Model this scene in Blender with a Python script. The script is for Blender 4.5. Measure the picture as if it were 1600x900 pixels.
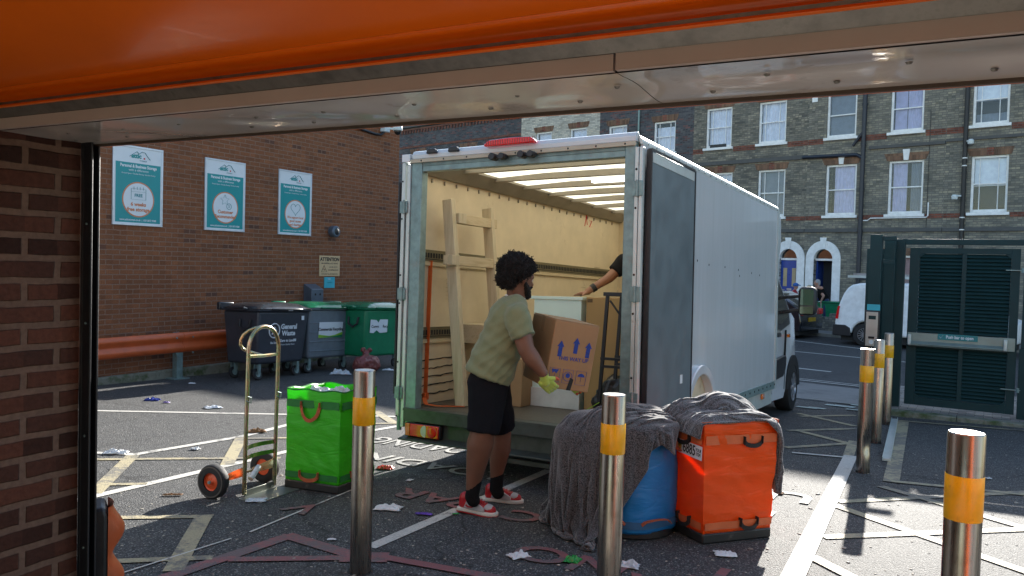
import bpy, bmesh, math, random
import numpy as np
from mathutils import Vector, Matrix, noise
from math import sin, cos, pi, radians as RD, atan, hypot, floor
sc = bpy.context.scene
for o in list(bpy.data.objects): bpy.data.objects.remove(o)
# ------------------------------------------------------------------ camera
F_PX = 1225.0
roll, pitch = atan(.027), atan(38/1225)
U0 = Vector((0, sin(pitch), cos(pitch))); R0 = Vector((1, 0, 0)); FW = Vector((0, cos(pitch), -sin(pitch)))
UC = cos(roll)*U0 - sin(roll)*R0; RC = cos(roll)*R0 + sin(roll)*U0
EYE = Vector((0, 0, 1.45))
cam = bpy.data.cameras.new('camera'); camo = bpy.data.objects.new('camera', cam)
sc.collection.objects.link(camo); sc.camera = camo
cam.sensor_width = 36; cam.lens = 36*F_PX/1600; cam.clip_end = 600; cam.clip_start = .05
camo.matrix_world = Matrix.Translation(EYE) @ Matrix((RC, UC, -FW)).transposed().to_4x4()
cam.dof.use_dof = False
# ------------------------------------------------------------------ light
SUN_AZ, SUN_EL = 25.5, 21.4
w = bpy.data.worlds.new('World'); sc.world = w; w.use_nodes = True
nt = w.node_tree; bg = nt.nodes['Background']
sky = nt.nodes.new('ShaderNodeTexSky'); sky.sky_type = 'NISHITA'; sky.sun_disc = False
sky.sun_elevation = RD(SUN_EL); sky.sun_rotation = RD(SUN_AZ); sky.air_density = 1.2; sky.dust_density = .6; sky.ozone_density = 1.5
nt.links.new(sky.outputs[0], bg.inputs[0]); bg.inputs[1].default_value = .10
sd = bpy.data.lights.new('sun', 'SUN'); sd.energy = 5; sd.angle = RD(.5); sd.color = (1, .95, .87)
so = bpy.data.objects.new('sun', sd); sc.collection.objects.link(so)
sdir = Vector((sin(RD(SUN_AZ))*cos(RD(SUN_EL)), cos(RD(SUN_AZ))*cos(RD(SUN_EL)), sin(RD(SUN_EL))))
so.rotation_euler = sdir.to_track_quat('Z', 'Y').to_euler(); so.location = (0, 0, 20)
sc.view_settings.view_transform = 'Standard'; sc.view_settings.look = 'None'
sc.view_settings.exposure = 1.6; sc.view_settings.gamma = 1; sc.view_settings.use_curve_mapping = False
sc.render.engine = 'CYCLES'
sc.cycles.max_bounces = 10; sc.cycles.diffuse_bounces = 5; sc.cycles.glossy_bounces = 4; sc.cycles.transparent_max_bounces = 16
# ------------------------------------------------------------------ geometry of the place
SL = .044
def gz(y):
    if y <= 0: return 0.
    if y <= 11: return -SL*y
    if y >= 15: return -SL*13
    t = (y-11)/4; return -SL*(11+4*(t-t*t/2))
def ray(px, py): return FW + RC*((px-800)/F_PX) - UC*((py-450)/F_PX)
def W(px, py, Y):                       # point seen at a place of the photograph, at world distance Y
    d = ray(px, py); return EYE + d*(Y/d.y)
def G(px, py, h=0):                     # point on the ground
    d = ray(px, py); lo, hi = .1, 400
    for _ in range(60):
        m = (lo+hi)/2
        if (EYE+d*m).z - gz((EYE+d*m).y) - h > 0: lo = m
        else: hi = m
    return EYE + d*lo
def AZ(a): return Vector((sin(RD(a)), cos(RD(a)), 0))
NG = Vector((0, SL, 1)).normalized()
def frame(P, a, tilt=False):            # local x looks to azimuth a, local y to a-90, z up (or off the slope)
    z = NG if tilt else Vector((0, 0, 1))
    x = AZ(a); x = (x - z*x.dot(z)).normalized(); y = z.cross(x)
    return Matrix.Translation(P) @ Matrix((x, y, z)).transposed().to_4x4()
def gframe(x, y, a, tilt=True, dz=0): return frame(Vector((x, y, gz(y)+dz)), a, tilt)
def onp(M, px, py, axis, val):          # photo place -> local point on plane local[axis]=val
    inv = M.inverted(); o = inv @ EYE; d = inv.to_3x3() @ ray(px, py)
    return o + d*((val-o[axis])/d[axis])
# ------------------------------------------------------------------ mesh helpers
class MB:
    def __init__(s): s.v = []; s.f = []; s.m = []
    def add(s, vs, fs, mi=0):
        b = len(s.v); s.v += [tuple(v) for v in vs]; s.f += [tuple(b+i for i in f) for f in fs]; s.m += [mi]*len(fs); return s
    def box(s, x0, y0, z0, x1, y1, z1, mi=0, M=None):
        x0, x1 = min(x0, x1), max(x0, x1); y0, y1 = min(y0, y1), max(y0, y1); z0, z1 = min(z0, z1), max(z0, z1)
        vs = [Vector(p) for p in ((x0,y0,z0),(x1,y0,z0),(x1,y1,z0),(x0,y1,z0),(x0,y0,z1),(x1,y0,z1),(x1,y1,z1),(x0,y1,z1))]
        if M is not None: vs = [M @ v for v in vs]
        return s.add(vs, [(0,3,2,1),(4,5,6,7),(0,1,5,4),(1,2,6,5),(2,3,7,6),(3,0,4,7)], mi)
    def bar(s, p0, p1, w, h, up=(0, 0, 1), mi=0):
        p0 = Vector(p0); p1 = Vector(p1); d = (p1-p0).normalized(); up = Vector(up)
        a = d.cross(up)
        if a.length < 1e-4: a = d.cross(Vector((1, 0, 0)))
        a.normalize(); b = a.cross(d)
        vs = [p + a*(i*w/2) + b*(j*h/2) for p in (p0, p1) for i, j in ((-1,-1),(1,-1),(1,1),(-1,1))]
        return s.add(vs, [(0,1,2,3),(7,6,5,4),(0,4,5,1),(1,5,6,2),(2,6,7,3),(3,7,4,0)], mi)
    def tube(s, pts, r, n=12, mi=0, closed=False, caps=True):
        pts = [Vector(p) for p in pts]; k = len(pts); rs = r if isinstance(r, (list, tuple)) else [r]*k
        ref = None; vs = []
        for i, p in enumerate(pts):
            if closed: t = pts[(i+1) % k]-pts[i-1]
            else: t = pts[min(i+1, k-1)]-pts[max(i-1, 0)]
            t.normalize()
            if ref is None: ref = t.orthogonal().normalized()
            ref = (ref - t*ref.dot(t)).normalized(); b = t.cross(ref)
            vs += [p + (ref*cos(2*pi*j/n)+b*sin(2*pi*j/n))*rs[i] for j in range(n)]
        fs = []
        for i in range(k if closed else k-1):
            i2 = (i+1) % k
            for j in range(n):
                j2 = (j+1) % n; fs.append((i*n+j, i*n+j2, i2*n+j2, i2*n+j))
        if caps and not closed: fs += [tuple(range(n))[::-1], tuple((k-1)*n+j for j in range(n))]
        return s.add(vs, fs, mi)
    def cyl(s, p0, p1, r0, r1=None, n=24, mi=0): return s.tube([p0, p1], [r0, r0 if r1 is None else r1], n, mi)
    def lathe(s, prof, n=32, M=None, mi=0, caps=True):      # profile (r, z) about local z
        vs = []; k = len(prof)
        for r, z in prof: vs += [Vector((r*cos(2*pi*j/n), r*sin(2*pi*j/n), z)) for j in range(n)]
        if M is not None: vs = [M @ v for v in vs]
        fs = [(i*n+j, i*n+(j+1) % n, (i+1)*n+(j+1) % n, (i+1)*n+j) for i in range(k-1) for j in range(n)]
        if caps: fs += [tuple(range(n))[::-1], tuple((k-1)*n+j for j in range(n))]
        return s.add(vs, fs, mi)
    def prism(s, poly, axis, a, b, mi=0, M=None, sides=True):           # poly in the two other axes, extruded along axis
        def p3(q, t): return Vector((t, q[0], q[1])) if axis == 0 else Vector((q[0], t, q[1])) if axis == 1 else Vector((q[0], q[1], t))
        ar = sum(poly[i-1][0]*poly[i][1]-poly[i][0]*poly[i-1][1] for i in range(len(poly)))
        poly = list(poly) if ar > 0 else list(poly)[::-1]
        if axis == 1: poly = poly[::-1]
        a, b = min(a, b), max(a, b)
        n = len(poly); vs = [p3(q, a) for q in poly]+[p3(q, b) for q in poly]
        if M is not None: vs = [M @ v for v in vs]
        fs = [tuple(range(n))[::-1], tuple(range(n, 2*n))]
        if sides: fs += [(i, (i+1) % n, (i+1) % n+n, i+n) for i in range(n)]
        return s.add(vs, fs, mi)
    def sheet(s, fn, nu, nv, mi=0):
        vs = [fn(i/nu, j/nv) for j in range(nv+1) for i in range(nu+1)]
        return s.add(vs, [(j*(nu+1)+i, j*(nu+1)+i+1, (j+1)*(nu+1)+i+1, (j+1)*(nu+1)+i) for j in range(nv) for i in range(nu)], mi)
    def ball(s, c, r, n=12, mi=0):
        rx, ry, rz = r if isinstance(r, (list, tuple)) else (r, r, r); c = Vector(c)
        prof = [(sin(pi*i/n), -cos(pi*i/n)) for i in range(n+1)]; prof[0] = (.02, -1); prof[-1] = (.02, 1)
        return s.lathe(prof, n*2, Matrix.Translation(c) @ Matrix.Diagonal((rx, ry, rz, 1)), mi)
def link(o, parent=None, M=None):
    sc.collection.objects.link(o)
    if parent is not None: o.parent = parent
    if M is not None: o.matrix_world = M if parent is None else M
    return o
def obj(name, mb, mats, parent=None, bevel=0, smooth=True, M=None, seg=2, ang=35, uv=True, wn=False):
    me = bpy.data.meshes.new(name); me.from_pydata(mb.v, [], mb.f)
    if not isinstance(mats, (list, tuple)): mats = [mats]
    for m in mats: me.materials.append(m)
    me.polygons.foreach_set('material_index', mb.m)
    if smooth:
        me.polygons.foreach_set('use_smooth', [True]*len(me.polygons)); me.set_sharp_from_angle(angle=RD(ang))
    if uv:
        ul = me.uv_layers.new(name='UVMap'); V = me.vertices
        for p in me.polygons:
            n = p.normal; ax = max(range(3), key=lambda i: abs(n[i]))
            for li in p.loop_indices:
                c = V[me.loops[li].vertex_index].co
                ul.data[li].uv = (c.y, c.z) if ax == 0 else (c.x, c.z) if ax == 1 else (c.x, c.y)
    me.update()
    o = bpy.data.objects.new(name, me); sc.collection.objects.link(o)
    if parent is not None: o.parent = parent
    if M is not None: o.matrix_local = M
    if bevel:
        b = o.modifiers.new('bevel', 'BEVEL'); b.width = bevel; b.segments = seg; b.limit_method = 'ANGLE'; b.angle_limit = RD(40); b.harden_normals = False
    return o
def pieces(name, mb, per, mats, parent, **k):
    """one object for each piece of a mesh made of equal pieces of per vertices"""
    for b in range(0, len(mb.v), per):
        fs = [(f, m) for f, m in zip(mb.f, mb.m) if b <= f[0] < b+per]
        q = MB(); q.v = mb.v[b:b+per]; q.f = [tuple(i-b for i in f) for f, _ in fs]; q.m = [m for _, m in fs]; obj(name, q, mats, parent, **k)
def thing(name, label, cat, M, group=None):
    o = bpy.data.objects.new(name, None); sc.collection.objects.link(o); o.matrix_world = M; o.empty_display_size = .2
    o['label'] = label; o['category'] = cat
    if group: o['group'] = group
    return o
def tag(o, label, cat, group=None, M=None):
    o['label'] = label; o['category'] = cat
    if group: o['group'] = group
    if M is not None: o.matrix_world = M
    return o
def struct(o, kind='structure'): o['kind'] = kind; return o
def dup(root, M, label, group=None):
    r = root.copy(); sc.collection.objects.link(r); r.matrix_world = M; r['label'] = label
    if group: r['group'] = group
    for ch in root.children:
        c = ch.copy(); sc.collection.objects.link(c); c.parent = r
        for g in ch.children:
            d = g.copy(); sc.collection.objects.link(d); d.parent = c
    return r
def text(name, s, size, mat, parent, M, align='CENTER', bold=0., ext=.0006, sx=1., spacing=1.):
    c = bpy.data.curves.new(name, 'FONT'); c.body = s; c.size = size; c.align_x = align; c.align_y = 'CENTER'
    c.offset = bold; c.extrude = ext; c.resolution_u = 3; c.space_character = spacing
    t = bpy.data.objects.new(name, c); sc.collection.objects.link(t)
    dg = bpy.context.evaluated_depsgraph_get(); me = bpy.data.meshes.new_from_object(t.evaluated_get(dg))
    bpy.data.objects.remove(t)
    me.materials.clear(); me.materials.append(mat)
    o = bpy.data.objects.new(name, me); sc.collection.objects.link(o)
    if parent is not None: o.parent = parent
    o.matrix_local = M @ Matrix.Diagonal((sx, 1, 1, 1))
    return o
FACE = Matrix.Rotation(RD(90), 4, 'X')       # text lying in local xz, read from -y
def fx(x, y, z): return Matrix.Translation((x, y, z)) @ FACE
def blob(name, cones, mat, parent=None, vox=.012, it=6, disp=None, ells=(), M=None, clip=None, decim=0):
    """continuous skin round a skeleton of round cones / ellipsoids"""
    mb = MB()
    for cc in cones:
        p0, r0, p1, r1 = cc[:4]; flat = len(cc) > 4
        p0 = Vector(p0); p1 = Vector(p1); L = (p1-p0).length; k = max(3, int(L/max(min(r0, r1)*.5, .004)))
        k = min(k, 40)
        pts = []; rs = []
        d = (p1-p0).normalized() if L > 1e-6 else Vector((0, 0, 1))
        for a in (0.15, .5, .8): pts.append(p0 - d*r0*cos(a*pi/2)); rs.append(max(r0*sin(a*pi/2), .001))
        for i in range(k+1): pts.append(p0.lerp(p1, i/k)); rs.append(r0+(r1-r0)*i/k)
        for a in (() if flat else (.8, .5, .15)): pts.append(p1 + d*r1*cos(a*pi/2)); rs.append(max(r1*sin(a*pi/2), .001))
        mb.tube(pts, rs, 16)
    for c, r, R in ells:
        t = MB().ball((0, 0, 0), r, 10); T = Matrix.Translation(Vector(c)) @ (R.to_4x4() if R is not None else Matrix.Identity(4))
        mb.add([T @ Vector(v) for v in t.v], t.f)
    me = bpy.data.meshes.new(name); me.from_pydata(mb.v, [], mb.f)
    bm = bmesh.new(); bm.from_mesh(me); bmesh.ops.recalc_face_normals(bm, faces=bm.faces); bm.to_mesh(me); bm.free()
    t = bpy.data.objects.new(name, me); sc.collection.objects.link(t)
    rm = t.modifiers.new('r', 'REMESH'); rm.mode = 'VOXEL'; rm.voxel_size = vox; rm.use_smooth_shade = True
    sm = t.modifiers.new('s', 'SMOOTH'); sm.factor = .5; sm.iterations = it
    dg = bpy.context.evaluated_depsgraph_get(); me2 = bpy.data.meshes.new_from_object(t.evaluated_get(dg))
    bpy.data.objects.remove(t)
    if clip is not None:
        bm = bmesh.new(); bm.from_mesh(me2)
        for co, no in clip:
            bmesh.ops.bisect_plane(bm, geom=bm.verts[:]+bm.edges[:]+bm.faces[:], plane_co=co, plane_no=no, clear_outer=True)
        bm.to_mesh(me2); bm.free()
    if disp is not None:
        ns = [v.normal.copy() for v in me2.vertices]
        for v, n in zip(me2.vertices, ns): v.co = disp(v.co.copy(), n)
    for p in me2.polygons: p.use_smooth = True
    me2.materials.clear(); me2.materials.append(mat); me2.name = name
    o = bpy.data.objects.new(name, me2); sc.collection.objects.link(o)
    if parent is not None: o.parent = parent
    if M is not None: o.matrix_local = M
    return o
# ------------------------------------------------------------------ materials
def NM(name):
    m = bpy.data.materials.new(name); m.use_nodes = True; t = m.node_tree
    return m, t, t.nodes['Principled BSDF'], t.nodes.new, t.links.new
def ramp(t, fac, stops):
    r = t.nodes.new('ShaderNodeValToRGB'); t.links.new(fac, r.inputs[0]); e = r.color_ramp.elements
    while len(e) < len(stops): e.new(.5)
    for i, (p, c) in enumerate(stops): e[i].position = p; e[i].color = (*c, 1) if len(c) == 3 else c
    return r.outputs[0]
def tex(t, kind, scale, vec=None, **k):
    n = t.nodes.new('ShaderNodeTex'+kind)
    if 'Scale' in n.inputs: n.inputs['Scale'].default_value = scale
    for a, b in k.items():
        if a in n.inputs: n.inputs[a].default_value = b
        else: setattr(n, a, b)
    if vec is not None: t.links.new(vec, n.inputs['Vector'])
    return n
def mixc(t, fac, a, b, mode='MIX'):
    n = t.nodes.new('ShaderNodeMix'); n.data_type = 'RGBA'; n.blend_type = mode
    for sock, val in ((n.inputs[0], fac), (n.inputs[6], a), (n.inputs[7], b)):
        if hasattr(val, 'is_output'): t.links.new(val, sock)
        else: sock.default_value = val if not isinstance(val, tuple) else ((*val, 1) if len(val) == 3 else val)
    return n.outputs[2]
def mth(t, op, a, b=0.):
    n = t.nodes.new('ShaderNodeMath'); n.operation = op
    for s, v in ((n.inputs[0], a), (n.inputs[1], b)):
        if hasattr(v, 'is_output'): t.links.new(v, s)
        else: s.default_value = v
    return n.outputs[0]
def bump(t, b, h, dist=.01, st=.5):
    n = t.nodes.new('ShaderNodeBump'); n.inputs['Distance'].default_value = dist; n.inputs['Strength'].default_value = st
    t.links.new(h, n.inputs['Height']); t.links.new(n.outputs[0], b.inputs['Normal']); return n
def mat(name, col, rough=.5, metal=0., var=.12, sc_=6., bmp=0., bs=60., dirt=None, spec=.5, coat=0., sheen=0., rv=.1, emis=0):
    m, t, b, N, L = NM(name)
    co = N('ShaderNodeTexCoord').outputs['Object']
    n1 = tex(t, 'Noise', sc_, co, Detail=6., Roughness=.6)
    c0 = tuple(x*(1-var) for x in col); c1 = tuple(min(1, x*(1+var)) for x in col)
    c = ramp(t, n1.outputs['Fac'], [(.3, c0), (.7, c1)])
    if dirt:
        n2 = tex(t, 'Noise', dirt[1], co, Detail=8., Roughness=.7)
        f = ramp(t, n2.outputs['Fac'], [(dirt[2], (0, 0, 0)), (min(1, dirt[2]+.18), (1, 1, 1))])
        c = mixc(t, f, c, dirt[0])
    L(c, b.inputs['Base Color'])
    b.inputs['Metallic'].default_value = metal; b.inputs['Specular IOR Level'].default_value = spec
    r = mth(t, 'MULTIPLY_ADD', n1.outputs['Fac'], rv*2); r.node.inputs[2].default_value = rough-rv
    L(r, b.inputs['Roughness'])
    b.inputs['Coat Weight'].default_value = coat; b.inputs['Sheen Weight'].default_value = sheen
    if emis: L(c, b.inputs['Emission Color']); b.inputs['Emission Strength'].default_value = emis
    if bmp:
        n3 = tex(t, 'Noise', bs, co, Detail=4.); bump(t, b, n3.outputs['Fac'], .01, bmp)
    return m
def brick(name, c1, c2, mortar, bw=.225, rh=.075, ms=.009, dark=None, tv=1., tf=.80, st=.5, stain=.35, off=.5, streak=(.03, .03, .03), uvoff=(0, 0), gloss=.85, third=None):
    m, t, b, N, L = NM(name)
    uv = N('ShaderNodeTexCoord').outputs['UV']
    mp = N('ShaderNodeMapping'); L(uv, mp.inputs[0]); mp.inputs[1].default_value = (uvoff[0], uvoff[1], 0)
    wob = tex(t, 'Noise', 9., mp.outputs[0], Detail=2.)
    v = mixc(t, .006, mp.outputs[0], wob.outputs['Color'], 'LINEAR_LIGHT')
    k = N('ShaderNodeTexBrick'); L(v, k.inputs['Vector'])
    k.offset = off; k.inputs['Scale'].default_value = 1; k.inputs['Brick Width'].default_value = bw; k.inputs['Row Height'].default_value = rh
    k.inputs['Mortar Size'].default_value = ms; k.inputs['Mortar Smooth'].default_value = .3; k.inputs['Bias'].default_value = 0
    k.inputs['Color1'].default_value = (*c1, 1); k.inputs['Color2'].default_value = (*c2, 1); k.inputs['Mortar'].default_value = (*mortar, 1)
    c = k.outputs['Color']
    # every brick its own tone
    sx = N('ShaderNodeSeparateXYZ'); L(v, sx.inputs[0])
    row = mth(t, 'FLOOR', mth(t, 'DIVIDE', sx.outputs[1], rh)); sh = mth(t, 'MULTIPLY', mth(t, 'MODULO', mth(t, 'ABSOLUTE', row), 2.), off*bw)
    colx = mth(t, 'FLOOR', mth(t, 'DIVIDE', mth(t, 'ADD', sx.outputs[0], sh), bw))
    cx = N('ShaderNodeCombineXYZ'); L(row, cx.inputs[0]); L(colx, cx.inputs[1])
    wn = N('ShaderNodeTexWhiteNoise'); wn.noise_dimensions = '2D'; L(cx.outputs[0], wn.inputs['Vector'])
    tone = ramp(t, wn.outputs['Value'], [(0, (1-.38*tv,)*3), (.5, (1, 1, 1)), (1, (1+.28*tv, 1+.22*tv, 1+.15*tv))])
    if third:
        wn2 = N('ShaderNodeTexWhiteNoise'); wn2.noise_dimensions = '3D'; L(cx.outputs[0], wn2.inputs['Vector'])
        f3 = ramp(t, wn2.outputs['Value'], [(tf, (0, 0, 0)), (tf+.04, (1, 1, 1))])
        f3 = mth(t, 'MULTIPLY', f3, mth(t, 'SUBTRACT', 1., k.outputs['Fac']))
        c = mixc(t, f3, c, third)
    c = mixc(t, mth(t, 'SUBTRACT', 1., k.outputs['Fac']), c, mixc(t, 1., c, tone, 'MULTIPLY'))
    n1 = tex(t, 'Noise', 1.1, uv, Detail=8., Roughness=.65)
    f = ramp(t, n1.outputs['Fac'], [(.42, (0, 0, 0)), (.75, (stain, stain, stain))])
    c = mixc(t, f, c, streak)
    n4 = tex(t, 'Noise', 55., uv, Detail=5.)
    c = mixc(t, .35, c, mixc(t, 1., c, ramp(t, n4.outputs['Fac'], [(.3, (.5, .5, .5)), (.7, (1.5, 1.5, 1.5))]), 'MULTIPLY'))
    L(c, b.inputs['Base Color']); b.inputs['Roughness'].default_value = gloss; b.inputs['Specular IOR Level'].default_value = .25
    h = mth(t, 'ADD', mth(t, 'MULTIPLY', k.outputs['Fac'], -1.), mth(t, 'MULTIPLY', n4.outputs['Fac'], .5))
    bump(t, b, h, .008, st)
    return m
def asphalt(name, base, pale, grain=1., wear=.5):
    m, t, b, N, L = NM(name)
    co = N('ShaderNodeTexCoord').outputs['Object']
    v = tex(t, 'Voronoi', 95., co); n1 = tex(t, 'Noise', .7, co, Detail=10., Roughness=.7); n2 = tex(t, 'Noise', 220., co, Detail=3.)
    n5 = tex(t, 'Noise', 7., co, Detail=6., Roughness=.7)
    stone = ramp(t, v.outputs['Color'], [(.15, tuple(x*.5 for x in base)), (.5, base), (.8, pale), (1, tuple(min(1, x*1.9) for x in pale))])
    c = mixc(t, ramp(t, v.outputs['Distance'], [(.25, (0, 0, 0)), (.6, (1, 1, 1))]), stone, tuple(x*.35 for x in base))
    c = mixc(t, ramp(t, n1.outputs['Fac'], [(.35, (0, 0, 0)), (.7, (wear, wear, wear))]), c, mixc(t, 1., c, (.62, .6, .58), 'MULTIPLY'))
    c = mixc(t, ramp(t, n5.outputs['Fac'], [(.52, (0, 0, 0)), (.72, (.35, .35, .35))]), c, (.125, .12, .11))
    # a few meandering cracks
    wv = mixc(t, .35, co, tex(t, 'Noise', 1.5, co, Detail=6.).outputs['Color'], 'LINEAR_LIGHT')
    ck = tex(t, 'Voronoi', .45, wv, feature='DISTANCE_TO_EDGE')
    fc = ramp(t, ck.outputs['Distance'], [(0., (.75, .75, .75)), (.006, (0, 0, 0))])
    c = mixc(t, fc, c, (.012, .012, .012))
    L(c, b.inputs['Base Color']); b.inputs['Roughness'].default_value = .78; b.inputs['Specular IOR Level'].default_value = .35
    h = mth(t, 'ADD', mth(t, 'MULTIPLY', v.outputs['Distance'], -1.2), mth(t, 'MULTIPLY', n2.outputs['Fac'], .6))
    bump(t, b, h, .006, .7*grain)
    return m
def paint(name, col, under, worn=.45):
    m, t, b, N, L = NM(name)
    co = N('ShaderNodeTexCoord').outputs['Object']
    v = tex(t, 'Voronoi', 95., co); n1 = tex(t, 'Noise', 16., co, Detail=8., Roughness=.75); n2 = tex(t, 'Noise', 2.2, co, Detail=5.)
    s = mth(t, 'ADD', mth(t, 'MULTIPLY', n1.outputs['Fac'], .55), mth(t, 'MULTIPLY', n2.outputs['Fac'], .45))
    f = ramp(t, s, [(worn, (1, 1, 1)), (worn+.07, (.0, .0, .0))])
    f = mth(t, 'MULTIPLY', f, .8)
    c0 = mixc(t, ramp(t, v.outputs['Distance'], [(.3, (0, 0, 0)), (.8, (.35, .35, .35))]), col, under)
    c0 = mixc(t, ramp(t, n2.outputs['Fac'], [(.3, (0, 0, 0)), (.8, (.4, .4, .4))]), c0, tuple(x*.6 for x in col))
    L(mixc(t, f, c0, under), b.inputs['Base Color']); b.inputs['Roughness'].default_value = .7
    bump(t, b, mth(t, 'MULTIPLY', v.outputs['Distance'], -1.), .004, .6)
    return m
def fabric(name, col, col2, scale=400., rough=.95, sheen=.4, bmp=.5, nz=3., wr=0.):
    m, t, b, N, L = NM(name)
    co = N('ShaderNodeTexCoord').outputs['Object']
    n = tex(t, 'Noise', scale, co, Detail=3.); n2 = tex(t, 'Noise', nz, co, Detail=5.)
    c = ramp(t, n.outputs['Fac'], [(.35, col), (.65, col2)])
    c = mixc(t, mth(t, 'MULTIPLY', n2.outputs['Fac'], .35), c, mixc(t, 1., c, (.6, .6, .6), 'MULTIPLY'))
    L(c, b.inputs['Base Color']); b.inputs['Roughness'].default_value = rough; b.inputs['Sheen Weight'].default_value = sheen
    b.inputs['Specular IOR Level'].default_value = .2
    h = n.outputs['Fac']
    if wr:
        ww = tex(t, 'Noise', 7., co, Detail=3., Distortion=1.5)
        h = mth(t, 'ADD', mth(t, 'MULTIPLY', n.outputs['Fac'], .15), mth(t, 'MULTIPLY', ww.outputs['Fac'], wr))
    bump(t, b, h, .01 if wr else .003, bmp)
    return m
def tarp(name, col, trans=.25):
    """woven polythene: slightly glossy, creased, lets some light through"""
    m, t, b, N, L = NM(name)
    co = N('ShaderNodeTexCoord').outputs['Object']
    mp = N('ShaderNodeMapping'); L(co, mp.inputs[0]); mp.inputs[2].default_value = (RD(38), RD(24), RD(20)); mp.inputs[3].default_value = (3.5, 3.5, 9)
    mq = N('ShaderNodeMapping'); L(co, mq.inputs[0]); mq.inputs[2].default_value = (RD(-30), RD(-35), 0); mq.inputs[3].default_value = (4, 4, 11)
    n = tex(t, 'Noise', 1., mp.outputs[0], Detail=3., Distortion=.6); n2 = tex(t, 'Noise', 1., mq.outputs[0], Detail=3., Distortion=.8)
    r1 = mth(t, 'ABSOLUTE', mth(t, 'SUBTRACT', n.outputs['Fac'], .5)); r2 = mth(t, 'ABSOLUTE', mth(t, 'SUBTRACT', n2.outputs['Fac'], .5))
    h = mth(t, 'ADD', mth(t, 'MINIMUM', r1, .12), mth(t, 'MULTIPLY', mth(t, 'MINIMUM', r2, .10), .7))
    c = ramp(t, n2.outputs['Fac'], [(.3, tuple(x*.93 for x in col)), (.7, tuple(min(1, x*1.04) for x in col))])
    L(c, b.inputs['Base Color']); b.inputs['Roughness'].default_value = .36
    bump(t, b, h, .05, .3)
    tr = N('ShaderNodeBsdfTranslucent'); L(c, tr.inputs[0]); mx = N('ShaderNodeMixShader'); mx.inputs[0].default_value = trans
    L(b.outputs[0], mx.inputs[1]); L(tr.outputs[0], mx.inputs[2]); L(mx.outputs[0], t.nodes['Material Output'].inputs[0])
    return m
def glassm(name, tint=(.75, .8, .8), refl=.12):
    m, t, b, N, L = NM(name); t.nodes.remove(b)
    tr = N('ShaderNodeBsdfTransparent'); tr.inputs[0].default_value = (*tint, 1); gl = N('ShaderNodeBsdfGlossy'); gl.inputs['Roughness'].default_value = .02
    lw = N('ShaderNodeLayerWeight'); lw.inputs[0].default_value = .22
    n = tex(t, 'Noise', 2.5, N('ShaderNodeTexCoord').outputs['Object'], Detail=1.); bp = N('ShaderNodeBump'); bp.inputs['Distance'].default_value = .02; bp.inputs['Strength'].default_value = .15
    L(n.outputs['Fac'], bp.inputs['Height']); L(bp.outputs[0], gl.inputs['Normal'])
    f = mth(t, 'MULTIPLY_ADD', lw.outputs['Fresnel'], .8); f.node.inputs[2].default_value = refl
    mx = N('ShaderNodeMixShader'); L(f, mx.inputs[0]); L(tr.outputs[0], mx.inputs[1]); L(gl.outputs[0], mx.inputs[2]); L(mx.outputs[0], t.nodes['Material Output'].inputs[0])
    return m
def wood(name, c1, c2, axis=2, sc_=1.):
    m, t, b, N, L = NM(name)
    co = N('ShaderNodeTexCoord').outputs['Object']; mp = N('ShaderNodeMapping'); L(co, mp.inputs[0])
    s = [22*sc_]*3; s[axis] = 1.6*sc_; mp.inputs[3].default_value = s
    n = tex(t, 'Noise', 1., mp.outputs[0], Detail=8., Roughness=.65, Distortion=.6)
    n2 = tex(t, 'Noise', 3., co, Detail=3.)
    c = ramp(t, n.outputs['Fac'], [(.3, c1), (.55, c2), (.75, tuple(x*.85 for x in c1))])
    c = mixc(t, mth(t, 'MULTIPLY', n2.outputs['Fac'], .4), c, mixc(t, 1., c, (.7, .66, .6), 'MULTIPLY'))
    L(c, b.inputs['Base Color']); b.inputs['Roughness'].default_value = .65; bump(t, b, n.outputs['Fac'], .004, .3)
    return m
A = {}
A['asphalt'] = asphalt('asphalt', (.112, .114, .116), (.25, .248, .24))
A['road'] = asphalt('road_asphalt', (.10, .10, .105), (.16, .16, .16), .6)
A['floor'] = mat('floor_concrete', (.16, .15, .14), .7)
A['p_white'] = paint('worn_white_paint', (.62, .60, .55), (.10, .10, .10), .40)
A['p_yellow'] = paint('worn_yellow_paint', (.42, .36, .22), (.10, .10, .10), .44)
A['p_red'] = paint('worn_red_paint', (.27, .09, .09), (.11, .10, .10), .45)
A['p_letter'] = paint('worn_letter_paint', (.42, .41, .38), (.13, .13, .13), .42)
A['p_fresh'] = paint('white_paint_line', (.60, .585, .54), (.14, .14, .14), .36)
A['concrete'] = mat('concrete', (.30, .29, .26), .85, bmp=.5, bs=90, dirt=((.10, .11, .06), 3., .5))
A['mosskerb'] = mat('mossy_kerb', (.22, .22, .18), .9, bmp=.5, bs=90, dirt=((.06, .09, .03), 5., .45))
A['paver'] = brick('block_paving', (.30, .27, .24), (.36, .33, .30), (.14, .13, .12), .2, .1, .006)
A['brick_wall'] = brick('red_brown_brick', (.25, .098, .045), (.215, .082, .038), (.25, .145, .10), tv=.45, tf=.93, third=(.13, .06, .04), stain=.2)
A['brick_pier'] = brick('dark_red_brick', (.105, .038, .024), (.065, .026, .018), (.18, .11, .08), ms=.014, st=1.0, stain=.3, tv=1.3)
A['brick_orange'] = brick('orange_brick', (.32, .13, .08), (.26, .10, .06), (.35, .3, .25))
A['stock'] = brick('yellow_stock_brick', (.30, .28, .225), (.185, .18, .16), (.15, .145, .135), stain=.4, tv=.8, tf=.88, streak=(.04, .043, .042), third=(.34, .31, .24), st=.6)
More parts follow.
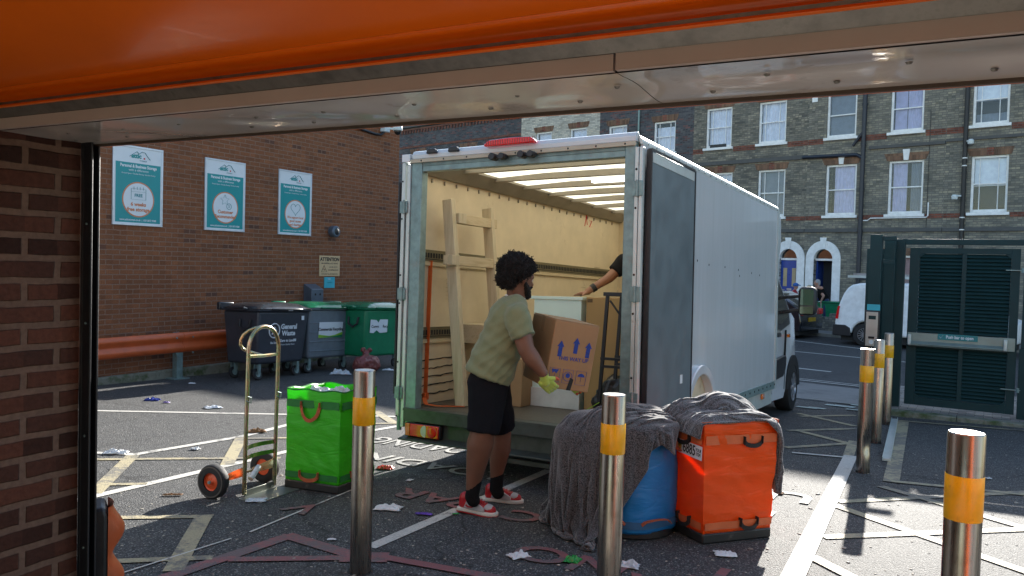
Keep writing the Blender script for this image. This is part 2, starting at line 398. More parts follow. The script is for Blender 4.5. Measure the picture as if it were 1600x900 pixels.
A['stock2'] = brick('grey_stock_brick', (.27, .25, .20), (.185, .178, .155), (.14, .138, .13), stain=.6, streak=(.03, .035, .04), third=(.33, .3, .24), st=.7, uvoff=(.1, .03))
A['dark_brick'] = brick('sooty_brick', (.12, .12, .13), (.08, .085, .10), (.13, .13, .135), stain=.5, third=(.17, .09, .09), st=.7)
A['white_brick'] = brick('painted_white_brick', (.60, .57, .50), (.52, .50, .44), (.36, .34, .32), stain=.4, streak=(.3, .25, .18), st=.6)
A['red_band'] = brick('red_brick_band', (.26, .09, .06), (.20, .07, .05), (.16, .13, .11), stain=.5)
A['gauged'] = brick('gauged_brown_brick', (.24, .14, .09), (.19, .11, .075), (.2, .15, .12), .07, .3, .004)
A['stucco'] = mat('white_stucco', (.82, .83, .84), .7, bmp=.2, bs=40, dirt=((.4, .4, .4), 3., .62))
A['w_paint'] = mat('white_gloss_paint', (.86, .87, .88), .35, bmp=.05, dirt=((.45, .45, .45), 5., .64))
A['grey_mould'] = mat('sooty_moulding', (.10, .10, .10), .85, bmp=.4, bs=30)
A['glass'] = glassm('window_glass', (.95, .97, 1.), .02)
A['cglass'] = mat('dark_car_glass', (.01, .012, .014), .05, spec=.8, rv=.02)
A['room'] = mat('room_shade', (.05, .05, .055), .9)  # dark tone standing for the shade indoors
A['net'] = mat('net_curtain', (.80, .82, .90), .9, bmp=.3, bs=25)
A['lilac'] = mat('lilac_curtain', (.62, .60, .76), .9, bmp=.3, bs=25)
A['blind'] = mat('white_blind', (.84, .88, .95), .8)
A['greyblind'] = mat('grey_blind', (.20, .23, .27), .8)
A['pipe'] = mat('dark_blue_pipe', (.018, .024, .040), .4)
A['blk'] = mat('black_powder_coat', (.012, .013, .017), .45, bmp=.1)
A['slate'] = mat('roof_slate', (.08, .08, .09), .7)
A['blue_door'] = mat('blue_gloss_door', (.015, .06, .32), .3)
A['galv'] = mat('galvanised_steel', (.20, .29, .29), .42, .3, var=.25, sc_=14, dirt=((.22, .24, .22), 9., .55))
A['galv_dull'] = mat('dull_galvanised_panel', (.17, .22, .25), .36, .4, var=.12, sc_=5, dirt=((.26, .31, .34), 18., .66))
A['alu'] = mat('aluminium_trim', (.55, .60, .58), .4, .3, dirt=((.3, .28, .22), 12., .58))
A['vanwhite'] = mat('white_van_panel', (.60, .64, .66), .22, var=.05, sc_=2., coat=.4, dirt=((.42, .43, .42), 1.6, .60))
A['cabwhite'] = mat('white_van_paint', (.66, .68, .70), .22, var=.04, coat=.7)
A['sillgrey'] = mat('dirty_grey_sill', (.075, .085, .075), .5, .2, dirt=((.045, .05, .04), 7., .5))
A['under'] = mat('underbody_black', (.02, .02, .02), .8)
A['rubber'] = mat('black_rubber', (.016, .016, .017), .7, bmp=.2)
A['blkplas'] = mat('black_plastic', (.02, .02, .022), .42, bmp=.1)
A['rim'] = mat('silver_wheel_rim', (.45, .46, .48), .3, .8)
A['ply'] = mat('cream_ply_lining', (.60, .50, .34), .5, var=.1, sc_=3., bmp=.05, dirt=((.36, .27, .16), 4., .62))
A['bow'] = mat('roof_bow_steel', (.28, .25, .20), .5, .5)
A['trk'] = mat('load_track', (.17, .15, .09), .45, .5)
A['dark'] = mat('dark_slot', (.01, .01, .01), .8)
A['redlens'] = mat('red_lens', (.75, .010, .014), .15, coat=.6, bmp=.1, bs=120, var=.05)
A['amblens'] = mat('amber_lens', (.75, .18, .01), .12, coat=1., var=.05)
A['clrlens'] = mat('clear_lens', (.62, .58, .52), .4)
A['led'] = mat('led_strip', (.9, .9, .85), .4, emis=1.2)
A['timber'] = wood('pale_sawn_timber', (.40, .33, .21), (.56, .48, .33))
A['timber_y'] = wood('pale_sawn_timber_along', (.42, .33, .19), (.56, .46, .30), 1)
A['card'] = mat('brown_cardboard', (.34, .20, .098), .8, var=.1, sc_=5., bmp=.06, bs=25)
A['card2'] = mat('ochre_cardboard', (.36, .22, .085), .8, var=.06, sc_=3.)
A['tape'] = mat('parcel_tape', (.36, .23, .13), .25)
A['inkblue'] = mat('blue_print', (.012, .045, .27), .7, var=.25, sc_=60)
A['mint'] = mat('pale_mint_board', (.60, .74, .68), .45, var=.03)
A['whiteboard'] = mat('off_white_board', (.55, .55, .52), .5)
A['yellow'] = mat('yellow_plastic', (.75, .42, .02), .4)
A['strap_o'] = mat('orange_webbing', (.62, .12, .02), .7, bmp=.2, bs=300)
A['hi_green'] = mat('lime_webbing', (.35, .65, .05), .7)
A['binbag'] = mat('black_bin_bag', (.015, .016, .02), .3, bmp=1., bs=25)
A['orange'] = mat('orange_gloss_steel', (.86, .15, .004), .30, var=.06, sc_=2., coat=.1, bmp=.02, bs=150, rv=.04)
A['orange_rail'] = mat('orange_barrier_paint', (.55, .11, .03), .4, var=.12, dirt=((.3, .08, .03), 8., .62))
A['soffit'] = mat('stained_white_sheet', (.68, .63, .57), .10, var=.06, sc_=3., coat=.4, dirt=((.34, .26, .2), 5., .6))
A['soffit_m'] = mat('matt_soffit_sheet', (.52, .43, .37), .5, var=.05)
A['greystrip'] = mat('brushed_grey_strip', (.22, .21, .19), .4, .5, var=.3, sc_=20, dirt=((.12, .12, .1), 20., .55))
A['teal'] = mat('teal_print', (.012, .29, .31), .35, var=.03)
A['pwhite'] = mat('white_print', (.72, .76, .80), .35, var=.03)
A['tealdk'] = mat('dark_teal_print', (.02, .22, .25), .5)
A['orangeprint'] = mat('orange_print', (.62, .22, .10), .5)
A['redprint'] = mat('red_print', (.6, .03, .04), .5)
A['frame_al'] = mat('poster_frame_aluminium', (.66, .70, .76), .35, .4)
A['sand'] = mat('tan_sign_board', (.62, .43, .24), .6, var=.06)
A['blackprint'] = mat('black_print', (.012, .012, .012), .6)
A['sky_sign'] = mat('light_blue_sign', (.05, .42, .52), .5)
A['postbox'] = mat('blue_grey_steel_box', (.12, .15, .19), .4, .4)
A['cctv'] = mat('cctv_white_plastic', (.62, .68, .70), .4)
A['bin_dk'] = mat('dark_grey_bin_plastic', (.040, .046, .060), .42, var=.15, sc_=5., bmp=.08, dirt=((.08, .085, .09), 4., .6))
A['bin_lid'] = mat('black_bin_lid', (.035, .037, .042), .22, bmp=.05)
A['bin_gr'] = mat('blue_grey_bin_plastic', (.15, .18, .21), .5, var=.12, dirt=((.22, .24, .25), 5., .58))
A['bin_green'] = mat('green_bin_plastic', (.008, .19, .085), .38, var=.15, dirt=((.03, .24, .12), 5., .6))
A['lid_green'] = mat('dark_green_lid', (.015, .17, .08), .2, var=.1)
A['green_print'] = mat('lime_green_print', (.25, .5, .03), .5)
A['steel'] = None
A['ambertape'] = mat('amber_reflective_tape', (.85, .44, .0), .35, var=.15, sc_=12, dirt=((.35, .12, .01), 10., .60), spec=.7)
A['gategreen'] = mat('dark_green_gate_paint', (.014, .042, .045), .45, var=.12, sc_=5, bmp=.03, spec=.2)
A['pushbar'] = mat('grey_green_bar', (.24, .30, .28), .4, .4)
A['pushsign'] = mat('teal_sign', (.01, .20, .22), .4)
A['keypad'] = mat('keypad_steel', (.42, .44, .42), .35, .6)
A['rustzinc'] = None
A['redhub'] = mat('orange_red_hub', (.75, .11, .03), .35)
A['tgreen'] = tarp('green_woven_bag', (.07, .66, .02), .4)
A['tblue'] = tarp('blue_woven_bag', (.02, .24, .62), .25)
A['torange'] = tarp('orange_woven_bag', (.95, .14, .012), .45)
A['hemg'] = mat('dark_green_webbing', (.015, .17, .03), .7)
A['hemo'] = mat('brown_orange_webbing', (.42, .10, .035), .7, bmp=.2, bs=300)
A['hemb'] = mat('dull_blue_webbing', (.03, .12, .26), .7)
A['blackweb'] = mat('black_webbing', (.012, .012, .013), .7, bmp=.2, bs=300)
A['blackbase'] = mat('black_coated_base', (.02, .02, .02), .5, dirt=((.12, .11, .10), 8., .62))
A['blanket'] = fabric('grey_felt_blanket', (.016, .017, .020), (.17, .18, .20), 150., sheen=.5, bmp=.8)
A['blanket2'] = fabric('dark_grey_felt_blanket', (.010, .010, .012), (.13, .13, .14), 150., sheen=.5, bmp=.8)
A['skin'] = mat('brown_skin', (.165, .075, .045), .5, var=.12, sc_=10, bmp=.05)
A['skin_pale'] = mat('pale_skin', (.42, .23, .17), .5)
A['skin_mid'] = mat('tanned_skin', (.25, .11, .06), .5)
A['shirt'] = fabric('sage_green_cotton', (.185, .21, .115), (.24, .265, .15), 500., sheen=.2, bmp=.2)
A['shorts'] = fabric('black_sports_cloth', (.006, .007, .010), (.011, .012, .017), 300., sheen=0., bmp=.3)
A['blackcloth'] = fabric('black_cotton', (.007, .007, .008), (.012, .012, .013), 300., sheen=0.)
A['denim'] = fabric('blue_denim', (.02, .035, .09), (.035, .055, .13), 300.)
A['redcloth'] = fabric('red_cotton', (.35, .02, .03), (.42, .03, .04), 300.)
A['hair'] = mat('black_hair', (.006, .005, .005), .8, bmp=1., bs=300)
A['greyhair'] = mat('grey_hair', (.35, .35, .36), .8, bmp=.8, bs=200)
A['blondhair'] = mat('pale_blond_hair', (.50, .44, .32), .8, bmp=.8, bs=200)
A['glove'] = fabric('hi_vis_glove_knit', (.38, .50, .06), (.50, .62, .12), 300., bmp=.5)
A['glove_tip'] = mat('orange_glove_coating', (.60, .10, .05), .5)
A['shoe_red'] = mat('red_leather', (.42, .012, .018), .35, var=.06)
A['shoe_grey'] = mat('pale_grey_leather', (.42, .42, .44), .4)
A['sole'] = mat('off_white_rubber', (.62, .60, .55), .6)
A['carblack'] = mat('dark_car_paint', (.012, .014, .02), .15, coat=1., var=.05)
A['litter_w'] = mat('white_paper_litter', (.66, .68, .70), .6, bmp=.5, bs=40)
A['litter_p'] = mat('clear_plastic_litter', (.52, .56, .60), .2, bmp=.8, bs=40, var=.3, sc_=30)
A['litter_g'] = mat('green_packet_foil', (.02, .30, .06), .25, var=.4, sc_=40)
A['litter_b'] = mat('blue_packet_foil', (.03, .05, .3), .3, var=.5, sc_=40)
A['litter_r'] = mat('red_packet_foil', (.5, .04, .02), .25, var=.5, sc_=40)
A['litter_br'] = mat('brown_leaf_litter', (.20, .10, .04), .8, bmp=.4)
A['litter_pu'] = mat('purple_wrapper', (.10, .03, .35), .3, var=.4, sc_=30)
A['redbag'] = mat('brown_red_rubbish_bag', (.20, .055, .05), .38, bmp=1., bs=22, var=.25, sc_=10)
A['plate_y'] = mat('yellow_number_plate', (.62, .38, .02), .4)
def steelmat():
    m, t, b, N, L = NM('brushed_stainless_steel')
    co = N('ShaderNodeTexCoord').outputs['Object']; mp = N('ShaderNodeMapping'); L(co, mp.inputs[0]); mp.inputs[3].default_value = (90, 90, 3)
    n = tex(t, 'Noise', 1., mp.outputs[0], Detail=5.); n2 = tex(t, 'Noise', 12., co, Detail=6.)
    n3 = tex(t, 'Noise', 60., co, Detail=3.)
    c = ramp(t, n.outputs['Fac'], [(.3, (.27, .235, .205)), (.7, (.44, .40, .36))])
    c = mixc(t, ramp(t, n2.outputs['Fac'], [(.55, (0, 0, 0)), (.75, (.6, .6, .6))]), c, (.20, .15, .11))
    L(c, b.inputs['Base Color']); b.inputs['Metallic'].default_value = 1
    r = mth(t, 'MULTIPLY_ADD', n.outputs['Fac'], .16); r.node.inputs[2].default_value = .20; L(r, b.inputs['Roughness'])
    b.inputs['Anisotropic'].default_value = .5
    bump(t, b, n.outputs['Fac'], .002, .12)
    return m
A['steel'] = steelmat()
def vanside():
    m, t, b, N, L = NM('white_van_side_dirt_sheen')
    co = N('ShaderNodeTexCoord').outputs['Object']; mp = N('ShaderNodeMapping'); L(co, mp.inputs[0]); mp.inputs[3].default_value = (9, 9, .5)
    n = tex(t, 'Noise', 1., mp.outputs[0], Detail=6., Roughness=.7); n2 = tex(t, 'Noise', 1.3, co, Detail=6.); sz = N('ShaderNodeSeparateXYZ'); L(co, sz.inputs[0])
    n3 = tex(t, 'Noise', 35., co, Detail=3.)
    c = ramp(t, n.outputs['Fac'], [(.35, (.60, .63, .65)), (.62, (.54, .57, .58)), (.8, (.46, .47, .46))])  # upright streaks: dirt, and streaky reflections painted into the colour
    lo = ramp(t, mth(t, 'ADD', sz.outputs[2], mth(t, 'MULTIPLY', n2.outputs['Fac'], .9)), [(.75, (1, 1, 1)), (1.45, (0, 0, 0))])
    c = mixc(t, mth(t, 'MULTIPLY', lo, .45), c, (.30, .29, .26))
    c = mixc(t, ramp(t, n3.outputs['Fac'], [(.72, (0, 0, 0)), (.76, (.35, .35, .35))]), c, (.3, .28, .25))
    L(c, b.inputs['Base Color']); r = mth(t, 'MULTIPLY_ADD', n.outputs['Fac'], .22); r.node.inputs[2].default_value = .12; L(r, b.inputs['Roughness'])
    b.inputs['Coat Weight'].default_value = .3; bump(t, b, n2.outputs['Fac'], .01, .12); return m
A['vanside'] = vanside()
A['steelcap'] = mat('sawn_steel_cap', (.62, .60, .57), .40, 1.)
def zincmat():
    m, t, b, N, L = NM('yellow_passivated_zinc')
    co = N('ShaderNodeTexCoord').outputs['Object']
    n = tex(t, 'Noise', 7., co, Detail=3.)
    c = ramp(t, n.outputs['Fac'], [(.3, (.46, .26, .14)), (.42, (.48, .38, .20)), (.52, (.30, .34, .20)), (.62, (.50, .36, .24)), (.75, (.46, .26, .22))])
    L(c, b.inputs['Base Color']); b.inputs['Metallic'].default_value = .9; b.inputs['Roughness'].default_value = .25
    return m
A['rustzinc'] = zincmat()
def roofmat():
    m, t, b, N, L = NM('translucent_roof_sheet')
    b.inputs['Base Color'].default_value = (.75, .72, .58, 1); b.inputs['Roughness'].default_value = .4
    tr = N('ShaderNodeBsdfTranslucent'); tr.inputs[0].default_value = (.96, .88, .66, 1)
    mx = N('ShaderNodeMixShader'); mx.inputs[0].default_value = .8
    L(b.outputs[0], mx.inputs[1]); L(tr.outputs[0], mx.inputs[2]); L(mx.outputs[0], t.nodes['Material Output'].inputs[0])
    return m
A['roofsheet'] = roofmat()
# =================================================================== SETTING
rnd = random.Random(7)
def ground_sheet():
    xs = [-90, -60, -40, -25, -15, -10, -6, -3, 0, 3, 6, 10, 15, 25, 40, 60, 90]
    ys = [-30, -12, 0, 2, 4, 6, 8, 10, 11]+[11+.1*i for i in range(1, 41)]+[16, 18, 22, 30, 45, 70, 110]
    mb = MB(); nx = len(xs)
    mb.add([(x, y, gz(y)) for y in ys for x in xs], [(j*nx+i, j*nx+i+1, (j+1)*nx+i+1, (j+1)*nx+i) for j in range(len(ys)-1) for i in range(nx-1)])
    return mb
struct(obj('car_park_ground', ground_sheet(), A['asphalt']))
U, Mx = AZ(132), AZ(42)                              # along the street, away from us
def um(u, m, dz=0.): p = U*u + Mx*m; return Vector((p.x, p.y, gz(p.y)+dz))
def street_sheet(name, u0, u1, m0, m1, dz, material, st=.25):
    nu = int((u1-u0)/st); nm = max(2, int((m1-m0)/st))
    return struct(obj(name, MB().sheet(lambda a, b: um(u0+(u1-u0)*a, m0+(m1-m0)*b, dz), nu, nm), material))
A['crossing'] = mat('pale_footway_concrete', (.22, .21, .20), .85, bmp=.4, bs=60, dirt=((.14, .135, .13), 1.2, .5))
street_sheet('footway_crossing', -12, 1, 12.0, 14.1, .006, A['crossing'], .12)
street_sheet('road', -60, 40, 14.1, 24.7, .006, A['road'], .5)
def raised(name, u0, u1, m0, m1, h, mt, base=-.572):
    mb = MB(); M = frame(Vector((0, 0, 0)), 132); mb.box(u0, m0, base-.1, u1, m1, base+h, M=None)
    return struct(obj(name, mb, mt, M=M))
raised('far_kerb', -60, 40, 24.7, 24.85, .11, A['concrete'])
raised('far_pavement', -60, 40, 24.85, 26.0, .105, A['crossing'])
raised('front_garden_ground', -60, 40, 26.2, 29.2, .20, A['crossing'])
# the kerb and paving under the gate
KM = frame(Vector((5.12, 10.72, gz(10.72))), 121.5)
struct(obj('kerb', MB().box(0, -.16, -.1, .9, .02, .085).box(.905, -.16, -.1, 1.8, .02, .09).box(1.805, -.16, -.1, 2.75, .02, .082).box(2.755, -.16, -.1, 3.7, .02, .09).box(3.705, -.16, -.1, 6.2, .02, .09), A['mosskerb'], bevel=.012, M=KM))
struct(obj('paved_footpath', MB().box(0, .025, -.1, 6.2, 2.6, .075), A['paver'], M=KM))
# painted markings, and one painted sliver of sunlight ---------------------------------------------------
def strip(mb, a, b, wd, dz=.005, n=14, sk=0.):
    a = Vector(a[:2]); b = Vector(b[:2]); d = (b-a).normalized(); s = Vector((-d.y, d.x))*wd/2
    def fn(u, v):
        p = a.lerp(b, u) + s*(v*2-1) + d*sk*(v*2-1); return Vector((p.x, p.y, gz(p.y)+dz))
    mb.sheet(fn, n, 1)
z5 = lambda x, y: G(140+x/3.215, 620+y/3.215)
z6 = lambda x, y: G(520+x/3.4614, 640+y/3.4614)
z4 = lambda x, y: G(1200+x/3.215, 620+y/3.215)
zz = lambda x, y: G(1200+x/4.5, 500+y/4.5)
mb = MB()
strip(mb, G(40, 640), G(760, 654), .085)
strip(mb, z5(-140, 540), z5(1150, 240), .09, .0052)
for a, b in ((z5(-60, 280), z5(235, 292)), (z5(228, 292), z5(755, 203)), (z5(745, 206), z5(1320, 60))): strip(mb, a, b, .085, .0054)
strip(mb, z6(200, 748), z6(1170, 330), .085, .005)
strip(mb, z6(215, 115), z6(700, 30), .08, .005)
struct(obj('white_bay_line', mb, A['p_white']))
mb = MB()
strip(mb, z5(-80, 318), z5(960, 309), .075, .0062); strip(mb, z5(-60, 446), z5(290, 440), .07, .0062)
strip(mb, z5(762, 205), z5(690, 345), .11, .0064); strip(mb, z5(218, 296), z5(20, 490), .11, .0064)
strip(mb, z5(30, 612), z5(620, 604), .07, .0062); strip(mb, z5(572, 606), z5(420, 880), .105, .0064); strip(mb, z5(60, 833), z5(620, 812), .07, .0066)
strip(mb, z5(740, 212), z5(1320, 205), .07, .0066)
strip(mb, z6(230, 10), z6(330, 75), .11, .0062)
strip(mb, z6(215, 78), z6(420, 75), .07, .0066)
for i, (a, b) in enumerate(((z4(160, 100), z4(435, 94)), (z4(150, 84), z4(440, 150)), (z4(100, 172), z4(440, 162)), (z4(150, 172), z4(425, 242)), (z4(90, 258), z4(432, 235)))): strip(mb, a, b, .09, .006+i*.0004)
strip(mb, z4(430, 225), z4(400, 310), .10, .0084)
for i, (a, b) in enumerate(((z4(350, 530), z4(1360, 478)), (z4(275, 708), z4(1400, 664)), (z4(335, 548), z4(1360, 905)), (z4(565, 452), z4(1400, 695)), (z4(215, 805), z4(430, 915)), (z4(620, 427), z4(1420, 508)))): strip(mb, a, b, .085, .006+i*.0004)
strip(mb, z4(618, 432), z4(680, 128), .125, .0090); strip(mb, z4(650, 122), z4(1420, 183), .07, .0094)
struct(obj('yellow_hatching', mb, A['p_yellow']))
mb = MB(); strip(mb, z4(110, 940), z4(415, 300), .12, .0098, 20); strip(mb, z4(120, 284), z4(400, 309), .06, .0102)
struct(obj('bright_white_line', mb, A['p_fresh']))
mb = MB(); strip(mb, z5(805, 684), z5(1320, 470), .018, .007); strip(mb, z5(150, 895), z5(712, 716), .014, .007)  # thin pale strips painted as a sliver of sunlight between shadows
struct(obj('sunlight_sliver', mb, A['p_white']))
mb = MB()
for i, (a, b, wd) in enumerate(((z5(330, 930), z5(1010, 700), .10), (z5(985, 698), z5(1320, 800), .10), (z5(1262, 810), z5(1500, 812), .16), (z5(700, 822), z5(1320, 814), .075), (z6(200, 790), z6(1000, 935), .075))): strip(mb, a, b, wd, .006+i*.0005)
struct(obj('red_arrow_marking', mb, A['p_red']))
mb = MB()
def ust(mb, u0, m0, u1, m1, wd, dz=.011):
    a = um(u0, m0); b = um(u1, m1); strip(mb, a, b, wd, dz, 10)
ust(mb, -22, 19.4, -6.1, 19.4, .10)
for k in range(4): ust(mb, -5.8+3*k, 19.4, -4.3+3*k, 19.4, .1)
ust(mb, -30, 16.1, -5.75, 16.1, .12); ust(mb, -30, 14.35, 10, 14.35, .08, .0112); ust(mb, -30, 14.55, 10, 14.55, .05, .0114)
ust(mb, -9.4, 22.5, -6.6, 21.6, .1)
struct(obj('road_line', mb, A['p_fresh']))
mb = MB()                                            # worn cycle symbol at the edge of the road
for cu, r in ((-8.0, .42), (-6.75, .42)):
    P = [um(cu+r*cos(t*pi/8), 15.3+r*.9*sin(t*pi/8)) for t in range(17)]
    for i in range(16): strip(mb, P[i], P[i+1], .07, .011+.0002*(i % 2), 1)
ust(mb, -8.0, 15.3, -7.3, 15.75, .07, .0116); ust(mb, -7.3, 15.75, -6.75, 15.3, .07, .0118); ust(mb, -7.6, 15.2, -6.9, 15.6, .07, .012)
struct(obj('cycle_symbol', mb, A['p_white']))
def gtext(s, x, y, size, ang, material, sx=1., dz=.008, bold=.006):
    o = text('painted_letters', s, size, material, None, gframe(x, y, ang, True, dz), 'CENTER', bold, .0004, sx)
    return struct(o)
# the lettering is read from the road side, so it stands on its head from here
def row(s, a, b, c, size, m, sx):
    a, b, c = G(*a), G(*b), G(*c); d = b-a; gtext(s, c.x, c.y, size, math.degrees(math.atan2(d.x, d.y))+180, m, sx, .008, .004)
row('LOADING', (594, 688), (705, 702), (665, 697), .44, A['p_letter'], .62); row('LOADING', (600, 715), (720, 735), (650, 724), .34, A['p_letter'], 1.15)
p = z6(490, 470); gtext('PAR', -.50, 5.55, .34, 300.5, A['p_red'], 1.15, .0085)
gtext('C', .12, 5.15, .34, 300.5, A['p_red'], 1.15, .0085)
gtext('NO', .36, 4.30, .36, 300.5, A['p_red'], 1.2, .0085); gtext('V', -1.35, 5.2, .3, 300.5, A['p_red'], 1.2, .0085)
gtext('A', .75, 3.95, .36, 300.5, A['p_red'], 1.2, .0087); gtext('T', 1.15, 4.12, .36, 300.5, A['p_red'], 1.2, .0089)
gtext('UN', 1.98, 5.98, .40, 300.5, A['p_fresh'], 1.25, .0085); gtext('LL', 1.66, 5.42, .36, 300.5, A['p_fresh'], 1.25, .0085)
mb = MB()                                            # pastel chalk traces near the dropped kerb
for q in ((1245, 636, .3), (1262, 637, .25), (1322, 640, .35), (1290, 633, .4), (1303, 634, .3), (1330, 633, .3)):
    g = G(q[0], q[1]); strip(mb, g, g+U*q[2], .12, .0125, 3)
struct(obj('chalk_patch', mb, mat('pastel_chalk', (.38, .44, .40), .8, var=.3, sc_=8)))
mb = MB()
for k in range(26): a = um(-11+k*.45, 12.02+.03*(k % 3)); strip(mb, a, a+U*(.3+.1*(k % 2)), .07, .0128, 2)
struct(obj('kerb_stone_edge', mb, A['concrete']))
# =================================================================== BRICK STORE BUILDING on the left
def wall_holes(mb, x0, x1, z0, z1, holes, y0=0., y1=.25, mi=0):
    xs = sorted({x0, x1, *[h[0] for h in holes], *[h[1] for h in holes]}); zs = sorted({z0, z1, *[h[2] for h in holes], *[h[3] for h in holes]})
    xs = [x for x in xs if x0 <= x <= x1]; zs = [z for z in zs if z0 <= z <= z1]
    for i in range(len(xs)-1):
        j = 0
        while j < len(zs)-1:
            cx = (xs[i]+xs[i+1])/2; inside = lambda j: any(h[0] < cx < h[1] and h[2] < (zs[j]+zs[j+1])/2 < h[3] for h in holes)
            if inside(j): j += 1; continue
            k = j
            while k < len(zs)-1 and not inside(k): k += 1
            mb.box(xs[i], y0, zs[j], xs[i+1], y1, zs[k], mi); j = k
LW = frame(Vector((-6.07, 11.7, 0)), 29.7)           # x along the wall, -y towards us
lb = thing('brick_building', 'plain red-brown brick building with three teal posters on its blank side wall', 'building', LW)
obj('wall', MB().box(-14, 0, -1, 6.96, 7, 4.85), A['brick_wall'], lb)
obj('coping', MB().box(-14.05, -.04, 4.853, 7.0, 7.05, 4.93), A['concrete'], lb, bevel=.01)
obj('plinth', MB().box(-14, -.13, -.75, 6.9, -.003, -.40), A['mosskerb'], lb, bevel=.015)
def lwthing(name, label, cat, s, z, group=None): return thing(name, label, cat, LW @ Matrix.Translation((s, 0, z)), group)
def poster(s0, label, kind):
    t = lwthing('poster', label, 'poster', s0, 1.88, 'teal posters on the brick wall')
    w_, h_ = .85, 1.215
    obj('panel', MB().box(.02, -.022, .02, w_-.02, -.004, h_-.02), A['pwhite'], t)
    f = MB(); f.box(0, -.03, 0, w_, -.003, .03); f.box(0, -.03, h_-.03, w_, -.003, h_); f.box(0, -.0295, .031, .026, -.003, h_-.031); f.box(w_-.026, -.0295, .031, w_, -.003, h_-.031)
    obj('frame', f, A['frame_al'], t, bevel=.003)
    obj('print_area', MB().box(.045, -.0245, .045, w_-.045, -.0222, .955), A['teal'], t)
    Y = -.026
    text('lettering', 'Personal & Business Storage', .066, A['pwhite'], t, fx(w_/2, Y, .905), bold=.0022, sx=.82)
    text('lettering', 'with a difference', .05, A['pwhite'], t, fx(w_/2, Y, .845), bold=0)
    text('lettering', 'Greater Space • Flexible Moving • Archive Facility', .03, A['pwhite'], t, fx(w_/2, Y, .79), sx=.95)
    text('lettering', 'www.atticstorage.co.uk  |  020 3873 9580', .043, A['pwhite'], t, fx(w_/2, Y, .085), bold=.0008, sx=.85)
    # header: roof outline over the shop's name
    lg = MB(); pts = [(.27, 1.05), (.34, 1.10), (.39, 1.135), (.43, 1.10), (.48, 1.14), (.53, 1.13), (.57, 1.08), (.62, 1.03)]
    for a, b in zip(pts, pts[1:]): lg.bar((a[0], Y, a[1]), (b[0], Y, b[1]), .004, .012, (0, 1, 0))
    obj('logo', lg, A['tealdk'], t)
    text('lettering', 'attic', .095, A['teal'], t, fx(.385, Y, 1.065), bold=.004); text('lettering', 'STORAGE', .028, A['tealdk'], t, fx(.5, Y, 1.0))
    obj('logo_dot', MB().lathe([(.014, -.0005), (.014, .0005)], 16, fx(.52, Y, 1.04)), A['redprint'], t)
    C0 = (w_/2, .40); 
    obj('roundel', MB().lathe([(.272, -.0006), (.272, .0006)], 48, fx(C0[0], -.0252, C0[1]*1.0+.0)), A['orangeprint'], t)
    obj('roundel', MB().lathe([(.252, -.0006), (.252, .0006)], 48, fx(C0[0], -.0268, C0[1])), A['pwhite'], t)
    Y = -.0282; ic = MB()
    if kind == 0:
        x0, x1, z0, z1 = .30, .55, .40, .565
        for a, b in (((x0, z0), (x1, z0)), ((x1, z0), (x1, z1)), ((x1, z1), (x0, z1)), ((x0, z1), (x0, z0)), ((x0, .52), (x1, .52))): ic.bar((a[0], Y, a[1]), (b[0], Y, b[1]), .002, .008, (0, 1, 0))
        for x in (.345, .40, .45, .505): ic.bar((x, Y, .55), (x, Y, .595), .002, .009, (0, 1, 0))
        text('lettering', 'FREE', .066, A['tealdk'], t, fx(.425, Y, .462), bold=.002)
        text('lettering', '6 weeks', .078, A['orangeprint'], t, fx(.425, Y, .325), bold=.003); text('lettering', 'free storage', .078, A['orangeprint'], t, fx(.425, Y, .245), bold=.003)
    if kind == 1:
        P = [(.41+(.095 if i % 2 == 0 else .045)*cos(pi/2+i*pi/5), .53+(.095 if i % 2 == 0 else .045)*sin(pi/2+i*pi/5)) for i in range(10)]
        for a, b in zip(P, P[1:]+P[:1]): ic.bar((a[0], Y, a[1]), (b[0], Y, b[1]), .002, .008, (0, 1, 0))
        ic.tube([(.50+.05*cos(k*pi/12), Y, .425+.05*sin(k*pi/12)) for k in range(24)], .004, 6, closed=True)
        text('lettering', '5', .075, A['tealdk'], t, fx(.50, Y, .425))
        text('lettering', 'Customer', .078, A['orangeprint'], t, fx(.425, Y, .325), bold=.003); text('lettering', 'Recommended', .078, A['orangeprint'], t, fx(.425, Y, .245), bold=.003, sx=.92)
    if kind == 2:
        P = [(.425+.0075*16*sin(a)**3*1.0, .50+.0075*(13*cos(a)-5*cos(2*a)-2*cos(3*a)-cos(4*a))) for a in [i*2*pi/40 for i in range(40)]]
        ic.tube([(x, Y, z) for x, z in P], .004, 6, closed=True)
        for i, s in enumerate(('We support local', 'good causes', 'and charities')): text('lettering', s, .062, A['orangeprint'], t, fx(.425, Y, .335-.068*i), bold=.002, sx=.95)
    if ic.v: obj('icon', ic, A['tealdk'], t)
poster(.08, 'teal poster with a calendar and 6 weeks free storage, nearest the black door channel', 0)
poster(1.73, 'teal poster with a star and Customer Recommended, between the other two', 1)
poster(3.37, 'teal poster with a heart and good causes and charities, nearest the round wall lamp', 2)
t = lwthing('wall_lamp', 'round dark bulkhead lamp high on the brick wall beside the heart poster', 'wall lamp', 4.82, 2.0)
obj('housing', MB().lathe([(.10, 0), (.115, .02), (.115, .13), (.095, .15)], 24, Matrix.Rotation(RD(90), 4, 'X')), A['postbox'], t)
obj('lens', MB().lathe([(.085, .14), (.06, .156), (.01, .16)], 24, Matrix.Rotation(RD(90), 4, 'X')), A['blkplas'], t)
t = lwthing('cctv_camera', 'white dome security camera on a bracket near the corner of the brick wall', 'security camera', 6.36, 4.31)
obj('junction_box', MB().box(-.09, -.14, -.07, .09, -.004, .10), A['cctv'], t, bevel=.015)
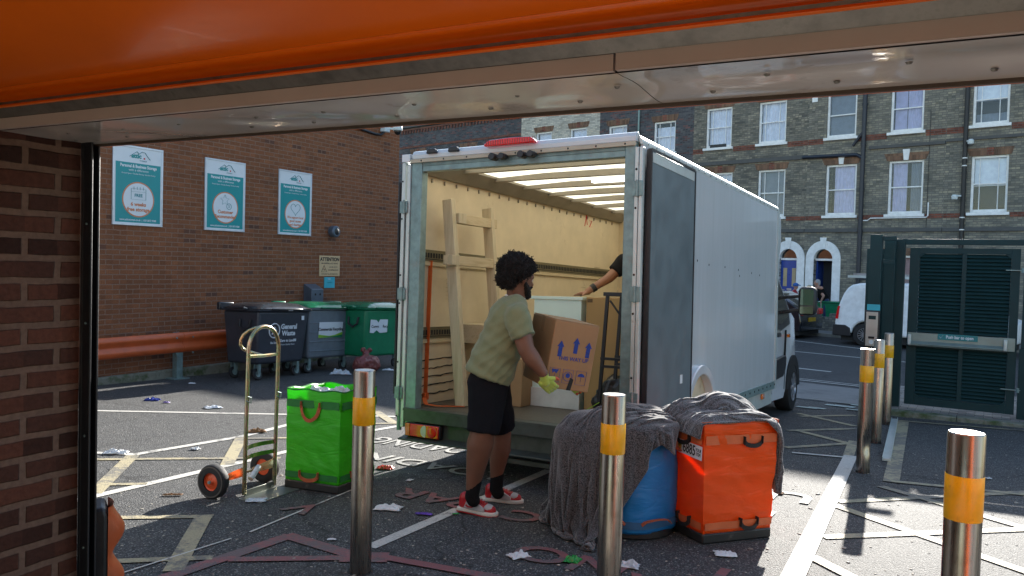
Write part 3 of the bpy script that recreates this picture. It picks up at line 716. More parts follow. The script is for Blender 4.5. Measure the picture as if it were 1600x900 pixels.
obj('camera_dome', MB().lathe([(.02, .11), (.09, .09), (.105, .05), (.105, -.02), (.10, -.03)], 20, Matrix.Translation((.27, -.20, .03))), A['cctv'], t)
obj('lens_dome', MB().ball((.27, -.20, -.01), (.08, .08, .09), 10), A['cglass'], t)
obj('bracket', MB().bar((.05, -.10, .02), (.27, -.20, .03), .04, .04), A['cctv'], t)
tag(obj('conduit', MB().tube([(3.4, -.03, 4.24), (5.0, -.03, 4.23), (6.1, -.03, 4.16), (6.26, -.04, 4.17), (6.33, -.06, 4.24)], .028, 10), A['blk']), 'dark cable conduit running along the brick wall to the dome camera', 'conduit', M=LW)
t = lwthing('warning_sign', 'square tan sign reading ATTENTION on the brick wall above the bins', 'sign', 4.48, 1.1)
obj('board', MB().box(0, -.014, 0, .59, -.003, .41), A['sand'], t, bevel=.003)
text('lettering', 'ATTENTION', .10, A['blackprint'], t, fx(.295, -.0155, .335), bold=.004, sx=.98)
text('lettering', 'NO DUMPING or FLY TIPPING', .040, A['blackprint'], t, fx(.295, -.0155, .255), sx=.9)
text('lettering', '24 HR CCTV', .042, A['blackprint'], t, fx(.40, -.0155, .18)); text('lettering', 'IN OPERATION', .042, A['blackprint'], t, fx(.40, -.0155, .12))
text('lettering', 'OFFENDERS WILL BE PROSECUTED', .030, A['blackprint'], t, fx(.295, -.0155, .04), sx=1.0)
tr = MB(); P = [(.06, .09), (.20, .09), (.13, .215)]
for a, b in zip(P, P[1:]+P[:1]): tr.bar((a[0], -.0155, a[1]), (b[0], -.0155, b[1]), .002, .011, (0, 1, 0))
tr.bar((.115, -.0155, .15), (.15, -.0155, .11), .002, .014, (0, 1, 0)); tr.bar((.125, -.0155, .12), (.16, -.0155, .145), .002, .01, (0, 1, 0))
obj('warning_triangle', tr, A['blackprint'], t)
t = lwthing('small_sign', 'small light blue square sign directly below the tan ATTENTION sign', 'sign', 4.63, .86)
obj('board', MB().box(0, -.012, 0, .30, -.003, .22), A['sky_sign'], t)
text('lettering', 'NO', .05, A['pwhite'], t, fx(.14, -.0135, .18)); text('lettering', 'PARKING', .035, A['teal'], t, fx(.15, -.0135, .11)); 
t = lwthing('meter_box', 'grey steel box with two dark holes on the wall behind the bins', 'meter box', 4.07, .25)
pb = MB(); pb.prism([(-.003, 0), (-.22, 0), (-.22, .60), (-.003, .70)], 0, 0, .32)
obj('casing', pb, A['postbox'], t, bevel=.006)
obj('keyhole', MB().lathe([(.022, -.001), (.022, .001)], 12, fx(.1, -.221, .5)), A['dark'], t); obj('keyhole', MB().lathe([(.022, -.001), (.022, .001)], 12, fx(.23, -.221, .5)), A['dark'], t)
# crash barrier
t = lwthing('crash_barrier', 'orange painted steel crash barrier in front of the brick wall', 'barrier', -3., 0)
prof = [(-.30, .21), (-.32, .20), (-.345, .15), (-.345, .115), (-.30, .07), (-.30, .03), (-.345, -.01), (-.345, -.05), (-.32, -.10), (-.30, -.11)]
def rail(x0, x1, dy):
    q = [(a+dy, b+.0) for a, b in prof]; q2 = [(a+.006, b) for a, b in q[::-1]]
    mb = MB(); n = len(q)
    vs = [Vector((x, a, b)) for x in (x0, x1) for a, b in q+q2]; m = 2*n
    mb.add(vs, [(i, (i+1) % m, (i+1) % m+m, i+m) for i in range(m)]+[(i, m-1-i, m-2-i, i+1) for i in range(n-1)]+[(m+i+1, m+m-2-i, m+m-1-i, m+i) for i in range(n-1)])
    return mb
obj('rail', rail(-4, 4.18, 0), A['orange_rail'], t, ang=60); obj('rail', rail(4.12, 6.2, -.007), A['orange_rail'], t, ang=60)
for x in (1.1, 4.08): obj('post', MB().box(x-.055, -.295, -.62, x+.055, -.285, .21).box(x-.055, -.20, -.62, x+.055, -.19, .21).box(x-.05, -.285, -.62, x-.04, -.2, .2), A['galv'], t); obj('base_plate', MB().box(x-.14, -.36, -.62, x+.14, -.12, gz(12.3)+.012), A['galv'], t)
for x in (.2, 1.25, 3.98, 4.28): 
    for z in (.18, -.07): obj('bolt', MB().lathe([(.016, 0), (.014, .012)], 10, fx(x, -.345 if z > 0 else -.345, z-.05)), A['galv'], t)
# =================================================================== OUR BUILDING: passage, jamb, lintel, roller housing
MO = frame(Vector((-1.515, 2.8, 0)), 117.5)          # x to the right along the opening, +y outside
ob = thing('storage_building', 'dark red brick passage with an orange roller housing overhead that frames the view', 'building', MO)
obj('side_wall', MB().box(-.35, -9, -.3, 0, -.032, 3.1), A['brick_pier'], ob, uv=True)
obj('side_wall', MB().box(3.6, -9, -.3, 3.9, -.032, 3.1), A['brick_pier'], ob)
A['clad'] = mat('dark_grey_cladding', (.13, .145, .16), .5)
obj('facade_wall', MB().box(-9, -.30, -.6, -.36, -.04, 4.4), A['clad'], ob)
obj('facade_wall', MB().box(3.5, -.028, -.6, 9, .22, 4.4), A['clad'], ob)
obj('orange_pilaster', MB().box(3.3, -.027, -.6, 3.499, .24, 1.82), A['orange'], ob, bevel=.01)
obj('passage_bounce_floor', MB().box(0, -9, -.3, 3.6, -.06, .0), mat('pale_bounce_floor', (.40, .36, .32), .6), ob, M=Matrix.Translation((0, 0, .004)))  # unseen pale floor, added to bounce sunlight onto the orange housing
ceil_m = mat('pale_ceiling', (.45, .44, .42), .6)
obj('ceiling', MB().box(0, -9, 2.7, 3.6, -1.0, 2.8), ceil_m, ob)
obj('door_channel', MB().box(-.004, -.03, -.3, .012, .03, 1.84).box(.012, -.03, -.3, .055, -.022, 1.84).box(.012, .0, -.3, .05, .008, 1.84), A['blk'], ob, bevel=.002)
for z in (.4, .8, 1.2, 1.55): obj('screw', MB().lathe([(.005, 0), (.004, .003)], 8, Matrix.Translation((.034, -.0305, z)) @ FACE), A['galv'], ob)
zb = 1.832                                            # underside of the lintel
obj('facade_fascia', MB().box(-.36, .012, zb+.03, 3.499, .20, 2.12), A['orange'], ob)
obj('facade_cladding', MB().box(-.359, .013, 2.125, 3.498, .22, 4.4), mat('grey_cladding', (.16, .17, .18), .5), ob)
def wavy(x, s): return .009*noise.noise(Vector((x*2.4, s*5, 0)))+.003*noise.noise(Vector((x*6, s*9, 5)))
def soff(x0, x1, dz=0.):
    return MB().sheet(lambda a, b: Vector((x0+(x1-x0)*a, -.305+.305*b, zb+dz+wavy(x0+(x1-x0)*a, b*.3)*min(1, 4*b*(1-b)+.0))), 90, 10)
obj('soffit_panel', soff(-.3, 2.0885), A['soffit'], ob, ang=80); obj('soffit_panel', soff(2.09, 4.2, .0004), A['soffit'], ob, ang=80)
obj('soffit_edge', MB().box(-.3, .0, zb-.008, 3.5, .0115, zb+.35), mat('brown_edge_trim', (.10, .07, .05), .6), ob)
obj('soffit_edge', MB().box(-.3, -.32, zb+.002, 2.085, -.306, zb+.035).box(2.09, -.32, zb+.003, 4.2, -.306, zb+.036), A['soffit_m'], ob)
obj('grey_rail', MB().prism([(-.321, zb+.036), (-.352, zb+.060), (-.352, zb+.075), (-.321, zb+.075)], 0, -.3, 4.2), A['greystrip'], ob)
for x in [.05+.27*k for k in range(15)]:
    for s in (-.09, -.2): obj('rivet', MB().lathe([(.007, 0), (.004, -.004), (.001, -.005)], 8, Matrix.Translation((x+.13*(s < -.1)+.02*sin(x*9), s, zb-.001))), A['greystrip'], ob)
RP = [(-.330, .062), (-.358, .056), (-.364, .059), (-.362, .064), (-.350, .068), (-.336, .076), (-.332, .090), (-.338, .100), (-.352, .104), (-.366, .103), (-.374, .106), (-.380, .111), (-.388, .108), (-.40, .107), (-.47, .117), (-.56, .134), (-.65, .156), (-.73, .185), (-.80, .225), (-.85, .28), (-.875, .36), (-.88, .5), (-.88, 1.2), (-.33, 1.2)]
rh = MB(); q = [(s, zb+z) for s, z in RP]
rh.prism(q, 0, -.35, 4.2)
obj('roller_housing', rh, A['orange'], ob, ang=50)
# orange and black moulded guard low beside the door channel
P = W(163, 800, 2.98); gt = thing('bump_guard', 'black and orange moulded guard with two bulges beside the black door channel', 'guard', frame(Vector((P.x-.02, P.y, gz(2.98))), 62))
def bulge(k): z = k*.19; return z
pf = []
for i in range(61):
    z = .05+i*.0095; pf.append((.028+.042*max(0, sin((z-.055)/.185*pi*1.0 % pi))**1.6, z))
om = MB(); om.sheet(lambda a, b: Vector((0.03+(pf[int(round(b*60))][0]-.01)*sin(pi*a)**.7, .075-.15*a, pf[int(round(b*60))][1])), 16, 60)
obj('orange_bulges', om, A['orange_rail'], gt, ang=80)
obj('black_backing', MB().prism([(-.07, .02), (.03, .02), (.031, .30), (.031, .585), (.02, .625), (-.03, .618), (-.06, .59), (-.07, .56)], 1, -.078, .078), A['blkplas'], gt, bevel=.015)
# =================================================================== TERRACE across the road
TZ = -.45
def sash(h, u0, x0, x1, z0, z1, style, bars, sillw=.08, deep=.12, open_=0, key=None):
    """window part (frame) with pane, curtain, sill as its sub-parts; u/z absolute on the facade"""
    X0, X1, Z0, Z1 = x0-u0, x1-u0, z0-TZ, z1-TZ
    f = MB(); y0, y1 = deep-.05, deep+.05; fw = .075
    f.box(X0, y0, Z0, X0+fw, y1, Z1); f.box(X1-fw, y0, Z0, X1, y1, Z1); f.box(X0+fw, y0, Z1-fw, X1-fw, y1, Z1); f.box(X0+fw, y0, Z0, X1-fw, y1, Z0+.10)
    zm = (Z0+Z1)/2+.01; f.box(X0+fw, y0+.02, zm-.022, X1-fw, y1-.01, zm+.022)
    if bars:
        for q in ((.26, .76) if bars == 1 else ()):
            xx = X0+fw+(X1-X0-2*fw)*(q if q > .5 else q-.08); f.box(xx-.012, y0+.03, Z0+.10, xx+.012, y1-.02, Z1-fw)
    wo = obj('window', f, A['w_paint'], h, bevel=.006)
    obj('sill', MB().box(X0-sillw, -.09, Z0-.10, X1+sillw, deep-.02, Z0-.003), A['w_paint'], wo, bevel=.008)
    obj('pane', MB().box(X0+fw+.001, y0+.055, Z0+.101, X1-fw-.001, y0+.058, Z1-fw-.001), A['glass'], wo)
    i = MB(); i.box(X0+.01, .66, Z0, X1-.01, .67, Z1); obj('room_shade_sheet', i, A['room'], wo)  # dark sheet painted as the shade of the room behind
    def cur(xa, xb, za, zb_, m, fold=.02, n=9):
        c = MB().sheet(lambda a, b: Vector((xa+(xb-xa)*a, deep+.10+fold*sin(a*pi*2*n+sin(b*3)), za+(zb_-za)*b)), n*6, 4); obj('curtain', c, A[m], wo)
    xi0, xi1, zi0, zi1 = X0+fw, X1-fw, Z0+.08, Z1-.05
    if style == 'net': cur(xi0, xi1, zi0, zi1, 'net')
    if style == 'netlow': cur(xi0, xi1, zi0, zi0+.85*(zi1-zi0), 'net', .015, 7)
    if style == 'grey': obj('curtain', MB().box(xi0, deep+.09, zi0, xi1, deep+.10, zi1), A['greyblind'], wo)
    if style == 'lilac': cur(xi0+.02, xi0+.45*(xi1-xi0), zi0, zi1, 'lilac'); cur(xi0+.47*(xi1-xi0), xi1, zi0, zi1, 'lilac')
    if style == 'lilac_gap': cur(xi0+.20*(xi1-xi0), xi1-.03, zi0, zi1, 'lilac', .02, 6)
    if style == 'lilac_left': cur(xi0+.03, xi0+.50*(xi1-xi0), zi0, zi1, 'lilac'); cur(xi0+.62*(xi1-xi0), xi1, zi0, zi1, 'greyblind', .02, 4)
    if style == 'blind': obj('curtain', MB().box(xi0, deep+.09, zi0+.48*(zi1-zi0), xi1, deep+.10, zi1), A['blind'], wo); cur(xi0, xi1, zi0, zi0+.3, 'greyblind', .02, 4)
    if style == 'blindonly': obj('curtain', MB().box(xi0, deep+.09, zi0+.46*(zi1-zi0), xi1, deep+.10, zi1), A['blind'], wo)
    if style == 'pink': obj('curtain', MB().box(xi0, deep+.09, zi0, xi1, deep+.10, zi1), mat('pink_blind', (.5, .33, .30), .8), wo)
    return wo
def gauged(h, u0, x0, x1, z, key):
    X0, X1, Z = x0-u0, x1-u0, z-TZ
    if key == 'white':
        xm = (X0+X1)/2
        obj('brick_arch', MB().prism([(X0-.06, Z+.003), (xm-.08, Z+.003), (xm-.10, Z+.26), (X0-.16, Z+.26)], 1, -.012, .1).prism([(xm+.08, Z+.003), (X1+.06, Z+.003), (X1+.16, Z+.26), (xm+.10, Z+.26)], 1, -.012, .1), A['gauged'], h)
        obj('keystone', MB().prism([(xm-.075, Z+.002), (xm+.075, Z+.002), (xm+.115, Z+.38), (xm-.115, Z+.38)], 1, -.05, .1), A['stucco'], h, bevel=.006)
    elif key == 'red':
        xm = (X0+X1)/2
        obj('brick_arch', MB().prism([(X0-.06, Z+.003), (xm-.10, Z+.003), (xm-.10, Z+.25), (X0-.14, Z+.25)], 1, -.012, .1).prism([(xm+.10, Z+.003), (X1+.06, Z+.003), (X1+.14, Z+.25), (xm+.10, Z+.25)], 1, -.012, .1), A['gauged'], h)
        obj('keystone', MB().box(xm-.098, -.015, Z+.003, xm+.098, .1, Z+.27), A['red_band'], h)
def door_unit(h, u0, uc, is_open):
    xc = uc-u0; zt = .02-TZ; zs = 1.92-TZ; rw = .345; zd = zs-.42+.38
    # stucco surround: jambs, arch ring, keystone
    s = MB(); n = 18
    s.box(xc-rw-.29, -.05, 0-.0, xc-rw, .24, zs-.0); s.box(xc+rw, -.05, 0, xc+rw+.29, .24, zs)
    vs = []
    for yy in (-.05, .24):
        for r in (rw, rw+.29):
            vs += [Vector((xc+r*cos(pi*i/n), yy, zs+.001+(r*1.08)*sin(pi*i/n))) for i in range(n+1)]
    m = n+1; fs = []
    for i in range(n):
        a, b, c, d = i, m+i, 2*m+i, 3*m+i
        fs += [(a, a+1, b+1, b), (c, d, d+1, c+1), (a, c, c+1, a+1), (b, b+1, d+1, d)]
    s.add(vs, fs); so_ = obj('door_surround', s, A['stucco'], h)
    obj('keystone', MB().prism([(xc-.07, zs+rw*1.08-.0), (xc+.07, zs+rw*1.08-.0), (xc+.12, zs+.80), (xc-.12, zs+.80)], 1, -.09, -.052), A['stucco'], h, bevel=.006)
    f = MB(); f.box(xc-rw+.002, .14, zs-.05, xc+rw-.002, .22, zs+.03)
    obj('fanlight', MB().prism([(xc+(rw-.02)*cos(pi*i/12), zs+.035+(rw-.02)*1.05*sin(pi*i/12)) for i in range(13)], 1, .17, .18), A['cglass'], h)
    obj('transom', f, A['w_paint'], h, bevel=.005)
    if is_open:
        d = obj('door', MB().box(-.001, 0, 0, .04, .62, zs-zt-.06), A['blue_door'], h, M=Matrix.Translation((xc-rw+.01, .24, zt+.01)), bevel=.005)
        obj('hall_shade_sheet', MB().box(xc-rw, .85, zt, xc+rw, .86, zs+.3), A['room'], h)  # dark sheet painted as the shade of the doorway's hall
    else:
        d = obj('door', MB().box(xc-rw+.003, .17, zt+.01, xc+rw-.003, .21, zs-.055), A['blue_door'], h, bevel=.004)
        for q in (-.17, .17):
            obj('door_panel', MB().box(xc+q-.075, .158, zt+.85, xc+q+.075, .1685, zs-.35), mat('yellow_obscure_glass', (.45, .36, .22), .3) if q < 0 else bpy.data.materials['yellow_obscure_glass'], d, bevel=.004)
            obj('door_panel', MB().box(xc+q-.09, .160, zt+.15, xc+q+.09, .1687, zt+.65), A['blue_door'], d, bevel=.006)
        obj('letterbox', MB().box(xc-.09, .158, zt+.72, xc+.09, .1686, zt+.77), A['rim'], d)
    obj('doorstep', MB().box(xc-.62, -.55, -.1, xc+.62, -.055, zt-.2).box(xc-.36, -.054, 0, xc+.36, .5, zt), A['concrete'], h, bevel=.01)
def house(label, u0, u1, top, bm, wins, doors=(), group=None):
    Mh = frame(Mx*29.2+U*u0+Vector((0, 0, TZ)), 132)
    h = thing('terraced_house', label, 'house', Mh, 'terraced houses across the road')
    holes = [(w_[0]-u0, w_[1]-u0, w_[2]-TZ, w_[3]-TZ) for w_ in wins]
    for uc, _ in doors: holes.append((uc-.345-u0, uc+.345-u0, 0.0, 1.92+.345*1.06-TZ))
    mb = MB(); wall_holes(mb, 0, u1-u0, -.3, top-TZ, holes)
    mb.box(0, .9, -.3, u1-u0, 8, top-TZ); mb.box(0, .251, -.3, .1, .899, top-TZ); mb.box(u1-u0-.1, .251, -.3, u1-u0, .899, top-TZ)
    obj('wall', mb, A[bm], h)
    obj('roof', MB().box(0, -.0, top-TZ+.003, u1-u0, 8, top-TZ+.10), A['slate'], h)
    obj('parapet_coping', MB().box(0, -.12, top-TZ-.10, u1-u0, -.003, top-TZ+.05), A['grey_mould'], h)
    for w_ in wins:
        sash(h, u0, *w_[:6])
        if len(w_) > 6 and w_[6]: gauged(h, u0, w_[0], w_[1], w_[3], w_[6])
    for d in doors: door_unit(h, u0, *d)
    return h
def band(h, u0, x0, x1, z0, z1, m='red_band', y=.012, name='brick_band', skip=()):
    xs = [x0]+[q for s in sorted(skip) for q in s]+[x1]
    for a, b in zip(xs[::2], xs[1::2]):
        if b > a: obj(name, MB().box(a-u0, -y, z0-TZ, b-u0, -.002, z1-TZ), A[m], h)
R1, R2, TP = 6.37, 3.53, 8.85
h = house('sooty dark brick house far left with toothed cornice lines above the van roof', -62, -25.95, 9.9, 'dark_brick', [(-34.2, -33.1, R1-.6, 7.5, 'grey', 0, 'red'), (-30.2, -29.1, R1-.6, 7.5, 'grey', 0, 'red'), (-27.6, -26.6, R1-.6, 7.35, 'net', 0, 'red')])
band(h, -62, -62, -25.96, 8.98, 9.10, 'grey_mould', .14, 'cornice'); band(h, -62, -62, -25.96, 9.16, 9.24, 'grey_mould', .09, 'cornice')
dm = MB()
for k in range(150): dm.box(62-26.1-.24*k-.11, -.06, 8.66-TZ, 62-26.1-.24*k, -.002, 8.82-TZ)
obj('dentil_course', dm, A['red_band'], h)
band(h, -62, -62, -25.96, 8.83, 8.90, 'red_band', .07, 'brick_band'); band(h, -62, -62, -25.96, 7.83, 7.93, 'red_band', .03)
h = house('white painted brick house between the sooty house and the brown one', -25.95, -21.18, 9.6, 'white_brick', [(-25.0, -24.0, R1, 7.85, 'net', 0, 'red'), (-22.9, -21.9, R1, 7.85, 'net', 0, 'red')])
band(h, -25.95, -25.94, -21.19, 8.75, 8.85, 'gauged', .03)
WN = 1.07
h = house('brown sooty brick house with a drainpipe just right of the white one', -21.18, -16.4, TP+.35, 'dark_brick', [(-20.7, -19.7, 6.3, 7.75, 'net', 1, 'red'), (-18.33, -17.26, R1, 7.69, 'netlow', 1, 'red'), (-18.33, -17.26, R2, 5.35, 'grey', 1, 'red')])
obj('drainpipe', MB().tube([(21.18-19.05, -.07, .5), (21.18-19.05, -.07, 9.4)], .045, 8), A['galv'], h)
S1 = [(-15.84, -14.70, R1, 7.98, 'net', 1, 'red'), (-13.58, -12.47, R1, 7.98, 'net', 1, 'red')]
S2 = [(-15.7, -14.6, R2, 5.35, 'net', 1, 'red'), (-13.53, -12.43, R2, 5.35, 'grey', 1, 'red')]
h = house('yellow stock brick house with the closed blue front door', -16.4, -11.6, TP, 'stock2', S1+S2, [(-12.19, False)])
h4 = h
band(h, -16.4, -16.39, -11.61, 6.17, 6.36, skip=[(a[0]-.09, a[1]+.09) for a in S1])
band(h, -16.4, -16.39, -11.61, 3.36, 3.52, skip=[(a[0]-.09, a[1]+.09) for a in S2])
band(h, -16.4, -16.39, -11.61, 5.66, 5.80, 'grey_mould', .07, 'string_course'); band(h, -16.4, -16.39, -11.61, 2.92, 3.05, 'grey_mould', .07, 'string_course')
obj('plant_box', MB().box(16.4-15.65, .02, R1-TZ+.0, 16.4-14.95, .065, R1-TZ+.14), A['blk'], h)
T1 = [(-10.94, -9.88, R1, 7.98, 'grey', 0, None), (-8.74, -7.67, R1, 7.98, 'lilac', 0, 'white')]
T2 = [(-10.9, -9.80, R2, 5.38, 'lilac_gap', 0, 'white'), (-8.73, -7.60, R2, 5.38, 'lilac_left', 0, 'white')]
T0 = [(-8.73, -7.63, .55, 2.1, 'pink', 0, 'red')]
h = house('yellow stock brick house with the open door, lilac curtains and the wide dark drainpipe', -11.6, -6.95, TP, 'stock', T1+T2+T0, [(-10.87, True)])
u0 = -11.6
band(h, u0, -11.59, -6.96, 6.17, 6.36, skip=[(a[0]-.09, a[1]+.09) for a in T1]); band(h, u0, -11.59, -6.96, 3.36, 3.52, skip=[(a[0]-.09, a[1]+.09) for a in T2])
band(h, u0, -9.4, -6.96, 5.84, 5.95, 'grey_mould', .07, 'string_course'); band(h, u0, -11.59, -6.96, 2.92, 3.05, 'grey_mould', .07, 'string_course')
pp = MB().tube([(-9.58-u0, -.09, .5-TZ), (-9.58-u0, -.09, 8.8-TZ)], .075, 12)
pp.tube([(-11.75-u0, -.09, 5.72-TZ), (-9.8-u0, -.09, 5.68-TZ), (-9.6-u0, -.09, 5.55-TZ)], .065, 10)
pp.tube([(-9.95-u0, -.09, 6.0-TZ), (-9.62-u0, -.09, 6.45-TZ)], .05, 8)
for z in (1.2, 2.9, 4.4, 6.0, 7.4): pp.lathe([(.095, 0), (.095, .09)], 12, Matrix.Translation((-9.58-u0, -.09, z-TZ)))
obj('drainpipe', pp, A['pipe'], h)
obj('overflow_pipe', MB().tube([(-9.5-u0, -.06, 3.32-TZ), (-9.35-u0, -.06, 3.32-TZ), (-9.25-u0, -.06, 3.40-TZ), (-7.45-u0, -.06, 3.40-TZ), (-7.40-u0, -.06, 3.45-TZ), (-7.40-u0, -.06, 3.9-TZ)], .022, 8), A['w_paint'], h)
obj('wire', MB().tube([(-7.45-u0, -.02, 3.0-TZ), (-7.45-u0, -.02, 7.0-TZ)], .008, 5), A['blk'], h)
obj('air_brick', MB().box(-9.9-2.1-u0+.5, -.02, 7.75-TZ, -9.9-1.95-u0+.55, -.003, 7.95-TZ), A['w_paint'], h)
V1 = [(-6.21, -5.17, R1, 8.0, 'blind', 1, None), (-3.9, -2.8, R1, 8.0, 'net', 1, None)]
V2 = [(-6.18, -5.12, R2, 5.37, 'blindonly', 1, 'red'), (-3.9, -2.8, R2, 5.37, 'net', 1, 'red')]
h = house('yellow stock brick house at the right edge with white blinds and a black pipe', -6.95, 10, TP, 'stock', V1+V2)
u0 = -6.95
band(h, u0, -6.94, 9.9, 6.17, 6.36, skip=[(a[0]-.09, a[1]+.09) for a in V1]); band(h, u0, -6.94, 9.9, 3.36, 3.52, skip=[(a[0]-.09, a[1]+.09) for a in V2])
band(h, u0, -6.94, 9.9, 5.9, 6.0, 'grey_mould', .06, 'string_course'); band(h, u0, -6.94, 9.9, 2.92, 3.05, 'grey_mould', .07, 'string_course')
pp = MB().tube([(-6.36-u0, -.08, .5-TZ), (-6.36-u0, -.08, 8.8-TZ)], .07, 12); obj('drainpipe', pp, A['blk'], h)
cb = MB()
for z in (2.95, 3.35, 5.05, 5.3): cb.lathe([(.078, 0), (.078, .035)], 12, Matrix.Translation((-6.36-u0, -.08, z-TZ)))
obj('pipe_collar', cb, A['w_paint'], h)
for du, z in ((.20, 5.78), (-.20, 4.0)):
    t = thing('wall_camera', 'small white camera on the black drainpipe, '+('the higher one beside the upper blind' if z > 5 else 'the lower one left of the pipe'), 'security camera', frame(Mx*29.2+U*(-6.36+du)+Vector((0, 0, z)), 132), 'small cameras on the black drainpipe')
    obj('camera_body', MB().lathe([(.05, 0), (.09, .02), (.10, .12), (.06, .17)], 14, Matrix.Translation((0, -.30, -.06))), A['cctv'], t)
    obj('bracket', MB().bar((0, -.26, .08), (-du*.7, -.12, .08), .05, .05), A['cctv'], t)
# low garden wall, wheelie bin
gw = obj('garden_wall', MB().box(-34, 0, -.3, -9.4, .2, .50).box(-8.6, 0, -.3, 12, .2, .50), A['stock2'], None, M=frame(Mx*26+Vector((0, 0, -.52)), 132))
tag(gw, 'low soot-stained brick garden wall in front of the terrace', 'wall')
tag(obj('garden_pier', MB().box(-9.4, -.03, -.3, -9.1, .25, .62), A['stock2'], None, M=frame(Mx*26+Vector((0, 0, -.52)), 132)), 'short brick pier at the garden gap behind the white van', 'pier')
def wheelie(u, m, label):
    t = thing('garden_bin', label, 'bin', frame(um(u, m, .12), 132))
    b = MB(); b.add([(-.5, -.3, .0), (.5, -.3, 0), (.5, .3, 0), (-.5, .3, 0), (-.58, -.38, .85), (.58, -.38, .85), (.58, .38, .85), (-.58, .38, .85)], [(0,3,2,1),(4,5,6,7),(0,1,5,4),(1,2,6,5),(2,3,7,6),(3,0,4,7)])
    obj('body', b, A['bin_green'], t, bevel=.02); obj('lid', MB().box(-.62, -.42, .853, .62, .42, .92), A['lid_green'], t, bevel=.03)
wheelie(-9.62, 27.2, 'dark green bin behind the garden wall beside the open doorway')
# =================================================================== vehicles in the street
def wheel(name, parent, r, wd, M, rimr=.62, spokes=15, hub='rim'):
    """axle along local y, outer face towards -y"""
    w_ = obj(name, MB().lathe([(r*.62, -wd/2), (r*.9, -wd/2), (r*.97, -wd*.42), (r, -wd*.3), (r, wd*.3), (r*.95, wd*.45), (r*.6, wd/2)], 40, Matrix.Rotation(RD(90), 4, 'X'), caps=False), A['rubber'], parent, M=M)
    rm = MB(); R = r*rimr
    rm.lathe([(R*1.02, wd*.2), (R*1.04, wd*.47), (R*.94, wd*.47), (R*.90, wd*.38)], 40, Matrix.Rotation(RD(90), 4, 'X'), caps=False)
    rm.lathe([(R*.22, wd*.40), (R*.2, wd*.5), (R*.1, wd*.52), (.001, wd*.52)], 20, Matrix.Rotation(RD(90), 4, 'X'))
    for k in range(spokes):
        a = 2*pi*k/spokes; rm.bar((cos(a)*R*.15, -wd*.43, sin(a)*R*.15), (cos(a)*R*.97, -wd*.43, sin(a)*R*.97), R*.11 if spokes > 8 else R*.25, .02, (0, 1, 0))
    obj('rim', rm, A[hub], w_)
    obj('brake_disc', MB().lathe([(R*.95, wd*.1), (R*.95, wd*.2)], 24, Matrix.Rotation(RD(90), 4, 'X')), A['under'], w_)
    return w_
def side_shell(poly, arches, nose_in, w_, top_in, z_belt):
    """body from a side outline with round wheel openings cut in its lower edge; local x length, y depth 0..w_"""
    P = []
    xs = sorted(arches, key=lambda a: a[0])
    for cx, cz, r in xs:
        a0 = math.asin(max(-1, min(1, (poly[0][1]-cz)/r)))
        P += [(cx-r*cos(a), cz+r*sin(a)) for a in [a0+(pi-2*a0)*i/14 for i in range(15)]]
    full = [poly[0]]+P+poly[1:]
    mb = MB(); n = len(full)
    ys = [0, .06, w_-.06, w_]
    def pt(q, y):
        x, z = q; k = max(0, z-z_belt)*top_in
        yy = y+k if y < w_/2 else y-k
        return Vector((x, yy, z))
    cen = (sum(q[0] for q in full)/n, sum(q[1] for q in full)/n)
    def sh(q, s): return (cen[0]+(q[0]-cen[0])*s, cen[1]+(q[1]-cen[1])*s)
    rows = [[pt(sh(q, .992 if y in (0, w_) else 1.), y) for q in full] for y in ys]
    vs = [v for r in rows for v in r]
    fs = [tuple(range(n)), tuple(range(3*n, 4*n))[::-1]]
    for k in range(3): fs += [(k*n+i, (k+1)*n+i, (k+1)*n+(i+1) % n, k*n+(i+1) % n) for i in range(n)]
    mb.add(vs, fs)
    me = bpy.data.meshes.new('t'); me.from_pydata(mb.v, [], mb.f); bm = bmesh.new(); bm.from_mesh(me); bmesh.ops.recalc_face_normals(bm, faces=bm.faces); bm.to_mesh(me); bm.free()
    o = MB(); o.add([v.co for v in me.vertices], [tuple(p.vertices) for p in me.polygons]); return o
g = onp(frame(Mx*22.6, 132), 1304, 500, 1, 0)
VM = frame(um(g.x, 22.6), 132)
t = thing('parked_van', 'small white panel van with ladders on its roof, parked behind the gate post', 'van', VM)
body = [(0.02, .32), (4.35, .32), (4.4, .6), (4.35, .85), (3.75, 1.05), (3.1, 1.65), (2.7, 1.75), (1.6, 1.77), (1.0, 1.765), (.62, 1.74), (.42, 1.69), (.30, 1.60), (.20, 1.44), (.12, 1.22), (.06, .98), (.02, .78), (.0, .62)]
obj('body', side_shell(body, [(.82, .32, .36), (3.55, .32, .36)], 0, 1.78, .10, .95), A['w_paint'], t, bevel=.05, ang=60)
obj('bumper', MB().prism([(-.05, .25), (.46, .25), (.44, .48), (.30, .56), (-.05, .56)], 1, -.012, 1.79), A['blkplas'], t, bevel=.02)
obj('rear_light', MB().prism([(.02, .72), (.10, .72), (.13, 1.08), (.08, 1.08)], 1, -.012, .12), A['redlens'], t)
obj('panel_recess', MB().prism([(.42, 1.0), (1.75, 1.0), (1.75, 1.52), (1.4, 1.62), (.55, 1.60), (.46, 1.4)], 1, .028, .034), A['w_paint'], t)
for x in (.82, 3.55):
    for y in (.10, 1.66): wheel('wheel', t, .315, .2, Matrix.Translation((x, y, .315)) @ (Matrix.Rotation(pi, 4, 'Z') if y > 1 else Matrix.Identity(4)))
obj('cab_window', MB().prism([(2.35, 1.12), (3.5, 1.12), (3.05, 1.60), (2.35, 1.62)], 1, .03, .036), A['cglass'], t)
obj('underside_block', MB().box(.15, .12, .12, 4.2, 1.66, .5), A['under'], t)  # plain black block closing the underside of the body
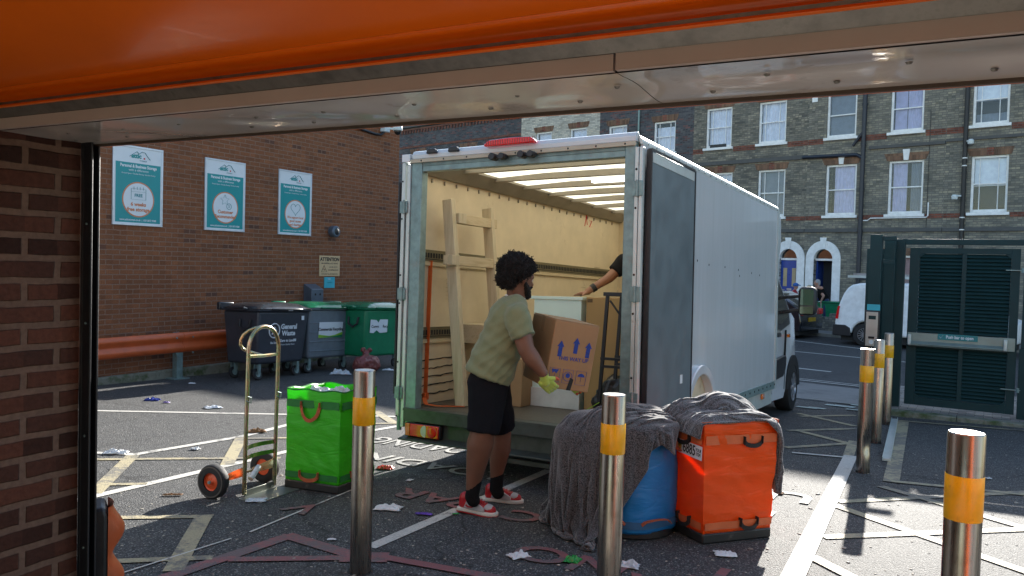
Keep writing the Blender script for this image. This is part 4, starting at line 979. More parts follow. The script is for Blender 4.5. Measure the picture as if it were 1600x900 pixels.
t2 = thing('roof_ladder', 'pair of aluminium ladders on the roof rack of the white panel van', 'ladder', VM @ Matrix.Translation((0, 0, 1.82)))
for k, (y, z, m) in enumerate(((.35, .10, 'alu'), (.8, .16, 'rim'))):
    l = MB()
    for dy in (0, .34): l.bar((.2, y+dy, z), (3.2, y+dy, z), .025, .07)
    for q in range(11): l.bar((.35+.27*q, y, z), (.35+.27*q, y+.34, z), .025, .025)
    obj('ladder_section', l, A[m], t2)
obj('rack_bar', MB().bar((.55, .1, .035), (.55, 1.6, .035), .04, .05).bar((2.4, .1, .035), (2.4, 1.6, .035), .04, .05), A['blk'], t2)
g = onp(frame(Mx*22.9, 132), 1281, 505, 1, 0)
CM = frame(um(g.x-.55, 22.9), 132)
t = thing('parked_car', 'dark hatchback with a yellow rear number plate, parked beyond the van cab', 'car', CM)
body = [(-4.2, .25), (-.02, .25), (0, .5), (-.06, .88), (-.20, .98), (-.60, 1.22), (-1.0, 1.40), (-1.3, 1.44), (-2.3, 1.43), (-3.1, .98), (-4.0, .85), (-4.22, .6)]
sh_ = side_shell(body[::-1][-1:]+body[1:2]+body[2:], [(-3.45, .28, .34), (-.75, .28, .34)], 0, 1.75, .18, .92)
obj('body', sh_, A['carblack'], t, bevel=.02, ang=50)
obj('number_plate', MB().box(.002, .55, .52, .015, 1.1, .64), A['plate_y'], t)
for y in (.06, 1.5): obj('rear_light', MB().box(-.09, y, .72, .012, y+.2, .90), A['redlens'], t, bevel=.02)
obj('side_window', MB().prism([(-2.9, 1.0), (-.55, 1.0), (-.85, 1.36), (-2.2, 1.38)], 1, .03, .04), A['cglass'], t)
for x in (-.75, -3.45):
    for y in (.10, 1.62): wheel('wheel', t, .30, .19, Matrix.Translation((x, y, .30)) @ (Matrix.Rotation(pi, 4, 'Z') if y > 1 else Matrix.Identity(4)))
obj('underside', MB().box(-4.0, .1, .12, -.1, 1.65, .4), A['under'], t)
# =================================================================== GATE
GM = frame(Vector((5.47, 10.92, gz(10.92))), 121.5)  # x to the right, towards us
t = thing('louvred_gate', 'dark green louvred pedestrian gate in its frame with a push bar', 'gate', GM)
obj('frame_post', MB().box(-.17, -.05, 0, -.01, .07, 2.42), A['gategreen'], t, bevel=.004)
obj('frame_post', MB().box(1.37, -.05, 0, 1.49, .07, 1.0), A['gategreen'], t, bevel=.004)
obj('frame_post', MB().box(1.385, -.04, 1.003, 1.47, .06, 2.34), A['gategreen'], t, bevel=.004)
obj('header_beam', MB().box(-.009, -.05, 2.345, 2.6, .07, 2.42), A['gategreen'], t, bevel=.004)
def leaf():
    m = MB(); m.box(.05, -.02, .13, .17, .03, 2.30); m.box(1.24, -.02, .13, 1.34, .03, 2.30); m.box(.171, -.02, .13, 1.239, .03, .235); m.box(.171, -.02, 2.225, 1.239, .03, 2.30); m.box(.68, -.018, .236, .735, .028, 2.224)
    m.box(.171, -.019, .93, 1.239, .031, 1.13)
    for x0, x1 in ((.171, .30), ): pass
    for a, b in ((.171, 1), (1.239, -1)):
        for z, s in ((2.2245, -1), (.2355, 1)): m.prism([(a, z), (a+b*.07, z), (a, z+s*.06)], 1, -.0185, .0305)
    return m
lf = obj('gate_leaf', leaf(), A['gategreen'], t, bevel=.003)
lv = MB()
for za, zb_ in ((1.14, 2.22), (.24, .925)):
    n = int((zb_-za)/.0475)
    for k in range(n):
        z = za+(k+.5)*(zb_-za)/n
        for x0, x1 in ((.172, .679), (.736, 1.238)):
            lv.add([(x0, -.015, z-.020), (x1, -.015, z-.020), (x1, .025, z+.022), (x0, .025, z+.022), (x0, -.012, z-.024), (x1, -.012, z-.024), (x1, .028, z+.018), (x0, .028, z+.018)], [(0,1,2,3),(7,6,5,4),(0,4,5,1),(3,2,6,7)])
obj('louvres', lv, A['gategreen'], lf, smooth=False)
obj('backing_plate', MB().box(.172, .032, .24, 1.238, .036, .93).box(.172, .032, 1.13, 1.238, .036, 2.22), A['gategreen'], lf)
pbp = obj('push_bar', MB().box(.06, -.045, .955, 1.32, -.021, 1.13), A['pushbar'], t, bevel=.003)
obj('bar_tube', MB().prism([(-.05, .95), (-.10, .955), (-.11, .985), (-.05, 1.02)], 0, .075, 1.21), A['pushbar'], pbp, bevel=.004)
for x in (.075, 1.20): obj('bar_end', MB().box(x-.01, -.115, .96, x+.035, -.05, 1.11), A['alu'], pbp, bevel=.012)
obj('sign_plate', MB().box(.43, -.052, 1.055, .90, -.0455, 1.135), A['pushsign'], pbp, bevel=.003)
text('lettering', 'Push bar to open', .058, A['pwhite'], pbp, fx(.69, -.0535, 1.095), bold=.0015, sx=.80)
tk = MB(); tk.bar((.452, -.0535, 1.10), (.465, -.0535, 1.078), .002, .010, (0, 1, 0)); tk.bar((.465, -.0535, 1.078), (.495, -.0535, 1.118), .002, .010, (0, 1, 0)); obj('tick', tk, A['pwhite'], pbp)
for z in (2.02, .46): obj('hinge', MB().bar((1.18, -.035, z), (1.40, -.045, z), .02, .012).cyl((1.37, -.06, z-.03), (1.37, -.06, z+.03), .018), A['galv'], t)
# sliding gate bay left of it: sheet panel, two tall posts, keypad
GP = GM @ Matrix.Translation((-.18, 0, 0))
t = thing('steel_screen', 'flat dark green steel panel between the louvred gate and the tall posts', 'gate', GM)
obj('panel', MB().box(-.50, -.02, .16, -.18, .02, 2.28), A['gategreen'], t, bevel=.003)
obj('panel_edge', MB().box(-.20, -.04, .14, -.172, -.021, 2.3), A['gategreen'], t)
pA = G(1381, 660); 
def tallpost(px, h_, wd, label, Y, top):
    P = W(px, 500, Y); Mp = frame(Vector((P.x, P.y, gz(P.y))), 121.5)
    return thing('gate_post', label, 'post', Mp, 'tall gate posts'), Mp
t, PM1 = tallpost(1365, 0, 0, 'tall green gate post carrying the keypad, nearest the white van', 10.6, 0)
obj('post', MB().box(-.075, -.05, 0, .075, .05, 2.44), A['gategreen'], t, bevel=.004)
pieces('top_bracket', MB().box(.08, -.03, 2.36, .24, .03, 2.42).box(.078, -.02, 2.05, .23, .02, 2.10), 8, A['gategreen'], t, bevel=.003)
obj('teal_tag', MB().box(-.08, -.058, 1.42, .08, -.051, 1.50), A['sky_sign'], t)
t, PM2 = tallpost(1387, 0, 0, 'second tall green gate post, between the keypad post and the flat panel', 10.9, 0)
obj('post', MB().box(-.07, -.05, 0, .07, .05, 2.41), A['gategreen'], t, bevel=.004)
t = thing('keypad', 'steel entry keypad panel mounted on the tall green gate post', 'keypad', PM1 @ Matrix.Translation((0, -.052, .92)))
obj('backplate', MB().box(-.10, -.05, 0, .085, -.002, .50), A['blkplas'], t, bevel=.008)
obj('faceplate', MB().box(-.08, -.062, .02, .065, -.051, .48), A['keypad'], t, bevel=.004)
obj('display', MB().box(-.05, -.0655, .38, .04, -.0625, .43), A['gategreen'], t)
obj('call_button', MB().lathe([(.03, 0), (.027, .008)], 18, Matrix.Translation((-.007, -.0625, .075)) @ FACE), A['cctv'], t)
obj('speaker_grille', MB().box(-.045, -.065, .12, .03, -.0625, .15), A['dark'], t)
# orange brick pier at the edge of the picture beside the gate
tag(obj('brick_pier', MB().box(1.56, -.12, 0, 2.1, .4, 2.3), A['brick_orange'], None, M=GM), 'orange brick pier at the right edge beside the gate', 'pier')
# grey channel lying on the tarmac
a, b = G(1398, 657), G(1385, 721); d = (b-a)
tag(obj('ground_channel', MB().bar((0, 0, .012), (0, d.length, .012), .075, .02, (0, 0, 1)).box(-.037, 0, .022, -.031, d.length, .04).box(.031, 0, .022, .037, d.length, .04), A['alu'], None, M=gframe(a.x, a.y, math.degrees(math.atan2(d.x, d.y))+90, True, .002)), 'pale grey metal gate channel lying on the ground beside the yellow line', 'channel')
# =================================================================== BOLLARDS
def bollard_master():
    t = thing('bollard', '', 'bollard', Matrix.Identity(4), 'stainless steel bollards')
    obj('post', MB().lathe([(.0555, -.1), (.0555, 1.052), (.0535, 1.056), (.0515, 1.058), (.0505, 1.0565)], 48, caps=False), A['steel'], t, ang=30)
    obj('cap', MB().lathe([(.0505, 1.03), (.0505, 1.0563), (.001, 1.0563)], 48), A['steelcap'], t, ang=30)
    obj('reflective_band', MB().lathe([(.0562, .775), (.0568, .776), (.0568, .919), (.0562, .92)], 48, caps=False), A['ambertape'], t)
    obj('ground_collar', MB().lathe([(.056, -.02), (.066, .004), (.058, .006)], 32, caps=False), A['under'], t)
    return t
bl = bollard_master()
spots = [((563, 893), None, 'steel bollard with amber band in front of the green bag and hand truck'),
         (None, (.485, 3.60), 'steel bollard with amber band in front of the blanket-covered blue bag'),
         (None, (1.482, 2.52), 'nearest steel bollard, its top shining in the sun at the bottom right'),
         ((1368, 692), None, 'middle steel bollard of the three in a row by the gate'),
         ((1384, 663), None, 'farthest steel bollard of the three in a row by the gate')]
hs = [1.0, .965, 1.0, 1.05, 1.08]
for i, (px, xy, lab) in enumerate(spots):
    x, y = xy if xy else G(*px).xy
    M = gframe(x, y, 90, False) @ Matrix.Rotation(i*1.3, 4, 'Z') @ Matrix.Diagonal((1, 1, hs[i], 1))
    if i == 0: bl.matrix_world = M; bl['label'] = lab
    else: dup(bl, M, lab)
# the dented one has its own post
x, y = G(1348, 738).xy
t = thing('bollard', 'dented steel bollard, nearest of the three in a row by the gate', 'bollard', gframe(x, y, 90, False), 'stainless steel bollards')
def dent():
    ns, n = 60, 40; vs = []
    for k in range(ns+1):
        z = -.05+k*(1.14/ns)
        for j in range(n):
            a = 2*pi*j/n; r = .0575; p = Vector((r*cos(a), r*sin(a), z))
            d = Vector((.35, -.94, 0)); q = max(0, (p.normalized() if 0 else Vector((cos(a), sin(a), 0))).dot(d))
            p -= d*(.030*q**3*math.exp(-((z-.26)/.10)**2)); vs.append(p)
    fs = [(k*n+j, k*n+(j+1) % n, (k+1)*n+(j+1) % n, (k+1)*n+j) for k in range(ns) for j in range(n)]+[tuple(ns*n+j for j in range(n))]
    return MB().add(vs, fs)
obj('post', dent(), A['steel'], t, ang=30)
obj('reflective_band', MB().lathe([(.0582, .80), (.0588, .801), (.0588, .944), (.0582, .945)], 40, caps=False), A['ambertape'], t)
# =================================================================== BOX VAN
VANM = frame(Vector((.911, 5.58, gz(5.58))), 120.6, True)   # x to its right side, y forward, z up
van = thing('box_van', 'white box van with its rear doors folded open and goods inside', 'van', VANM)
L_, W_ = 4.6, 2.1; ZF, ZT = .50, 2.65
sp = MB(); 
def side_with_arch(x0, x1):
    poly = [(.03, .44), (1.06, .44)]+[(1.45-.37*cos(a), .46+.37*sin(a)) for a in [pi*i/14 for i in range(15)]]+[(1.85, .44), (L_, .44), (L_, ZT-.04), (.03, ZT-.04)]
    return MB().prism(poly, 0, x0, x1)
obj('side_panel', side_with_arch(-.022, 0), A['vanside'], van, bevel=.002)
obj('side_panel', side_with_arch(-W_, -W_+.022), A['vanwhite'], van, bevel=.002)
obj('lining', MB().box(-W_+.024, .06, ZF, -W_+.034, 4.50, ZT-.07), A['ply'], van)
obj('lining', MB().box(-.034, .06, ZF, -.024, 4.50, ZT-.07), A['ply'], van)
obj('bulkhead', MB().box(-W_+.03, 4.50, ZF, -.03, 4.54, ZT-.03), A['ply'], van)
obj('front_panel', MB().box(-W_+.0, 4.56, .44, 0, 4.6, ZT-.02), A['vanwhite'], van, bevel=.01)
obj('floor', MB().box(-W_+.03, .05, ZF-.04, -.03, 4.50, ZF-.002), mat('dark_ply_floor', (.09, .075, .055), .5, bmp=.2, dirt=((.16, .14, .11), 6., .55)), van)
rf = MB().sheet(lambda a, b: Vector((-W_+.06+(W_-.12)*a, .02+4.56*b, ZT-.012+.03*sin(pi*a))), 12, 4)
obj('roof_panel', rf, A['roofsheet'], van)
# rounded roof edges
ed = MB()
for sx in (0, 1):
    q = [(0, ZT-.06), (.004, ZT-.03), (-.01, ZT-.005), (-.035, ZT+.012), (-.075, ZT+.016), (-.075, ZT+.006), (-.03, ZT-.012), (-.012, ZT-.06)]
    if sx: q = [(-W_-a, b) for a, b in q]
    ed.prism(q, 1, .0, 4.6)
obj('roof_edge_trim', ed, A['alu'], van, ang=50)
rv = MB()
for k in range(26): rv.lathe([(.007, 0), (.003, .004)], 8, Matrix.Translation((.0035, .12+.175*k, ZT-.045)) @ Matrix.Rotation(RD(90), 4, 'Y'))
pieces('rivet', rv, 16, A['blk'], van)
obj('front_edge_trim', MB().box(.0005, 4.52, .44, .010, 4.606, ZT-.06).box(.0105, 4.535, .5, .0125, 4.55, ZT-.1), A['alu'], van)
obj('luton_moulding', MB().prism([(4.604, 1.90), (4.66, 1.95), (4.80, 2.12), (4.84, 2.25), (4.80, 2.55), (4.604, ZT-.03)], 0, -W_+.03, -.01), A['vanwhite'], van, bevel=.03)
for k in range(7):
    y = [.62, 1.15, 1.70, 2.25, 2.80, 3.4, 4.0][k]
    obj('roof_bow', MB().prism([(-W_+.10, ZT-.075), (-.10, ZT-.075), (-.10, ZT-.045), (-.7, ZT-.020), (-W_+.7, ZT-.020), (-W_+.10, ZT-.045)], 1, y-.03, y+.03), A['bow'], van)
obj('cant_rail', MB().prism([(-W_+.036, ZT-.15), (-W_+.075, ZT-.15), (-W_+.17, ZT-.05), (-W_+.17, ZT-.03), (-W_+.036, ZT-.03)], 1, .05, 4.49), A['bow'], van)
obj('cant_rail', MB().prism([(-.036, ZT-.15), (-.075, ZT-.15), (-.17, ZT-.05), (-.17, ZT-.03), (-.036, ZT-.03)], 1, .05, 4.49), A['bow'], van)
for z in (1.80, 1.12):
    tr = obj('load_track', MB().box(-W_+.036, .1, z-.045, -W_+.05, 4.2, z+.055), A['trk'], van)
    sl = MB()
    for k in range(100): sl.box(-W_+.0505, .13+.04*k, z-.015, -W_+.052, .155+.04*k, z+.028)
    sl.box(-W_+.0505, .1, z-.030, -W_+.0515, 4.2, z-.024)
    obj('track_slots', sl, A['dark'], tr)
    obj('batten', MB().box(-W_+.036, .1, z-.085, -W_+.056, 4.2, z-.05), A['timber_y'], van)
sk = MB(); rr = random.Random(3)
for k in range(5):
    z = .58+.075*k; pts = [(-W_+.036, .12+.05*j, z+.006*rr.uniform(-1, 1)+.01*j*.1) for j in range(12)]; sk.tube(pts, [.004+.004*rr.random() for _ in pts], 4)
obj('scuff_marks', sk, A['dark'], van)
mk = MB(); 
for a in range(14):
    y = 1.1+rr.random()*2.8; z = .9+rr.random()*1.1; mk.bar((-W_+.0355, y, z), (-W_+.0355, y+rr.uniform(.03, .16), z+rr.uniform(-.01, .01)), .002, rr.uniform(.004, .01), (1, 0, 0))
obj('scratch_marks', mk, mat('brown_scuff', (.14, .09, .05), .8), van)
rd = MB(); 
for a, b in (((3.42, 2.36), (3.46, 2.50)), ((3.46, 2.50), (3.49, 2.38)), ((3.55, 2.44), (3.62, 2.44)), ((3.62, 2.44), (3.56, 2.36)), ((3.56, 2.36), (3.64, 2.37))): rd.bar((-W_+.036, a[0], a[1]), (-W_+.036, b[0], b[1]), .002, .012, (1, 0, 0))
obj('red_scrawl', rd, A['redprint'], van)
hk = MB()
for k in range(22): hk.box(-W_+.036, .25+.19*k, ZT-.20, -W_+.048, .265+.19*k, ZT-.165)
pieces('roof_clip', hk, 8, A['bow'], van)
nt_ = MB()
for k in range(6): nt_.bar((-W_+.036, .52, 1.60-.035*k), (-W_+.036, .60+.02*(k % 2), 1.60-.035*k), .001, .012, (1, 0, 0))
obj('stencilled_notice', nt_, mat('faded_stencil', (.22, .18, .10), .8), van)
# rear frame
fr = MB(); fr.box(-.118, -.03, .30, -.036, .055, ZT-.07); fr.box(-W_+.036, -.03, .30, -W_+.145, .055, ZT-.07)
pieces('door_frame', fr, 8, A['galv'], van, bevel=.006)
obj('door_header', MB().box(-W_+.145, -.02, 2.50, -.118, .05, 2.585).box(-W_+.036, -.035, ZT-.069, -.036, .04, ZT-.045).box(-W_+.145, -.028, 2.545, -.118, -.0205, 2.555), A['galv'], van, bevel=.004)
obj('rear_cap', MB().prism([(-.045, ZT-.044), (.0, ZT-.044), (.03, ZT-.044), (.03, ZT+.018), (.0, ZT+.03), (-.03, ZT+.020), (-.05, ZT-.01)], 0, -W_+.05, -.03), A['vanwhite'], van, bevel=.004)
obj('rear_cap_trim', MB().box(-W_+.03, -.052, ZT-.078, -.03, -.036, ZT-.046), mat('beige_rub_strip', (.45, .40, .30), .5), van, bevel=.003)
bt = MB()
for k in range(9): bt.lathe([(.008, 0), (.004, .004)], 8, fx(-W_+.15+.23*k, -.053, ZT-.062))
pieces('rivet', bt, 16, A['blk'], van)
lens = MB(); lens.prism([(-1.29, ZT-.005), (-.84, ZT-.005), (-.835, ZT+.018), (-.87, ZT+.042), (-1.05, ZT+.050), (-1.24, ZT+.044), (-1.295, ZT+.015)], 1, -.11, -.05)
bl_ = obj('brake_light', lens, A['redlens'], van, bevel=.012)
rl = MB()
for k in range(20): rl.box(-1.27+.022*k, -.1115, ZT+.0, -1.264+.022*k, -.1102, ZT+.04)
obj('lens_ribs', rl, mat('dark_red_ribs', (.25, .0, .005), .3), bl_)
for x in (-1.83, -1.61): obj('marker_lamp', MB().prism([(x-.05, ZT-.015), (x+.05, ZT-.015), (x+.045, ZT+.015), (x+.03, ZT+.028), (x-.04, ZT+.026)], 1, -.085, -.046), A['blkplas'], van, bevel=.008)
for x in (-1.16, -.90):
    obj('reversing_camera', MB().box(x-.07, -.11, ZT-.105, x+.07, -.053, ZT-.08).cyl((x-.04, -.14, ZT-.092), (x-.04, -.06, ZT-.092), .028).cyl((x+.04, -.13, ZT-.092), (x+.04, -.06, ZT-.092), .026), A['blkplas'], van, bevel=.004)
# right door folded back along the side, inner face to us
HZ0, HZ1 = .33, 2.56
dr = obj('rear_door', MB().box(.035, .04, .60, .065, 1.05, 2.54), A['galv_dull'], van, bevel=.003)
obj('door_edge', MB().box(.030, .02, .59, .070, .039, 2.55).box(.033, 1.051, .59, .068, 1.075, 2.55).box(.033, .04, 2.541, .068, 1.05, 2.56), A['blk'], dr)
obj('door_top_strip', MB().box(.0655, .05, 2.46, .069, 1.02, 2.53), A['alu'], dr)
obj('door_sticker', MB().box(.0655, .78, .80, .0665, .84, .87), A['cctv'], dr)
obj('door_post', MB().box(-.034, -.045, .33, -.004, .02, 2.56).box(.002, -.05, .33, .028, .0, 2.56), A['alu'], van, bevel=.004)
for z in (2.26, 1.50, .74): 
    hg = obj('door_hinge', MB().box(-.045, -.058, z-.055, .034, -.046, z+.055).cyl((-.006, -.062, z-.06), (-.006, -.062, z+.06), .010), A['galv'], van, bevel=.003)
bt = MB()
for z in (2.40, 2.12, 1.64, 1.36, .9, .6): bt.lathe([(.009, 0), (.004, .004)], 8, fx(-.02, -.046, z))
for z in (2.42, 2.10, 1.62, 1.38, .88, .62, .42): bt.lathe([(.009, 0), (.004, .004)], 8, fx(-W_+.0-.04, -.051, z))
pieces('bolt', bt, 16, A['dark'], van)
# left door seen on edge
obj('rear_door', MB().box(-W_-.085, .03, .56, -W_-.055, 1.05, 2.54), A['galv_dull'], van, bevel=.003)
obj('door_post', MB().box(-W_-.052, -.05, .42, -W_-.018, .02, 2.58).box(-W_-.0, -.045, .33, -W_+.033, .02, 2.56), A['alu'], van, bevel=.004)
obj('door_seal', MB().box(-W_-.105, -.02, .60, -W_-.088, .06, 2.42), A['rubber'], van)
for z in (2.20, 1.46, .62): obj('door_hinge', MB().box(-W_-.06, -.060, z-.05, -W_+.02, -.052, z+.05).cyl((-W_-.01, -.064, z-.06), (-W_-.01, -.064, z+.06), .012), A['galv'], van, bevel=.003)
obj('corner_cap', MB().box(-W_-.055, -.055, 2.585, -W_+.03, .0, ZT+.0), A['cabwhite'], van, bevel=.004)
obj('door_bolt', MB().cyl((-W_-.03, -.02, .30), (-W_-.03, -.02, .55), .022), A['galv'], van)
# sill, bumper, lights
obj('rear_sill', MB().box(-W_+.04, -.06, .39, -.04, .06, .488), A['sillgrey'], van, bevel=.006)
obj('tread_edge', MB().box(-W_+.04, -.066, .478, -.04, -.0605, .498).box(-W_+.04, -.06, .4885, -.04, .05, .497), A['sillgrey'], van)
obj('rear_panel', MB().box(-W_+.10, .0, .24, -.1, .03, .389), A['sillgrey'], van)
obj('underrun_bar', MB().prism([(-.10, .232), (-.03, .225), (.01, .25), (.01, .272), (-.03, .258), (-.10, .246)], 0, -W_+.02, -.02), A['sillgrey'], van, bevel=.004)
obj('step_bar', MB().box(-1.15, -.04, .16, -.15, .0, .20), A['sillgrey'], van, bevel=.006)
obj('registration_lamp', MB().box(-1.42, -.02, .27, -1.33, -.001, .32), A['clrlens'], van, bevel=.004)
for x0, flip in ((-2.035, 1), (-.065, -1)):
    X = lambda a: x0+flip*a
    tl = obj('tail_light', MB().box(X(0), -.055, .265, X(.36), -.001, .380), A['blkplas'], van, bevel=.008)
    obj('amber_lens', MB().box(X(.005), -.068, .27, X(.055), -.0555, .375), A['amblens'], tl, bevel=.008)
    obj('red_lens', MB().box(X(.057), -.068, .27, X(.35), -.0555, .375), A['redlens'], tl, bevel=.010)
    obj('reversing_lens', MB().prism([(X(.215)+flip*.045*cos(a), .3225+.05*sin(a)) for a in [pi/2+pi*i/12 for i in range(13)]]+[(X(.215)-flip*-.012*cos(a)*-1, .3225+.05*sin(a)) for a in [3*pi/2-pi*i/12 for i in range(13)][1:-1]], 1, -.0705, -.0685), A['clrlens'], tl)
    obj('round_lens', MB().lathe([(.046, 0), (.040, .008), (.02, .012), (.001, .013)], 24, fx(X(.285), -.0685, .3225)), A['redlens'], tl)
# chassis, skirts, wheels
obj('chassis', MB().box(-1.5, .1, .26, -.6, 6.2, .45).box(-1.95, .5, .36, -.15, 4.5, .455), A['under'], van)
obj('side_rail', MB().box(-.018, 1.90, .44, .012, 4.50, .53), A['galv'], van, bevel=.003)
sb = MB()
for k in range(12): sb.lathe([(.012, 0), (.01, .004)], 8, Matrix.Translation((.012, 2.3+.2*k, .49)) @ Matrix.Rotation(RD(90), 4, 'Y'))
obj('rail_holes', sb, A['dark'], van)
obj('side_skirt', MB().box(-.05, 2.0, .26, -.02, 4.5, .437), A['alu'], van)
obj('side_marker', MB().box(-.019, 3.93, .36, .006, 4.03, .42), A['amblens'], van, bevel=.006)
ar = MB()
vs = []; n = 18
for x in (-.03, .055):
    for r in (.37, .455): vs += [Vector((x, 1.45-r*cos(pi*i/n), .455+r*sin(pi*i/n))) for i in range(n+1)]
m = n+1; fs = []
for i in range(n):
    a, b, c, d = i, m+i, 2*m+i, 3*m+i
    fs += [(a, b, b+1, a+1), (c, c+1, d+1, d), (a, a+1, c+1, c), (b, d, d+1, b+1)]
ar.add(vs, fs); obj('wheel_arch', ar, A['cabwhite'], van, bevel=.01)
for x, rt in ((-.19, 1), (-1.91, 0)):
    for y in (1.45, 6.02):
        wheel('wheel', van, .33, .22, Matrix.Translation((x if y < 3 else (x+.03 if rt else x-.03), y, .33)) @ Matrix.Rotation(RD(90) if rt else RD(-90), 4, 'Z'), spokes=8)
# cab
AR = [(6.02-.43*cos(a), .33+.43*sin(a)) for a in [pi*i/16 for i in range(17)]]
cabp = [(4.62, .24), (5.45, .22)]+AR[0:]+[(6.72, .30), (6.90, .42), (6.93, .72), (6.88, .95), (6.72, 1.12), (6.35, 1.27), (6.00, 1.40), (5.35, 2.06), (5.12, 2.15), (4.62, 2.17)]
cb = MB(); n = len(cabp)
def cabx(z, s): 
    k = max(0, z-1.05)*.16
    return (-.075-k) if s else (-W_+.075+k)
rows = []
for s, ins in ((0, 0), (0, .07), (1, .07), (1, 0)):
    cy = 5.7; cz = 1.1; sc2 = .985 if ins == 0 else 1
    row = []
    for (y, z) in cabp:
        yy = cy+(y-cy)*sc2; z2 = cz+(z-cz)*sc2; x = cabx(z2, s)
        nose = max(0, yy-6.3)*.35
        x += (-1 if s else 1)*(ins+nose); row.append(Vector((x, yy, z2)))
    rows.append(row)
vs = [v for r in rows for v in r]; fs = [tuple(range(n)), tuple(range(3*n, 4*n))[::-1]]
for k in range(3): fs += [(k*n+i, (k+1)*n+i, (k+1)*n+(i+1) % n, k*n+(i+1) % n) for i in range(n)]
me = bpy.data.meshes.new('t'); me.from_pydata(vs, [], fs); bm = bmesh.new(); bm.from_mesh(me); bmesh.ops.recalc_face_normals(bm, faces=bm.faces); bmesh.ops.triangulate(bm, faces=[f for f in bm.faces if len(f.verts) > 4]); bm.to_mesh(me); bm.free()
cm = MB(); cm.add([v.co for v in me.vertices], [tuple(p.vertices) for p in me.polygons])
cab = obj('cab', cm, A['cabwhite'], van, ang=40)
def on_cab(pts, t=.006):
    m = MB(); q = [Vector((cabx(z, 1)+t, y, z)) for y, z in pts]+[Vector((cabx(z, 1)-.02, y, z)) for y, z in pts]; k = len(pts)
    m.add(q, [tuple(range(k)), tuple(range(k, 2*k))[::-1]]+[(i, i+k, (i+1) % k+k, (i+1) % k) for i in range(k)]); return m
obj('cab_window', on_cab([(4.78, 1.93), (4.78, 1.26), (5.30, 1.20), (5.84, 1.28), (5.84, 1.40), (5.32, 1.93)]), A['cglass'], cab)
obj('window_seal', on_cab([(4.75, 1.98), (4.75, 1.20), (5.30, 1.12), (5.92, 1.20), (5.94, 1.42), (5.36, 1.98)], .003), A['blkplas'], cab)
obj('door_handle', on_cab([(4.93, 1.045), (5.10, 1.045), (5.12, 1.075), (5.10, 1.10), (4.93, 1.10)], .035), A['blkplas'], cab)
obj('side_trim', on_cab([(4.80, .50), (5.36, .52), (5.50, .62), (5.54, .76), (5.46, .79), (4.80, .75)], .02), A['blkplas'], cab, bevel=.008)
obj('door_gap', on_cab([(4.745, 1.9), (4.745, .34), (4.76, .34), (4.76, 1.9)], .004), A['dark'], cab)
obj('door_gap', on_cab([(5.56, 1.0), (5.62, 1.12), (5.64, 1.12), (5.575, .95), (5.50, .34), (5.485, .34)], .004), A['dark'], cab)
obj('repeater', on_cab([(5.72, 1.02), (5.80, 1.02), (5.80, 1.07), (5.72, 1.06)], .012), A['amblens'], cab)
ws = MB(); ws.add([(-.30, 5.42, 2.02), (-W_+.30, 5.42, 2.02), (-W_+.22, 6.04, 1.42), (-.22, 6.04, 1.42), (-.30, 5.44, 2.045), (-W_+.30, 5.44, 2.045), (-W_+.22, 6.06, 1.445), (-.22, 6.06, 1.445)], [(0,1,2,3),(7,6,5,4),(0,4,5,1),(1,5,6,2),(2,6,7,3),(3,7,4,0)])
obj('windscreen', ws, A['cglass'], cab)
wl = MB(); vs = []
for x in (-.52, -.055):
    for r in (.30, .44): vs += [Vector((x, 6.02-r*cos(pi*i/16), .33+r*sin(pi*i/16))) for i in range(17)]
m = 17; fs = []
for i in range(16):
    a, b, c, d = i, m+i, 2*m+i, 3*m+i; fs += [(a, b, b+1, a+1), (c, c+1, d+1, d), (a, a+1, c+1, c), (b, d, d+1, b+1)]
obj('wheel_housing', MB().add(vs, fs), A['under'], cab)
mr = obj('wing_mirror', MB().prism([(.10, 1.33), (.29, 1.33), (.31, 1.40), (.31, 1.66), (.28, 1.70), (.12, 1.70), (.09, 1.64)], 1, 5.42, 5.60), A['blkplas'], van, bevel=.03)
obj('mirror_glass', MB().prism([(.12, 1.46), (.28, 1.46), (.29, 1.64), (.27, 1.67), (.13, 1.67)], 1, 5.414, 5.419), mat('mirror_glass_dark', (.012, .05, .035), .06, .3), mr)
obj('mirror_glass', MB().prism([(.12, 1.35), (.28, 1.35), (.28, 1.44), (.12, 1.44)], 1, 5.413, 5.4195), A['cctv'] if 0 else mat('mirror_glass_low', (.05, .07, .05), .1, .5), mr)
obj('mirror_arm', MB().bar((-.12, 5.55, 1.36), (.12, 5.52, 1.40), .05, .05).bar((-.16, 5.58, 1.55), (.12, 5.52, 1.58), .045, .04), A['blkplas'], van, bevel=.01)
obj('interior_light', MB().box(-1.0, 1.30, ZT-.105, -.35, 1.36, ZT-.085), A['led'], van)
hl = MB()
for (y, z) in ((1.37, 1.82), (1.72, 1.80), (2.25, 1.805), (2.75, 1.80), (2.80, 1.74), (3.3, 1.79), (3.67, 1.78)): hl.lathe([(.012, 0), (.004, .003)], 8, Matrix.Translation((.0005, y, z)) @ Matrix.Rotation(RD(90), 4, 'Y'))
obj('plugged_holes', hl, A['dark'], van)
